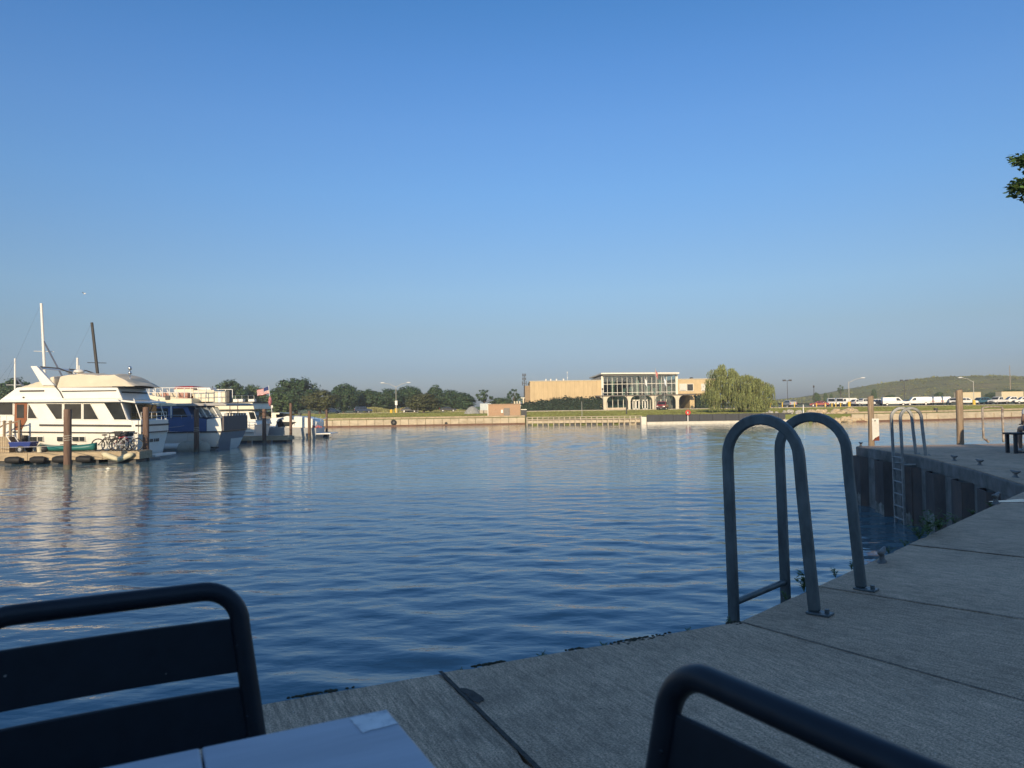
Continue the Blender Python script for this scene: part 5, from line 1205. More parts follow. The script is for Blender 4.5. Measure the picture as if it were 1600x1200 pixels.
def mk_vehicle(kind, color, loc, rz, label, name, cat):
    S = SHAPES[kind]; w = S['w'] / 2; P_ = PAINT[color]
    t = thing(name, label, cat, loc, rz, 'vehicles parked on the far shore')
    build('body', MB().prism(S['lower'], -w, w), P_, t, local=True, bevel=0.08, smooth='auto')
    n = len(S['cabin']); zb, zt = S['cabin'][0][1], max(z for _, z in S['cabin'])
    def inset(z): return w - 0.03 - 0.14 * (z - zb) / (zt - zb)
    cb = MB(); cb.add([(x, -inset(z), z) for x, z in S['cabin']] + [(x, inset(z), z) for x, z in S['cabin']], [tuple(range(n)), tuple(range(2 * n - 1, n - 1, -1))] + [(i + n, (i + 1) % n + n, (i + 1) % n, i) for i in range(n)])
    cbn = build('cabin', cb, P_, t, local=True, bevel=0.05, smooth='auto')
    for poly in S['side']:
        for s_ in (-1, 1):
            build('side_window', MB().add([(x, s_ * (inset(z) + 0.012), z) for x, z in poly] + [(x, s_ * (inset(z) - 0.02), z) for x, z in poly], [tuple(range(len(poly))), tuple(range(2 * len(poly) - 1, len(poly) - 1, -1))] + [(i, (i + 1) % len(poly), (i + 1) % len(poly) + len(poly), i + len(poly)) for i in range(len(poly))]), M_CARGLASS, cbn, local=True)
    (xa, za), (xb, zb2) = S['cabin'][-2], S['cabin'][-1]
    def pane(nm, a, b, out):
        (x0, z0), (x1, z1) = a, b; x0, z0, x1, z1 = x0 + (x1 - x0) * .1, z0 + (z1 - z0) * .1, x1 + (x0 - x1) * .1, z1 + (z0 - z1) * .1
        k0, k1 = inset(z0) - 0.1, inset(z1) - 0.1
        build(nm, MB().add([(x0 + out, -k0, z0 + .012), (x0 + out, k0, z0 + .012), (x1 + out, k1, z1 + .012), (x1 + out, -k1, z1 + .012)], [(0, 1, 2, 3)]), M_CARGLASS, cbn, local=True)
    pane('windshield', S['cabin'][-2], S['cabin'][-1], 0.02)
    if kind != 'van': pane('rear_window', S['cabin'][1], (S['cabin'][0][0] * .5 + S['cabin'][1][0] * .5, S['cabin'][0][1] * .5 + S['cabin'][1][1] * .5), -0.02)
    for x in S['wheels']:
        for s_ in (-1, 1):
            wh = build('wheel', MB().cyl((x, s_ * (w - 0.22), 0.36), (x, s_ * (w + 0.01), 0.36), 0.36, n=14), M_TYRE, t, local=True, bevel=0.03)
            build('rim', MB().cyl((x, s_ * (w + 0.0), 0.36), (x, s_ * (w + 0.025), 0.36), 0.21, n=10), M_RIM, wh, local=True)
    L = S['L'] / 2; hz = S['lower'][-2][1]
    for s_ in (-1, 1):
        build('headlight', MB().box((L - 0.02, s_ * (w - 0.3), hz + 0.02), (0.1, 0.38, 0.18)), M_HEAD, t, local=True)
        build('tail_light', MB().box((-L + 0.01, s_ * (w - 0.14), 0.95), (0.08, 0.18, 0.3)), M_TAIL, t, local=True)
    build('bumper', MB().box((L, 0, 0.5), (0.16, S['w'] - 0.1, 0.24)), M_BUMP, t, local=True, bevel=0.04)
    build('bumper', MB().box((-L, 0, 0.5), (0.16, S['w'] - 0.1, 0.24)), M_BUMP, t, local=True, bevel=0.04)
    build('grille', MB().box((L - 0.01, 0, hz - 0.02), (0.08, S['w'] * 0.5, 0.2)), M_BUMP, t, local=True)
    if kind == 'pickup': build('bed_floor', MB().b2((-2.7, -w + 0.1, 1.115), (-0.8, w - 0.1, 1.13)), M_BUMP, t, local=True)
    return t
def veh(kind, color, px, y, rz, label):
    p = D(px, 636, y); nm, cat = {'van': ('cargo_van', 'van'), 'suv': ('parked_suv', 'car'), 'sedan': ('parked_car', 'car'), 'pickup': ('pickup_truck', 'pickup')}[kind]
    mk_vehicle(kind, color, (p.x, y, land_z(p.x, y) + 0.035), R(rz), label, nm, cat)
veh('van', 'white', 1299, 188, 250, 'first white van from the left, beside the yellow bollards')
veh('van', 'white', 1311, 191, 255, 'second white van from the left, behind the bollards')
veh('van', 'white', 1322, 205, 180, 'white van behind the single armed lamp base')
veh('suv', 'white', 1337, 200, 200, 'white car right behind the lamp base, left of the long white suv')
veh('pickup', 'white', 1349, 182, 12, 'white pickup with dark windows left of the plated timber post')
veh('suv', 'white', 1371, 197, 5, 'white suv just right of the plated timber post, behind the dark car')
veh('sedan', 'black', 1373, 186, 15, 'dark sedan right of the plated timber post')
veh('van', 'white', 1397, 183, -12, 'white cargo van seen side-on, front to the right')
veh('sedan', 'navy', 1421, 190, -10, 'dark car between the side-on van and the row of vans')
veh('van', 'white', 1433, 187, 165, 'white van with grey front leading the row of parked vans')
veh('van', 'white', 1447, 190, 72, 'white van end-on, second in the parked row')
veh('van', 'white', 1461.5, 190, 72, 'white van end-on, third in the parked row')
veh('van', 'white', 1476, 190, 72, 'white van end-on, fourth in the parked row')
veh('suv', 'white', 1490, 186, 240, 'white car left of the tall timber post, at the end of the van row')
veh('suv', 'white', 1511, 184, -28, 'white car right of the tall timber post')
veh('suv', 'teal', 1532, 187, 195, 'teal blue car with white car beside it, right of the pale lamp')
veh('sedan', 'teal', 1545, 190, 190, 'second teal car, low roofed, left of the white pickup')
veh('pickup', 'white', 1560, 182, 205, 'white pickup before the tan box truck')
veh('pickup', 'white', 1583, 186, 170, 'white pickup at the right, below the tan box trailer')
veh('suv', 'white', 1600, 184, 170, 'white car cut off by the right edge')
veh('sedan', 'red', 1280, 186, 160, 'red and blue low car beside the dark lamp post')
veh('suv', 'silver', 1233, 186, 95, 'pale utility cart with dark glass between two yellow bollards')
veh('pickup', 'red', 1035, 163, 250, 'dark red pickup parked before the arcade')
veh('suv', 'navy', 567, 200, 20, 'dark blue car on the left road, right of the boats')
veh('sedan', 'silver', 519, 200, 5, 'silver car on the left road half hidden by the olive tree')
veh('sedan', 'black', 640, 202, 0, 'black low car on the road behind the sign post')
veh('sedan', 'black', 700, 199, 5, 'black low car on the road right of the brownish tree')
def box_trailer(px, y, rz, label):
    p = D(px, 636, y); t = thing('box_trailer', label, 'trailer', (p.x, y, 0), R(rz), 'tan box trailers behind the parked cars')
    build('box', MB().b2((-3.2, -1.2, 1.0), (3.2, 1.2, 3.2)), PAINT['tan'], t, local=True, bevel=0.05); build('roof_edge', MB().b2((-3.22, -1.22, 3.2), (3.22, 1.22, 3.28)), mat('trailer_edge', (0.5, 0.35, 0.16), 0.6), t, local=True)
    build('chassis', MB().b2((-3.1, -1.0, 0.7), (3.1, 1.0, 1.0)), M_BUMP, t, local=True)
    for x in (-2.2, -1.4, 2.3):
        for s_ in (-1, 1): build('wheel', MB().cyl((x, s_ * 0.9, 0.45), (x, s_ * 1.2, 0.45), 0.45, n=12), M_TYRE, t, local=True)
box_trailer(1512, 205, 8, 'tan box trailer behind the tall timber post and white car')
box_trailer(1578, 204, 4, 'tan box trailer above the white pickups at the right edge')
# ------------------------------------------------------------------ boats
M_SHADEWHITE = M_WHITE
M_CANVAS = mat('beige_canvas', (0.66, 0.575, 0.44), 0.9, var=0.08, scale=1.5, bump=0.4, bscale=3)
M_NAVY = mat('navy_gelcoat', (0.05, 0.115, 0.27), 0.35, var=0.12, scale=1.5, coat=0.2)
M_MAHOG = mat('varnished_mahogany', (0.26, 0.09, 0.035), 0.35, var=0.25, scale=4, stretch=(3, 3, 0.4))
def hull_mesh(xs, xb, yc, beam, zs_stern, zs_bow, zwl=WATER - 0.35, fl=0.86, rake=1.2, n=16, stern_rake=0.3):
    """lofted hull, stern at xs, bow at xb"""
    rings = []
    for i in range(n + 1):
        t = i / n; b = beam / 2 * (1 - max(0, (t - 0.45) / 0.55) ** 2.1 * 0.985); zs = zs_stern + (zs_bow - zs_stern) * t ** 1.6
        x_top = xs + (xb - xs) * t; sgn = 1 if xb > xs else -1
        sh = (stern_rake * (1 - t) - rake * t ** 3) * sgn
        x_bot = x_top + sh
        rings.append([(x_bot, yc, zwl), (x_bot, yc - b * fl * 0.8, zwl + 0.05), (x_bot * .5 + x_top * .5, yc - b * fl, zwl + 0.55), (x_top, yc - b, zs), (x_top, yc + b, zs), (x_bot * .5 + x_top * .5, yc + b * fl, zwl + 0.55), (x_bot, yc + b * fl * 0.8, zwl + 0.05)])
    return MB().loft(rings)
def win(parent, S, poly, y, gl=None, fr=None, off=0.03, grow=0.05, name='window'):
    pts = [S(*p) for p in poly]; cx = sum(p[0] for p in pts) / len(pts); cz = sum(p[1] for p in pts) / len(pts)
    big = [(cx + (x - cx) * (1 + grow / max(0.1, abs(x - cx))) if abs(x - cx) > 0.02 else x, z + (grow if z > cz else -grow)) for x, z in pts]
    w = build(name, MB().prism(big, y - off * 0.5, y + 0.05), fr or M_WHITE, parent)
    build('pane', MB().prism(pts, y - off, y + 0.02), gl or M_DARKGLASS, w)
    return w
def rail(parent, pts, h, n_every, m=None, name='guard_rail', r=0.016, mid=True):
    m = m or M_CHROME
    top = [(p[0], p[1], p[2] + h) for p in pts]; mb = MB(); mb.tube(top, r, 6)
    if mid: mb.tube([(p[0], p[1], p[2] + h * 0.5) for p in pts], r * 0.7, 5)
    for p in pts: mb.tube([(p[0], p[1], p[2]), (p[0], p[1], p[2] + h)], r, 5)
    return build(name, mb, m, parent)

# ---- yacht 1: white flybridge yacht nearest the viewer
def yacht_one():
    Y = 41.1; BM = 3.5; YF = Y + BM; yc = Y + BM / 2
    def S(px, py): p = D(px, py, Y); return (p.x, p.z)
    st = S(213, 690)[0]; t = thing('flybridge_yacht', 'large white flybridge yacht with beige canvas cover at the timber dock', 'boat', (st - 4, yc, WATER))
    sheer = S(150, 676)[1]
    build('hull', hull_mesh(S(216, 676)[0], st - 15.5, yc, BM, S(200, 677)[1], sheer + 0.75, stern_rake=0.4), M_WHITE, t, smooth='auto')
    # deckhouse: one solid with the bulwark step, sides slightly inside the hull
    build('deckhouse', MB().prism([S(-70, 680), S(-70, 628), S(190, 628), S(200, 656), S(206, 657), S(211, 679)], Y + 0.02, YF - 0.02), M_WHITE, t, bevel=0.04)
    # aft part: bulkhead stands 1.6 m inboard of the stern rail, bulwark round the cockpit
    zb, zt = S(200, 679)[1], S(206, 657)[1]; xa, xb = S(190, 650)[0], S(215, 660)[0]
    bw = MB().b2((xb + 0.01, Y + 0.1, zb), (xb + 0.14, YF - 0.1, zt)).b2((xa, Y + 0.05, zb), (xb, Y + 0.16, zt)).b2((xa, YF - 0.16, zb), (xb, YF - 0.05, zt))
    build('bulwark', bw, M_WHITE, t, bevel=0.03)
    x2 = S(200, 650)[0]
    for a, b in ((0.3, 1.55), (1.75, 3.2)): build('aft_window', MB().b2((x2 + 0.02, Y + a, S(195, 655)[1]), (x2 + 0.05, Y + b, S(195, 632)[1])), M_DARKGLASS, t)
    for y_ in (Y + 0.3, YF - 0.3): build('awning_strut', MB().tube([(S(199, 622)[0] + 0.2, y_, S(199, 623)[1]), (xb + 0.05, y_, zt), (xb + 0.16, y_, zb)], 0.03, 6), M_RAILWHITE, t)
    build('awning', MB().prism([S(190, 627.5), S(190, 624.8), S(212, 627), S(213, 630)], Y - 0.1, YF + 0.1), M_WHITE, t, bevel=0.03)
    build('transom_platform', MB().b2((xb + 0.02, Y + 0.8, WATER + 0.12), (xb + 0.6, YF - 0.1, WATER + 0.26)), M_WHITE, t, bevel=0.03)
    # transom lettering: small dark strokes, too small to read
    lt = MB()
    for i in range(7): lt.b2((xb - 0.03, Y + 1.0 + i * 0.24, WATER + 0.95), (xb + 0.0, Y + 1.0 + i * 0.24 + 0.06 + 0.05 * (i % 3), WATER + 1.13))
    xtr = st + 0.02
    # rub rails and stripes
    for (a, ya), (b, yb), h in (((62, 664.2), (205, 665.3), 1.4), ((20, 675), (214, 676.6), 1.0)):
        p, q = S(a, ya), S(b, yb); hh = h * 0.036; build('rub_rail', MB().prism([(p[0], p[1] - hh), (q[0], q[1] - hh), (q[0], q[1] + hh), (p[0], p[1] + hh)], Y - 0.05, Y + 0.04), M_TRIM, t)
        build('rub_rail', MB().b2((q[0] + 0.2, Y + 0.05, q[1] - hh), (xb + 0.17, YF - 0.05, q[1] + hh)), M_TRIM, t)
    for poly in ([(72, 631), (97, 631), (97, 654.5), (88, 654.5)], [(101, 631), (127, 631), (127, 654.5), (101, 654.5)], [(131, 631), (141, 631), (154, 655), (131, 655)], [(163, 629.5), (188.5, 629.5), (198, 655.5), (179, 655.5)], [(45, 632), (58, 653.5), (44, 653.5)], [(-32, 629.5), (-8, 629.5), (-8, 648), (-32, 648)], [(-4, 629.5), (20, 629.5), (20, 648), (-4, 648)]): win(t, S, poly, Y)
    # mahogany door with window
    d = build('cabin_door', MB().prism([S(23.5, 629.5), S(42.5, 629.5), S(42, 656), S(33, 672), S(23, 672)], Y - 0.03, Y + 0.05), M_MAHOG, t)
    build('pane', MB().prism([S(27, 632), S(38, 632), S(38, 653), S(27, 653)], Y - 0.045, Y - 0.02), M_DARKGLASS, d)
    for a, b in ((30, 44), (48, 57.5), (60, 66.5), (90, 98), (114, 123), (125, 132)): win(t, S, [(a, 682.5), (b, 682.5), (b, 689), (a, 689)], Y + 0.06, off=0.12, grow=0.03, name='porthole')
    # roof overhang, flybridge and its stripe
    build('roof_overhang', MB().prism([S(-80, 629), S(-80, 625.2), S(187, 624), S(192, 628.2)], Y - 0.28, YF + 0.28), M_WHITE, t, bevel=0.04)
    build('flybridge', MB().prism([S(-3, 625), S(24, 605.2), S(181.5, 605.2), S(190, 624.8)], Y + 0.12, YF - 0.12), M_WHITE, t, bevel=0.05)
    for (a, b) in ((29, 67), (95, 180)): p, q = S(a, 611.0), S(b, 610.6); build('side_stripe', MB().b2((p[0], Y + 0.08, p[1] - 0.045), (q[0], Y + 0.14, q[1] + 0.045)), M_TRIM, t)
    p, q = S(97, 622.5), S(189, 623); build('side_stripe', MB().b2((p[0], Y + 0.085, p[1] - 0.035), (q[0], Y + 0.14, q[1] + 0.03)), M_TRIM, t)
    build('moulding', MB().tube([(*S(84, 603)[:1], Y + 0.1, S(84, 603)[1]), (S(92, 612)[0], Y + 0.09, S(92, 612)[1]), (S(97, 622)[0], Y + 0.09, S(97, 622)[1])], 0.03, 6), M_TRIM, t)
    build('vent', MB().cyl((S(35, 621)[0], Y + 0.1, S(35, 621)[1]), (S(35, 621)[0], Y + 0.07, S(35, 621)[1]), 0.05, n=8), M_TRIM, t)
    x0 = S(181.5, 606)[0]; x1 = S(190, 624)[0]
    stp = MB().add([(x0 + 0.13, Y + 0.3, S(181, 611.5)[1]), (x0 + 0.13, YF - 0.3, S(181, 611.5)[1]), (x0 + 0.18, YF - 0.3, S(181, 613.5)[1]), (x0 + 0.18, Y + 0.3, S(181, 613.5)[1])], [(0, 1, 2, 3)]); build('aft_stripe', stp, M_TRIM, t)
    build('aft_shelf', MB().b2((x0 - 0.3, Y + 0.1, S(181, 605)[1]), (x0 + 0.45, YF - 0.1, S(181, 603.3)[1])), M_TRIM, t, bevel=0.02)
    # canvas covers: tent shapes with a ridge along the middle
    def cover(prof, base_py, name):
        pr = [S(*p) for p in prof]; xs_ = [p[0] for p in pr]; zs_ = [p[1] for p in pr]; zb_ = S(100, base_py)[1]
        def fn(u, v):
            x = xs_[0] + (xs_[-1] - xs_[0]) * u; zr_ = interp(x, xs_, zs_); w = interp(abs(2 * v - 1), [0, 0.375, 0.5, 0.75, 1], [0, 0.55, 0.90, 0.97, 1.0]); k = interp(w, [0, 0.55, 0.90, 0.97, 1.0], [1.0, 0.95, 0.86, 0.45, 0.0])
            zz = zb_ + (zr_ - zb_) * k + 0.025 * math.sin(u * 43 + v * 7) * (1 - w ** 4)
            return (x, yc + (BM / 2 - 0.14) * w * (1 if v > 0.5 else -1), zz)
        build(name, MB().grid(fn, 48, 16), M_CANVAS, t, smooth='auto', weld=None)
    cover([(25, 604.6), (40, 600), (62, 592), (79, 585), (80, 587), (83, 604)], 605, 'canvas_cover')
    cover([(86, 604), (88, 587), (92, 584), (120, 580.6), (150, 583.5), (174, 582.5), (186, 589), (207, 602.5)], 605, 'canvas_cover')
    # raked radar arch
    for y_ in (Y + 0.05, YF - 0.30): build('arch_arm', MB().prism([S(46, 571.8), S(56, 571.8), S(84, 602.3), S(64.5, 602.3)], y_, y_ + 0.25), M_WHITE, t, bevel=0.04)
    p = S(51, 572); build('arch_beam', MB().prism([S(46, 571.9), S(56, 571.9), S(60, 576), S(50, 576)], Y + 0.3, YF - 0.3), M_WHITE, t, bevel=0.04)
    a, b, c = S(56, 572.5), S(85, 575), S(106, 582.5)
    for y_ in (Y + 0.4, YF - 0.4): build('bimini_bow', MB().tube([(a[0], y_, a[1]), (b[0], y_, b[1]), (c[0], y_, c[1])], 0.04, 6), M_TRIM, t)
    p = S(95, 578); build('radar_dome', MB().ball((p[0], yc, p[1]), (0.3, 0.3, 0.13), 12, 7).cyl((p[0], yc, p[1]), (p[0], yc, p[1] + 0.35), 0.03), M_RAILWHITE, t, smooth='auto')
    p = S(189, 592); q = S(188.5, 578); build('search_light', MB().cyl((p[0], Y + 1, p[1] - 0.35), (q[0], Y + 1, q[1] - 0.2), 0.025).ball((q[0], Y + 1, q[1] + 0.14), (0.11, 0.11, 0.13)).ball((q[0], Y + 1, q[1] - 0.12), (0.1, 0.1, 0.12)), M_CHROME, t, smooth=True)
    z0 = S(0, 668)[1]
    rail(t, [(S(px_, 668)[0], Y + 0.02, z0 - 0.05) for px_ in (-60, -40, -20, 0, 10, 22)], 0.75, 1)
    rail(t, [(xb + 0.1, Y + 0.2 + i * 0.6, zt) for i in range(6)], 0.45, 1, M_RAILWHITE)
    bow = st - 15
    an = build('boarding_steps', MB().b2((S(34, 660)[0], Y - 0.45, S(34, 690)[1]), (S(44, 660)[0], Y - 0.03, S(34, 686)[1])).b2((S(34, 660)[0], Y - 0.3, S(34, 686)[1]), (S(44, 660)[0], Y - 0.03, S(34, 680)[1])), M_TRIM, t)
    # transom lettering on the hull back
    build('transom_lettering', lt, M_TRIM, t)
yacht_one()

# ---- yacht 2: blue and white yacht
def yacht_two():
    Y = 49.8; BM = 4.7; YF = Y + BM; yc = Y + BM / 2
    def S(px, py): p = D(px, py, Y); return (p.x, p.z)
    xs = S(345, 680)[0]; t = thing('blue_yacht', 'blue and white double decked yacht behind the white yacht', 'boat', (xs - 5, yc, WATER))
    build('hull', hull_mesh(xs, xs - 15, yc, BM, S(340, 674.5)[1], S(340, 670)[1] + 0.5, stern_rake=0.7), M_WHITE, t, smooth='auto')
    build('waterline_stripe', MB().b2((xs - 1.6, Y + 0.06, WATER + 0.18), (xs - 0.2, Y + 0.2, WATER + 0.26)), M_TRIM, t)
    build('deckhouse', MB().prism([S(120, 675), S(120, 634), S(292, 634), S(300, 652), S(322, 655), S(322, 675)], Y + 0.04, YF - 0.04), M_NAVY, t, bevel=0.03)
    build('quarter_panel', MB().prism([S(322.3, 675), S(322.3, 655), S(344, 653), S(346, 675)], Y + 0.05, YF - 0.05), M_WHITE, t, bevel=0.03)
    build('gunwale', MB().b2((S(120, 674)[0], Y - 0.04, S(330, 674.6)[1] - 0.05), (xs + 0.05, YF + 0.04, S(330, 674.6)[1] + 0.04)), M_TRIM, t)
    build('transom_panel', MB().add([(xs + 0.03, Y + 0.1, S(345, 676)[1]), (xs + 0.03, YF - 0.1, S(345, 676)[1]), (xs - 0.62, YF - 0.25, WATER - 0.3), (xs - 0.62, Y + 0.25, WATER - 0.3)], [(0, 1, 2, 3)]), mat('grey_transom', (0.20, 0.22, 0.26), 0.4), t)
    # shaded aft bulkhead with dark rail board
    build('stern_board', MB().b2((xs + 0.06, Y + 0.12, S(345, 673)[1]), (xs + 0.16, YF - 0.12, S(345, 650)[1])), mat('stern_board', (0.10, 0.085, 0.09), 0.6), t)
    for i in range(9): y_ = Y + 0.3 + i * 0.5; build('stern_picket', MB().b2((xs + 0.07, y_, S(345, 650)[1]), (xs + 0.13, y_ + 0.12, S(345, 646)[1])), M_RAILWHITE, t)
    win(t, S, [(180, 638), (262, 638), (262, 651.5), (180, 651.5)], Y + 0.04, fr=M_NAVY); win(t, S, [(270, 638), (286, 638), (293, 651.5), (270, 651.5)], Y + 0.04, fr=M_NAVY)
    for a in (276, 289): pass
    for a, b in ((267.5, 1.0),): build('window_post', MB().prism([S(a - 1, 634), S(a + 1, 634), S(a + 1, 653), S(a - 1, 653)], Y - 0.02, Y + 0.03), M_RAILWHITE, t)
    for k in range(4):
        a = S(302 + k * 9, 634); b = S(314 + k * 9, 652); build('enclosure_frame', MB().tube([(a[0], Y + 0.2, a[1]), (b[0], Y + 0.06, b[1])], 0.045, 6), M_RAILWHITE, t)
    build('enclosure_window', MB().prism([S(304, 636), S(338, 636), S(346, 652), S(318, 652)], Y + 0.22, Y + 0.26), mat('clear_vinyl', (0.22, 0.24, 0.25), 0.15, var=0.4, scale=2), t)
    # grab rail
    z = S(300, 652)[1]; rail(t, [(S(px_, 652)[0], Y - 0.02, z - 0.1) for px_ in (236, 252, 268, 284, 300, 316, 332, 344)], 0.25, 1, mid=False)
    # upper deck: cream coaming with long sheer, rails and red topped canopy
    build('upper_deck', MB().prism([S(180, 635), S(218, 610), S(223, 613), S(232, 617), S(250, 620), S(264, 622), S(300, 622.5), S(300, 634.5)], Y - 0.05, YF + 0.05), M_CREAM, t, bevel=0.05)
    build('deck_overhang', MB().prism([S(278, 634.3), S(278, 630.5), S(350, 629.6), S(356, 631.5), S(356, 634)], Y - 0.25, YF + 0.25), mat('overhang_grey', (0.34, 0.33, 0.32), 0.6), t, bevel=0.03)
    pts = [(S(px_, 612)[0], Y, S(px_, 621)[1]) for px_ in (223, 233, 243, 254, 265, 276, 288, 298, 310, 322)]
    rail(t, pts, S(250, 606)[1] - S(250, 621)[1], 1, M_RAILWHITE, r=0.03)
    rail(t, [(p[0], YF, p[2]) for p in pts], S(250, 606)[1] - S(250, 621)[1], 1, M_RAILWHITE, r=0.03)
    for k in range(5):
        a, b = S(224 + k * 11, 607), S(229 + k * 11, 617); build('windscreen_strut', MB().tube([(a[0], Y + 0.3, a[1]), (b[0], Y + 0.3, b[1])], 0.04, 5), M_RAILWHITE, t)
    for k in range(4):
        a = S(236 + k * 14, 615); build('deck_seat', MB().b2((a[0] - 0.35, Y + 0.8, a[1] - 0.3), (a[0] + 0.3, Y + 2.6, a[1] + 0.12)), mat('seat_red', (0.42, 0.22, 0.17), 0.8) if k % 2 else M_CANVAS, t, bevel=0.04)
    c = S(271, 607); build('canopy', MB().b2((c[0] - 0.55, yc - 1, c[1] - 0.5), (c[0] + 0.75, yc + 1, c[1] + 0.02)), M_CREAM, t, bevel=0.05)
    build('canopy_top', MB().loft([[(c[0] + 0.1 + q * s1, yc + q2 * s2, c[1] + zz) for s1, s2 in ((-1, -1), (1, -1), (1, 1), (-1, 1))] for q, q2, zz in ((0.72, 1.1, 0.02), (0.62, 0.95, 0.16), (0.3, 0.4, 0.22))]), mat('canopy_red', (0.42, 0.05, 0.04), 0.7), t, bevel=0.03)
    c = S(290, 613); build('tender', hull_mesh(c[0] + 1.0, c[0] - 1.2, yc, 1.1, c[1] + 0.2, c[1] + 0.3, zwl=c[1] - 0.2, rake=0.3, n=8), M_WHITE, t, smooth='auto')
    c = S(306, 614); build('deck_locker', MB().b2((c[0] - 0.7, Y + 1.2, c[1] - 0.6), (c[0] + 0.75, Y + 3, c[1] + 0.22)), M_CREAM, t, bevel=0.04)
    c = S(264, 624); build('life_box', MB().b2((c[0] - 0.2, Y - 0.12, c[1] - 0.02), (c[0] + 0.1, Y - 0.02, c[1] + 0.26)), M_TRIM, t)
    c = S(310, 604); build('antenna', MB().cyl((c[0], yc, c[1] - 0.9), (c[0], yc, c[1] + 0.1), 0.025, n=5), M_TRIM, t)
    for px_ in (328, 334, 340, 347): c = S(px_, 612); build('deck_gear', MB().b2((c[0] - 0.15, Y + 1, c[1] - 0.75), (c[0] + 0.12, Y + 1.5, c[1] + 0.05 * (px_ % 3))), (M_CREAM, M_CANVAS, M_RAILWHITE, M_TRIM)[px_ % 4], t, bevel=0.03)
    rail(t, [(S(px_, 630)[0], Y - 0.1, S(px_, 630)[1]) for px_ in (322, 334, 346, 354)], 0.75, 1, M_CHROME)
    # large pale fenders alongside
    for px_, r in ((298, 0.62), (317, 0.55)):
        c = S(px_, 700); f = build('fender', MB().ball((c[0], Y - 0.4, WATER + 0.22), (r * 1.25, 0.36, 0.5), 16, 10), mat('grubby_fender', (0.42, 0.41, 0.34), 0.7, var=0.2, dirt=(0.20, 0.19, 0.15), dscale=3, damt=0.7), t, smooth=True)
        build('fender_line', MB().tube([(c[0], Y - 0.5, WATER + 0.6), (c[0] - 0.2, Y - 0.05, S(330, 675)[1])], 0.015, 5), M_ROPE, f)
    c = S(255, 699); build('tube_fender', MB().cyl((c[0] - 1.4, Y - 0.35, WATER + 0.35), (c[0] + 1.6, Y - 0.35, WATER + 0.35), 0.22, n=12), M_WHITE, t, smooth='auto')
yacht_two()

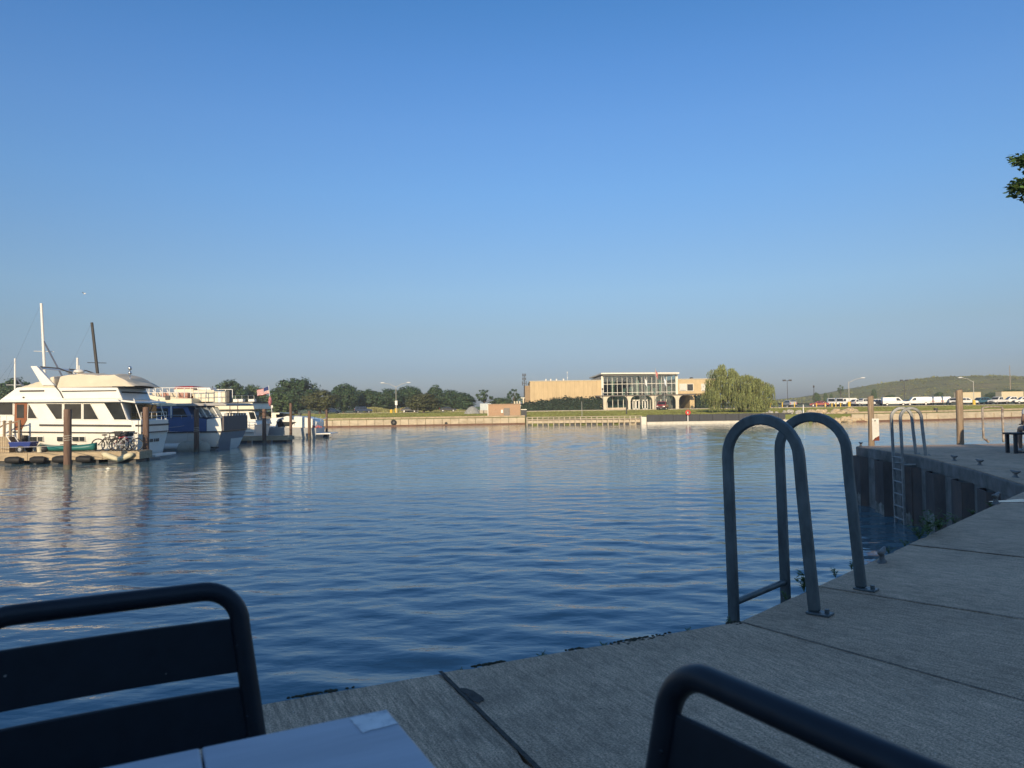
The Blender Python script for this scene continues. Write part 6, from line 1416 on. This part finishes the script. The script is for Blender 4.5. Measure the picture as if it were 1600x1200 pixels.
# ---- trawler with long cream roof and flag
def trawler():
    Y = 63.5; BM = 4.2; YF = Y + BM; yc = Y + BM / 2
    def S(px, py): p = D(px, py, Y); return (p.x, p.z)
    xs = S(398, 680)[0]; t = thing('cream_trawler', 'white trawler with long cream roof, third boat along the dock', 'boat', (xs - 5, yc, WATER))
    build('hull', hull_mesh(xs, xs - 13, yc, BM, S(398, 662)[1], S(398, 655)[1], stern_rake=0.4), M_WHITE, t, smooth='auto')
    build('house', MB().prism([S(330, 664), S(330, 642), S(393, 642), S(401, 664)], Y + 0.1, YF - 0.1), M_WHITE, t, bevel=0.04)
    build('roof_band', MB().prism([S(320, 640.5), S(320, 630), S(395, 629), S(398, 639.5)], Y - 0.1, YF + 0.1), M_CREAM, t, bevel=0.04)
    build('roof_edge', MB().prism([S(320, 642), S(320, 640.8), S(400, 639.8), S(400, 641)], Y - 0.16, YF + 0.4), M_TRIM, t)
    build('roof_edge', MB().prism([S(320, 629.6), S(320, 628.4), S(398, 627.6), S(398, 628.8)], Y - 0.14, YF + 0.14), M_TRIM, t)
    win(t, S, [(388, 644), (396, 644), (400, 655), (391, 655)], Y + 0.1); win(t, S, [(352, 645), (382, 645), (384, 655), (352, 655)], Y + 0.1)
    x2 = xs + 0.12; build('aft_window', MB().b2((S(401, 650)[0] + 0.02, Y + 0.5, S(398, 655)[1]), (S(401, 650)[0] + 0.06, YF - 0.5, S(398, 644)[1])), M_DARKGLASS, t)
    for k in range(3): z = S(398, 668 + k * 7)[1]; build('strake', MB().b2((xs - 5, Y - 0.03, z - 0.02), (xs + 0.05, Y + 0.12, z + 0.02)), mat('strake_grey', (0.5, 0.49, 0.46)), t)
    for px_ in (360, 372): a = S(px_, 628); build('awning_pole', MB().cyl((a[0], Y - 0.12, S(px_, 650)[1]), (a[0], Y - 0.12, a[1]), 0.03, n=6), M_TRIM, t)
    for px_ in (355, 362, 380): a = S(px_, 626); build('roof_box', MB().b2((a[0] - 0.3, yc, a[1] - 0.12), (a[0] + 0.2, yc + 0.6, a[1] + 0.15)), M_WHITE, t, bevel=0.02)
    rail(t, [(S(px_, 628)[0], Y + 0.3, S(px_, 628)[1]) for px_ in (356, 366, 376, 386, 395)], 0.55, 1, M_CHROME)
    # flag and its staff
    a, b = S(419, 634), S(413.5, 602); y_ = Y + 1.0
    f = thing('flag', 'striped american flag flying from the trawler stern staff', 'flag', (a[0], y_, a[1]))
    build('staff', MB().tube([(a[0], y_, a[1] - 0.6), (b[0], y_, b[1])], 0.025, 6), M_RAILWHITE, f)
    L = 1.05; Hh = 0.62
    m = bpy.data.materials.new('flag_cloth'); m.use_nodes = True; n = m.node_tree.nodes; l = m.node_tree.links
    uv = n.new('ShaderNodeUVMap'); sp = n.new('ShaderNodeSeparateXYZ'); l.new(uv.outputs[0], sp.inputs[0])
    mu = n.new('ShaderNodeMath'); mu.operation = 'MULTIPLY'; mu.inputs[1].default_value = 6.5; l.new(sp.outputs[1], mu.inputs[0]); fr_ = n.new('ShaderNodeMath'); fr_.operation = 'FRACT'; l.new(mu.outputs[0], fr_.inputs[0])
    gt = n.new('ShaderNodeMath'); gt.operation = 'GREATER_THAN'; gt.inputs[1].default_value = 0.5; l.new(fr_.outputs[0], gt.inputs[0])
    mx = n.new('ShaderNodeMixRGB'); mx.inputs[1].default_value = (0.45, 0.03, 0.04, 1); mx.inputs[2].default_value = (0.75, 0.73, 0.70, 1); l.new(gt.outputs[0], mx.inputs[0])
    cu = n.new('ShaderNodeMath'); cu.operation = 'LESS_THAN'; cu.inputs[1].default_value = 0.4; l.new(sp.outputs[0], cu.inputs[0]); cv = n.new('ShaderNodeMath'); cv.operation = 'LESS_THAN'; cv.inputs[1].default_value = 0.54; l.new(sp.outputs[1], cv.inputs[0])
    cm = n.new('ShaderNodeMath'); cm.operation = 'MULTIPLY'; l.new(cu.outputs[0], cm.inputs[0]); l.new(cv.outputs[0], cm.inputs[1])
    m2 = n.new('ShaderNodeMixRGB'); m2.inputs[2].default_value = (0.03, 0.045, 0.15, 1); l.new(cm.outputs[0], m2.inputs[0]); l.new(mx.outputs[0], m2.inputs[1]); l.new(m2.outputs[0], n['Principled BSDF'].inputs['Base Color']); n['Principled BSDF'].inputs['Roughness'].default_value = 0.9
    nu, nv = 18, 13
    def fn(u, v): return (b[0] - 0.02 + v * 0.06 - u * L, y_ + 0.10 * math.sin(u * 7 + v), b[1] - 0.08 - v * Hh * (1 - 0.2 * u) - u * 0.34 + 0.03 * math.sin(u * 9))
    fo = build('cloth', MB().grid(fn, nu, nv), m, f, smooth=True, weld=None)
    ul = fo.data.uv_layers.new(name='UVMap'); co = [(i / nu, j / nv) for j in range(nv + 1) for i in range(nu + 1)]
    for lp in fo.data.loops: ul.data[lp.index].uv = co[lp.vertex_index]
    so = fo.modifiers.new('solid', 'SOLIDIFY'); so.thickness = 0.008
    q = S(416, 622); build('furled_pennant', MB().loft([[(q[0] + r_ * c_, y_ + r_ * s_, q[1] - z_) for c_, s_ in CIRC] for r_, z_ in ((0.02, -0.2), (0.13, 0.05), (0.17, 0.35), (0.07, 0.7))]), mat('pennant', (0.42, 0.16, 0.17), 0.9, var=0.7, scale=9), f, smooth=True)
trawler()

# ---- express cruiser
def cruiser():
    Y = 68.6; BM = 3.3; YF = Y + BM; yc = Y + BM / 2
    def S(px, py): p = D(px, py, Y); return (p.x, p.z)
    xs = S(494, 680)[0]; t = thing('express_cruiser', 'low white express cruiser with dark side window, farthest of the big boats', 'boat', (xs - 3, yc, WATER))
    build('hull', hull_mesh(xs, xs - 8.5, yc, BM, S(470, 669)[1], S(470, 661)[1], stern_rake=0.2, rake=1.8), mat('grey_hull', (0.45, 0.46, 0.47), 0.35, var=0.06, coat=0.2), t, smooth='auto')
    build('deckhouse', MB().prism([S(428, 668), S(432, 655), S(446, 650), S(470, 651), S(490, 655), S(494, 660), S(492, 669)], Y + 0.25, YF - 0.25), M_WHITE, t, bevel=0.08, smooth='auto')
    build('windscreen', MB().prism([S(429, 653), S(436, 645), S(446, 646), S(446, 651)], Y + 0.4, YF - 0.4), M_DARKGLASS, t)
    win(t, S, [(431, 659), (462, 659.5), (452, 666), (433, 667.5)], Y + 0.25)
    build('swim_platform', MB().b2((xs - 0.1, Y + 0.2, WATER + 0.35), (xs + 1.3, YF - 0.2, WATER + 0.45)), M_WHITE, t, bevel=0.02)
    p = S(446, 657); build('fender', MB().ball((p[0] - 0.5, Y + 0.1, p[1] - 0.2), (0.16, 0.16, 0.38)), M_BLACKRUB, t, smooth=True)
    lt = MB(); p = S(487, 667)
    for i in range(6): lt.b2((p[0] + i * 0.16, Y + 0.18, p[1] - 0.1 + 0.04 * (i % 2)), (p[0] + 0.1 + i * 0.16, Y + 0.24, p[1] + 0.14 - 0.05 * (i % 3)))
    build('hull_lettering', lt, mat('letter_red', (0.45, 0.08, 0.07)), t)
    rail(t, [(S(px_, 656)[0], Y + 0.3, S(px_, 656)[1] - 0.2) for px_ in (470, 480, 490, 500)], 0.5, 1)
    p = S(498, 655); build('davit', MB().tube([(p[0] - 0.8, yc, p[1] - 0.7), (p[0], yc, p[1]), (p[0] + 0.3, yc, p[1] + 0.1)], 0.05, 6), M_CHROME, t)
    # small boats moored behind
    for i, (px_, py, lb) in enumerate(((428, 646, 'small white boat behind the cruiser, left one'), (446, 647, 'small white boat behind the cruiser, right one'))):
        y2 = 88; q = D(px_, py, y2); b = thing('small_boat', lb, 'boat', (q.x, y2, WATER), group='small boats behind the cruiser')
        build('hull', hull_mesh(q.x + 1.6, q.x - 2.4, y2, 1.9, q.z - 0.5, q.z - 0.35, rake=0.6, n=8), M_WHITE, b, smooth='auto'); build('cover', MB().b2((q.x - 1.0, y2 - 0.7, q.z - 0.5), (q.x + 0.9, y2 + 0.7, q.z + 0.1)), M_CREAM, b, bevel=0.1)
        build('engine', MB().box((q.x + 1.7, y2, q.z - 0.2), (0.35, 0.4, 0.6)), M_TRIM, b, bevel=0.05)
cruiser()

# ---- sailing boats behind the white yacht: mostly their masts show
def sailboat(px, top, bot, y, m, label, lean=0.0, stay=True, r=0.09):
    a = D(px, bot, y); b = D(px - lean, top, y); t = thing('sailing_boat', label, 'boat', (a.x, y, WATER), group='sailing boats behind the white yacht')
    build('hull', hull_mesh(a.x + 3.4, a.x - 4.6, y, 2.6, -0.5, -0.3, rake=1.0, n=10), M_WHITE, t, smooth='auto')
    build('cabin', MB().prism([(a.x - 2, -0.5), (a.x - 1.5, -0.05), (a.x + 1.5, -0.1), (a.x + 1.9, -0.5)], y - 0.8, y + 0.8), M_WHITE, t, bevel=0.04)
    dz = (b.z - a.z); ux_ = (b.x - a.x) / dz
    mx_ = a.x - ux_ * (a.z + 0.3)
    build('mast', MB().cyl((mx_, y, -0.4), (b.x, y, b.z), r, r * 0.75, 8), m, t, smooth='auto')
    build('boom', MB().cyl((mx_, y, 0.7), (mx_ + 3.0, y, 0.6), 0.07, n=8), m, t)
    zsp = 0.62 * b.z; xsp = mx_ + ux_ * zsp; build('spreader', MB().cyl((xsp - 0.5, y - 0.35, zsp), (xsp + 0.5, y + 0.35, zsp), 0.025, n=5), m, t)
    if stay: build('forestay', MB().cyl((b.x + 0.1, y, b.z * 0.72), (b.x + 3.6, y, -0.2), 0.06, n=5), mat('furled_blue', (0.10, 0.12, 0.17), 0.8), t)
    build('backstay', MB().cyl((b.x, y, b.z), (a.x - 4.4, y, -0.3), 0.006, n=4), M_CHROME, t)
sailboat(69.5, 474, 572, 52, M_RAILWHITE, 'sailing boat with the tallest white mast behind the radar arch', 5, True, 0.115)
sailboat(152.5, 504, 583, 54, mat('dark_mast', (0.05, 0.045, 0.04), 0.6), 'sailing boat with the dark leaning mast above the canvas cover', 9, False, 0.13)
sailboat(121, 559, 581, 56, M_RAILWHITE, 'sailing boat with a short white mast between the two tall masts', 0, False, 0.11)
sailboat(23.5, 560, 604, 60, M_RAILWHITE, 'sailing boat with white mast at the far left', 0, True, 0.085)

# ------------------------------------------------------------------ floating docks
M_DOCK = mat('sunbleached_dock_timber', (0.42, 0.335, 0.225), 0.9, var=0.25, scale=3, stretch=(0.6, 3, 3), dirt=(0.24, 0.19, 0.13), dscale=1.2, damt=0.6)
def dock(name, label, x0, x1, y0, y1, zt, fas, pl=0.16):
    t = thing(name, label, 'dock', (x1, y0, WATER), group='floating timber docks')
    n = max(2, round((x1 - x0) / 1.9))
    for i in range(n):
        a, b = x0 + (x1 - x0) * i / n, x0 + (x1 - x0) * (i + 1) / n
        build('fascia_board', MB().b2((a + 0.01, y0, zt - fas), (b - 0.01, y0 + 0.06, zt - 0.012)), M_DOCK, t, bevel=0.006)
        build('float', MB().b2((a + 0.25, y0 + 0.12, WATER - 0.3), (b - 0.25, y1 - 0.12, zt - fas * 0.8)), M_TRIM, t)
    build('fascia_board', MB().b2((x1 - 0.06, y0 + 0.065, zt - fas), (x1, y1 - 0.001, zt - 0.012)), M_DOCK, t)
    k = int((x1 - x0) / pl); me = None
    for i in range(k):
        o = link('deck_plank', me, None, t) if me else build('deck_plank', MB().box((x0 + pl / 2, (y0 + y1) / 2, zt + 0.008), (pl - 0.012, y1 - y0 + 0.04, 0.035)), M_DOCK, t)
        me = o.data; o.location = (i * pl, 0, 0)
    return t
DZ = -0.92
xE = D(218, 704, 39.5).x
dock('floating_dock', 'timber floating dock beside the white yacht carrying bicycles and kayak', -34, xE, 39.5, 40.9, DZ, 0.40)
x0, x1 = D(386, 680, 62).x, D(455, 680, 62).x
dock('floating_dock', 'short timber floating dock by the trawler, farther along', x0 - 3, x1, 61.5, 62.9, -1.0, 0.34)
x0, x1 = D(478, 680, 73).x, D(514, 680, 73).x
dock('floating_dock', 'farthest narrow dock finger by the last pilings', x0 - 2, x1, 73.2, 74.2, -1.1, 0.2)
# rubber and pale fenders along the dock front
for i, (px_, lb) in enumerate(((19, 'black dock fender, leftmost of four'), (58, 'black dock fender, second from the left'), (93, 'black dock fender left of the piling'), (130, 'black dock fender right of the piling'))):
    p = D(px_, 718, 39.2); o = build('dock_fender', MB().tube([(p.x - 0.38, 39.28, WATER + 0.22), (p.x - 0.2, 39.28, WATER + 0.24), (p.x + 0.2, 39.28, WATER + 0.24), (p.x + 0.38, 39.28, WATER + 0.22)], 0.19, 10, taper=[0.75, 1, 1, 0.75]), M_BLACKRUB, smooth='auto'); tag(o, lb, 'fender', 'black fenders on the dock')
for px_, s_, lb in ((174, 1, 'pale slanted fender under the bicycles, left one'), (196, -1, 'pale slanted fender at the dock end, right one')):
    p = D(px_, 714, 39.3); t = thing('pale_fender', lb, 'fender', (p.x, 39.3, WATER), group='pale fenders on the dock')
    build('body', MB().tube([(p.x - 0.5 * 1, 39.3, p.z + s_ * 0.2), (p.x - 0.3, 39.28, p.z + s_ * 0.12), (p.x + 0.25, 39.28, p.z - s_ * 0.1), (p.x + 0.42, 39.3, p.z - s_ * 0.17)], 0.15, 10, taper=[0.4, 1, 1, 0.5]), mat('pale_fender', (0.62, 0.56, 0.38), 0.6), t, smooth=True)
    build('line', MB().cyl((p.x - s_ * 0.45, 39.35, p.z + 0.2), (p.x - s_ * 0.45, 39.45, DZ), 0.012, n=5), M_ROPE, t)
# pilings
def piling(px, top, base, label, r=0.16, capw=False, dep=None):
    p = G(px, base, WATER)
    if dep: p = D(px, 660, dep); p.z = WATER
    
    zt = D(px, top, p.y).z; t = thing('mooring_piling', label, 'piling', (p.x, p.y, WATER), group='mooring pilings in a row'); rnd = random.Random(px)
    ring = []
    for z, k in ((WATER - 1.5, 1.05), (WATER + 0.05, 1.03), (WATER + 0.4, 1.0), (zt - 0.04, 0.96), (zt, 0.86)): ring.append([(p.x + r * k * c, p.y + r * k * s_, z) for c, s_ in CIRC])
    sh = build('shaft', MB().loft(ring), M_PILING, t, smooth='auto')
    build('waterline_band', MB().cyl((p.x, p.y, WATER - 0.2), (p.x, p.y, WATER + 0.22), r * 1.05, n=12), mat('piling_slime', (0.10, 0.09, 0.065), 0.8, var=0.4), sh, smooth='auto')
    if capw: build('rope_wrap', MB().tube([(p.x + r * 1.08 * math.cos(a * 0.7), p.y + r * 1.08 * math.sin(a * 0.7), -0.2 + 0.012 * a) for a in range(28)], 0.014, 5), M_ROPE, t)
for a in ((105.5, 639.5, 733, 'nearest brown piling, standing before the white yacht', 0.175, True), (228, 636, 709, 'grey brown piling at the end of the near dock', 0.17, False, 41.12), (307, 639, 704, 'reddish piling before the blue yacht', 0.16, True, 48.7),
          (413, 639, 692, 'reddish piling before the trawler at the second dock', 0.165, False), (454.5, 630, 687, 'dark piling at the right end of the second dock', 0.13, False), (483.5, 642, 685.5, 'reddish piling with pale foot right of the second dock', 0.145, False), (510.5, 640, 680, 'farthest black piling at the last dock finger', 0.12, False)): piling(*a)
def rope(name, a, b, sag, label, r=0.014):
    pts = [Vector(a).lerp(Vector(b), i / 10) - Vector((0, 0, sag * 4 * (i / 10) * (1 - i / 10))) for i in range(11)]
    tag(build(name, MB().tube(pts, r, 5), M_ROPE, smooth=True), label, 'rope', 'mooring lines')
pl1 = G(105.5, 733, WATER); rope('mooring_line', D(-5, 699, 39.8), (pl1.x, pl1.y, -0.35), 0.03, 'white mooring line from the nearest piling to the left dock'); rope('mooring_line', (pl1.x, pl1.y, -0.35), D(48, 692, 41), 0.05, 'white mooring line from the nearest piling to the yacht bow rail')
pl3 = G(307, 704, WATER); rope('mooring_line', D(255, 668, 48.9), (pl3.x, pl3.y, D(307, 660, pl3.y).z), 0.1, 'pale mooring line across the blue yacht side')

# ------------------------------------------------------------------ things on the near dock
def kayak():
    c = D(110, 702, 40.0); L = 3.1; t = thing('kayak', 'teal green kayak lying on the near dock', 'kayak', (c.x - 0.1, 40.0, DZ)); m = mat('teal_plastic', (0.02, 0.15, 0.14), 0.4, var=0.1); rings = []
    for i in range(17):
        q = i / 16; w = 0.36 * math.sin(math.pi * min(1, max(0.02, q))) ** 0.55; h = 0.17 + 0.04 * abs(2 * q - 1) ** 2; x = c.x - 0.1 + (q - .5) * L; rings.append([(x, 40.0 + w * cc, DZ + 0.24 + 0.1 * abs(2 * q - 1) ** 3 + h * ss * (1.1 if ss < 0 else 0.8)) for cc, ss in CIRC])
    build('hull', MB().loft(rings), m, t, smooth=True)
    build('cockpit_rim', MB().tube([(c.x - 0.1 + 0.45 * cc, 40 + 0.2 * ss, DZ + 0.40) for cc, ss in CIRC], 0.025, 6, closed=True), M_TRIM, t, smooth=True)
    build('seat', MB().b2((c.x - 0.4, 39.86, DZ + 0.36), (c.x + 0.15, 40.14, DZ + 0.42)), M_TRIM, t, bevel=0.03)
kayak()
def cart():
    c = D(37, 702, 39.9); t = thing('dock_cart', 'blue dock cart with white frame near the left end', 'cart', (c.x, 39.9, DZ)); m = mat('cart_blue', (0.03, 0.055, 0.24), 0.4)
    build('tub', MB().loft([[(c.x + a * w, 39.9 + b * 0.36 * w / 0.6, DZ + z) for a, b in ((-1, -1), (1, -1), (1, 1), (-1, 1))] for w, z in ((0.5, 0.28), (0.62, 0.6))]), m, t, bevel=0.03)
    for s_ in (-1, 1):
        w = build('wheel', MB().cyl((c.x + 0.05, 39.9 + s_ * 0.34, DZ + 0.2), (c.x + 0.05, 39.9 + s_ * 0.4, DZ + 0.2), 0.2, n=14), M_BLACKRUB, t); build('rim', MB().cyl((c.x + 0.05, 39.9 + s_ * 0.39, DZ + 0.2), (c.x + 0.05, 39.9 + s_ * 0.41, DZ + 0.2), 0.1, n=10), M_RIM, w)
    build('handle', MB().tube([(c.x - 0.4, 39.6, DZ + 0.45), (c.x - 0.75, 39.6, DZ + 0.95), (c.x - 0.75, 40.2, DZ + 0.95), (c.x - 0.4, 40.2, DZ + 0.45)], 0.025, 6), M_RAILWHITE, t)
    c = D(66, 703, 39.8); t = thing('gear_bag', 'dark gear bag between the cart and the kayak', 'bag', (c.x, 39.8, DZ)); build('bag', MB().ball((c.x, 39.8, DZ + 0.2), (0.34, 0.24, 0.2), 12, 8), M_TRIM, t, smooth=True); build('strap', MB().tube([(c.x - 0.2, 39.7, DZ + 0.36), (c.x, 39.66, DZ + 0.48), (c.x + 0.2, 39.7, DZ + 0.36)], 0.02, 5), M_TRIM, t)
    c = D(61.5, 704, 39.62); tag(build('bucket', MB().loft([[(c.x + r_ * cc, 39.65 + r_ * ss, DZ + z) for cc, ss in CIRC] for r_, z in ((0.12, 0.03), (0.15, 0.32), (0.16, 0.33), (0.13, 0.31))]), M_CREAM, smooth='auto'), 'pale bucket before the gear bag', 'bucket')
cart()
def plank_box():
    x0, x1 = D(-12, 690, 40.2).x, D(16.5, 690, 40.2).x; t = thing('plank_screen', 'vertical plank dock box at the far left edge', 'screen', (x0, 40.1, DZ)); k = 8; z1 = D(5, 682, 40.2).z
    for i in range(k): a = x0 + (x1 - x0) * i / k; build('plank', MB().b2((a + 0.008, 40.1, DZ), (a + (x1 - x0) / k - 0.008, 40.14, z1)), M_DOCK, t)
    build('frame', MB().b2((x0, 40.15, DZ), (x1, 40.6, z1 - 0.02)), M_TIMBER, t)
    for px_ in (6.5, 16, 30): p = D(px_, 690, 40.4); build('post', MB().b2((p.x - 0.05, 40.35, DZ), (p.x + 0.05, 40.45, D(px_, 657 if px_ < 20 else 656, 40.4).z)), M_TIMBER, t)
    a, b = D(0, 663, 40.4), D(31, 658, 40.4); build('hand_rail', MB().tube([(x0, 40.4, a.z - 0.3), (D(8, 660, 40.4).x, 40.4, a.z), (b.x, 40.4, b.z)], 0.04, 6), M_TIMBER, t)
plank_box()
def bicycle(px, y, rz, col, label, basket=False):
    c = D(px, 700, y); t = thing('bicycle', label, 'bicycle', (c.x, y, DZ + 0.03), R(rz), 'bicycles parked on the near dock'); r = 0.33; fm = mat('bike_' + col, {'black': (0.02, 0.02, 0.022), 'pink': (0.50, 0.10, 0.13), 'silver': (0.45, 0.45, 0.46)}[col], 0.35)
    for x in (-0.5, 0.5):
        w = build('wheel', MB().tube([(x + r * math.cos(6.283 * i / 20), 0, r + r * math.sin(6.283 * i / 20)) for i in range(20)], 0.024, 6, closed=True), M_BLACKRUB, t, local=True, smooth=True)
        sp = MB()
        for i in range(8): a = 6.283 * i / 8; sp.tube([(x, 0, r), (x + r * math.cos(a), 0, r + r * math.sin(a))], 0.005, 3)
        sp.tube([(x + (r - 0.03) * math.cos(6.283 * i / 20), 0, r + (r - 0.03) * math.sin(6.283 * i / 20)) for i in range(20)], 0.012, 4, closed=True); build('spokes', sp, M_CHROME, w, local=True)
    fr_ = MB()
    for a, b in (((-0.5, r), (-0.05, 0.30)), ((-0.5, r), (-0.15, 0.72)), ((-0.05, 0.30), (-0.15, 0.74)), ((-0.15, 0.70), (0.36, 0.78)), ((-0.05, 0.30), (0.36, 0.72)), ((0.33, 0.86), (0.5, r))): fr_.tube([(a[0], 0, a[1]), (b[0], 0, b[1])], 0.022, 6)
    build('frame', fr_, fm, t, local=True)
    build('saddle', MB().ball((-0.18, 0, 0.86), (0.15, 0.08, 0.045), 8, 6).cyl((-0.15, 0, 0.70), (-0.17, 0, 0.85), 0.016), M_TRIM, t, local=True, smooth=True)
    build('handlebar', MB().tube([(0.22, -0.29, 1.0), (0.30, -0.2, 1.02), (0.33, 0, 0.95), (0.30, 0.2, 1.02), (0.22, 0.29, 1.0)], 0.016, 6).cyl((0.33, 0, 0.85), (0.33, 0, 0.96), 0.016), M_CHROME if col != 'black' else M_TRIM, t, local=True)
    build('crank', MB().cyl((-0.05, -0.06, 0.30), (-0.05, 0.06, 0.30), 0.09, n=12).box((-0.05, -0.09, 0.16), (0.09, 0.06, 0.02)).box((-0.05, 0.09, 0.44), (0.09, 0.06, 0.02)), M_CHROME, t, local=True)
    if basket: build('basket', MB().loft([[(0.52 + a * 0.16 * k, b * 0.18 * k, z) for a, b in ((-1, -1), (1, -1), (1, 1), (-1, 1))] for k, z in ((0.8, 0.78), (1.1, 1.05))]), M_TRIM, t, local=True)
bicycle(169, 40.25, 12, 'black', 'black bicycle, leftmost of the parked group', True)
bicycle(180, 39.95, 170, 'black', 'black bicycle in the middle of the parked group')
bicycle(190, 40.2, -15, 'pink', 'pink bicycle right of the black bicycles', True)
bicycle(199, 39.85, 5, 'silver', 'silver bicycle nearest the dock end')
c = D(184.5, 681, 40.1); t = thing('black_bin_bag', 'black bag hanging over the bicycles', 'bag', (c.x, 40.4, c.z - 0.3)); build('bag', MB().ball((c.x, 40.4, c.z), (0.22, 0.14, 0.2), 10, 7), M_TRIM, t, smooth=True); build('post', MB().cyl((c.x, 40.5, DZ), (c.x, 40.5, c.z), 0.025, n=6), M_POLE, t)
# gull in flight high above the masts
c = D(132, 459, 60); t = thing('gull', 'tiny white gull flying above the masts', 'bird', tuple(c)); gm = mat('gull_white', (0.8, 0.8, 0.8), 0.8)
build('body', MB().ball(tuple(c), (0.10, 0.045, 0.04), 10, 7).ball((c.x + 0.10, c.y, c.z + 0.02), 0.03, 8, 6), gm, t, smooth=True)
for s_ in (-1, 1): build('wing', MB().add([(c.x + 0.06, c.y, c.z + 0.03), (c.x - 0.06, c.y, c.z + 0.03), (c.x - 0.12, c.y + s_ * 0.2, c.z + 0.09), (c.x - 0.14, c.y + s_ * 0.36, c.z + 0.05), (c.x - 0.02, c.y + s_ * 0.2, c.z + 0.10)], [(0, 1, 2, 4), (4, 2, 3)]), gm, t)

# ------------------------------------------------------------------ evening haze over the harbour
hz = build('haze', MB().b2((-700, -50, -4.2), (700, 640, 24)), None)
hm = bpy.data.materials.new('haze_air'); hm.use_nodes = True; hn = hm.node_tree.nodes; hn.remove(hn['Principled BSDF'])
hv = hn.new('ShaderNodeVolumePrincipled'); hv.inputs['Color'].default_value = (0.86, 0.92, 1.0, 1); hv.inputs['Density'].default_value = 0.0004
hm.node_tree.links.new(hv.outputs[0], hn['Material Output'].inputs['Volume']); hz.data.materials.append(hm)
hz['kind'] = 'stuff'; hz['label'] = 'thin evening haze over the harbour and far shore'; hz['category'] = 'haze'
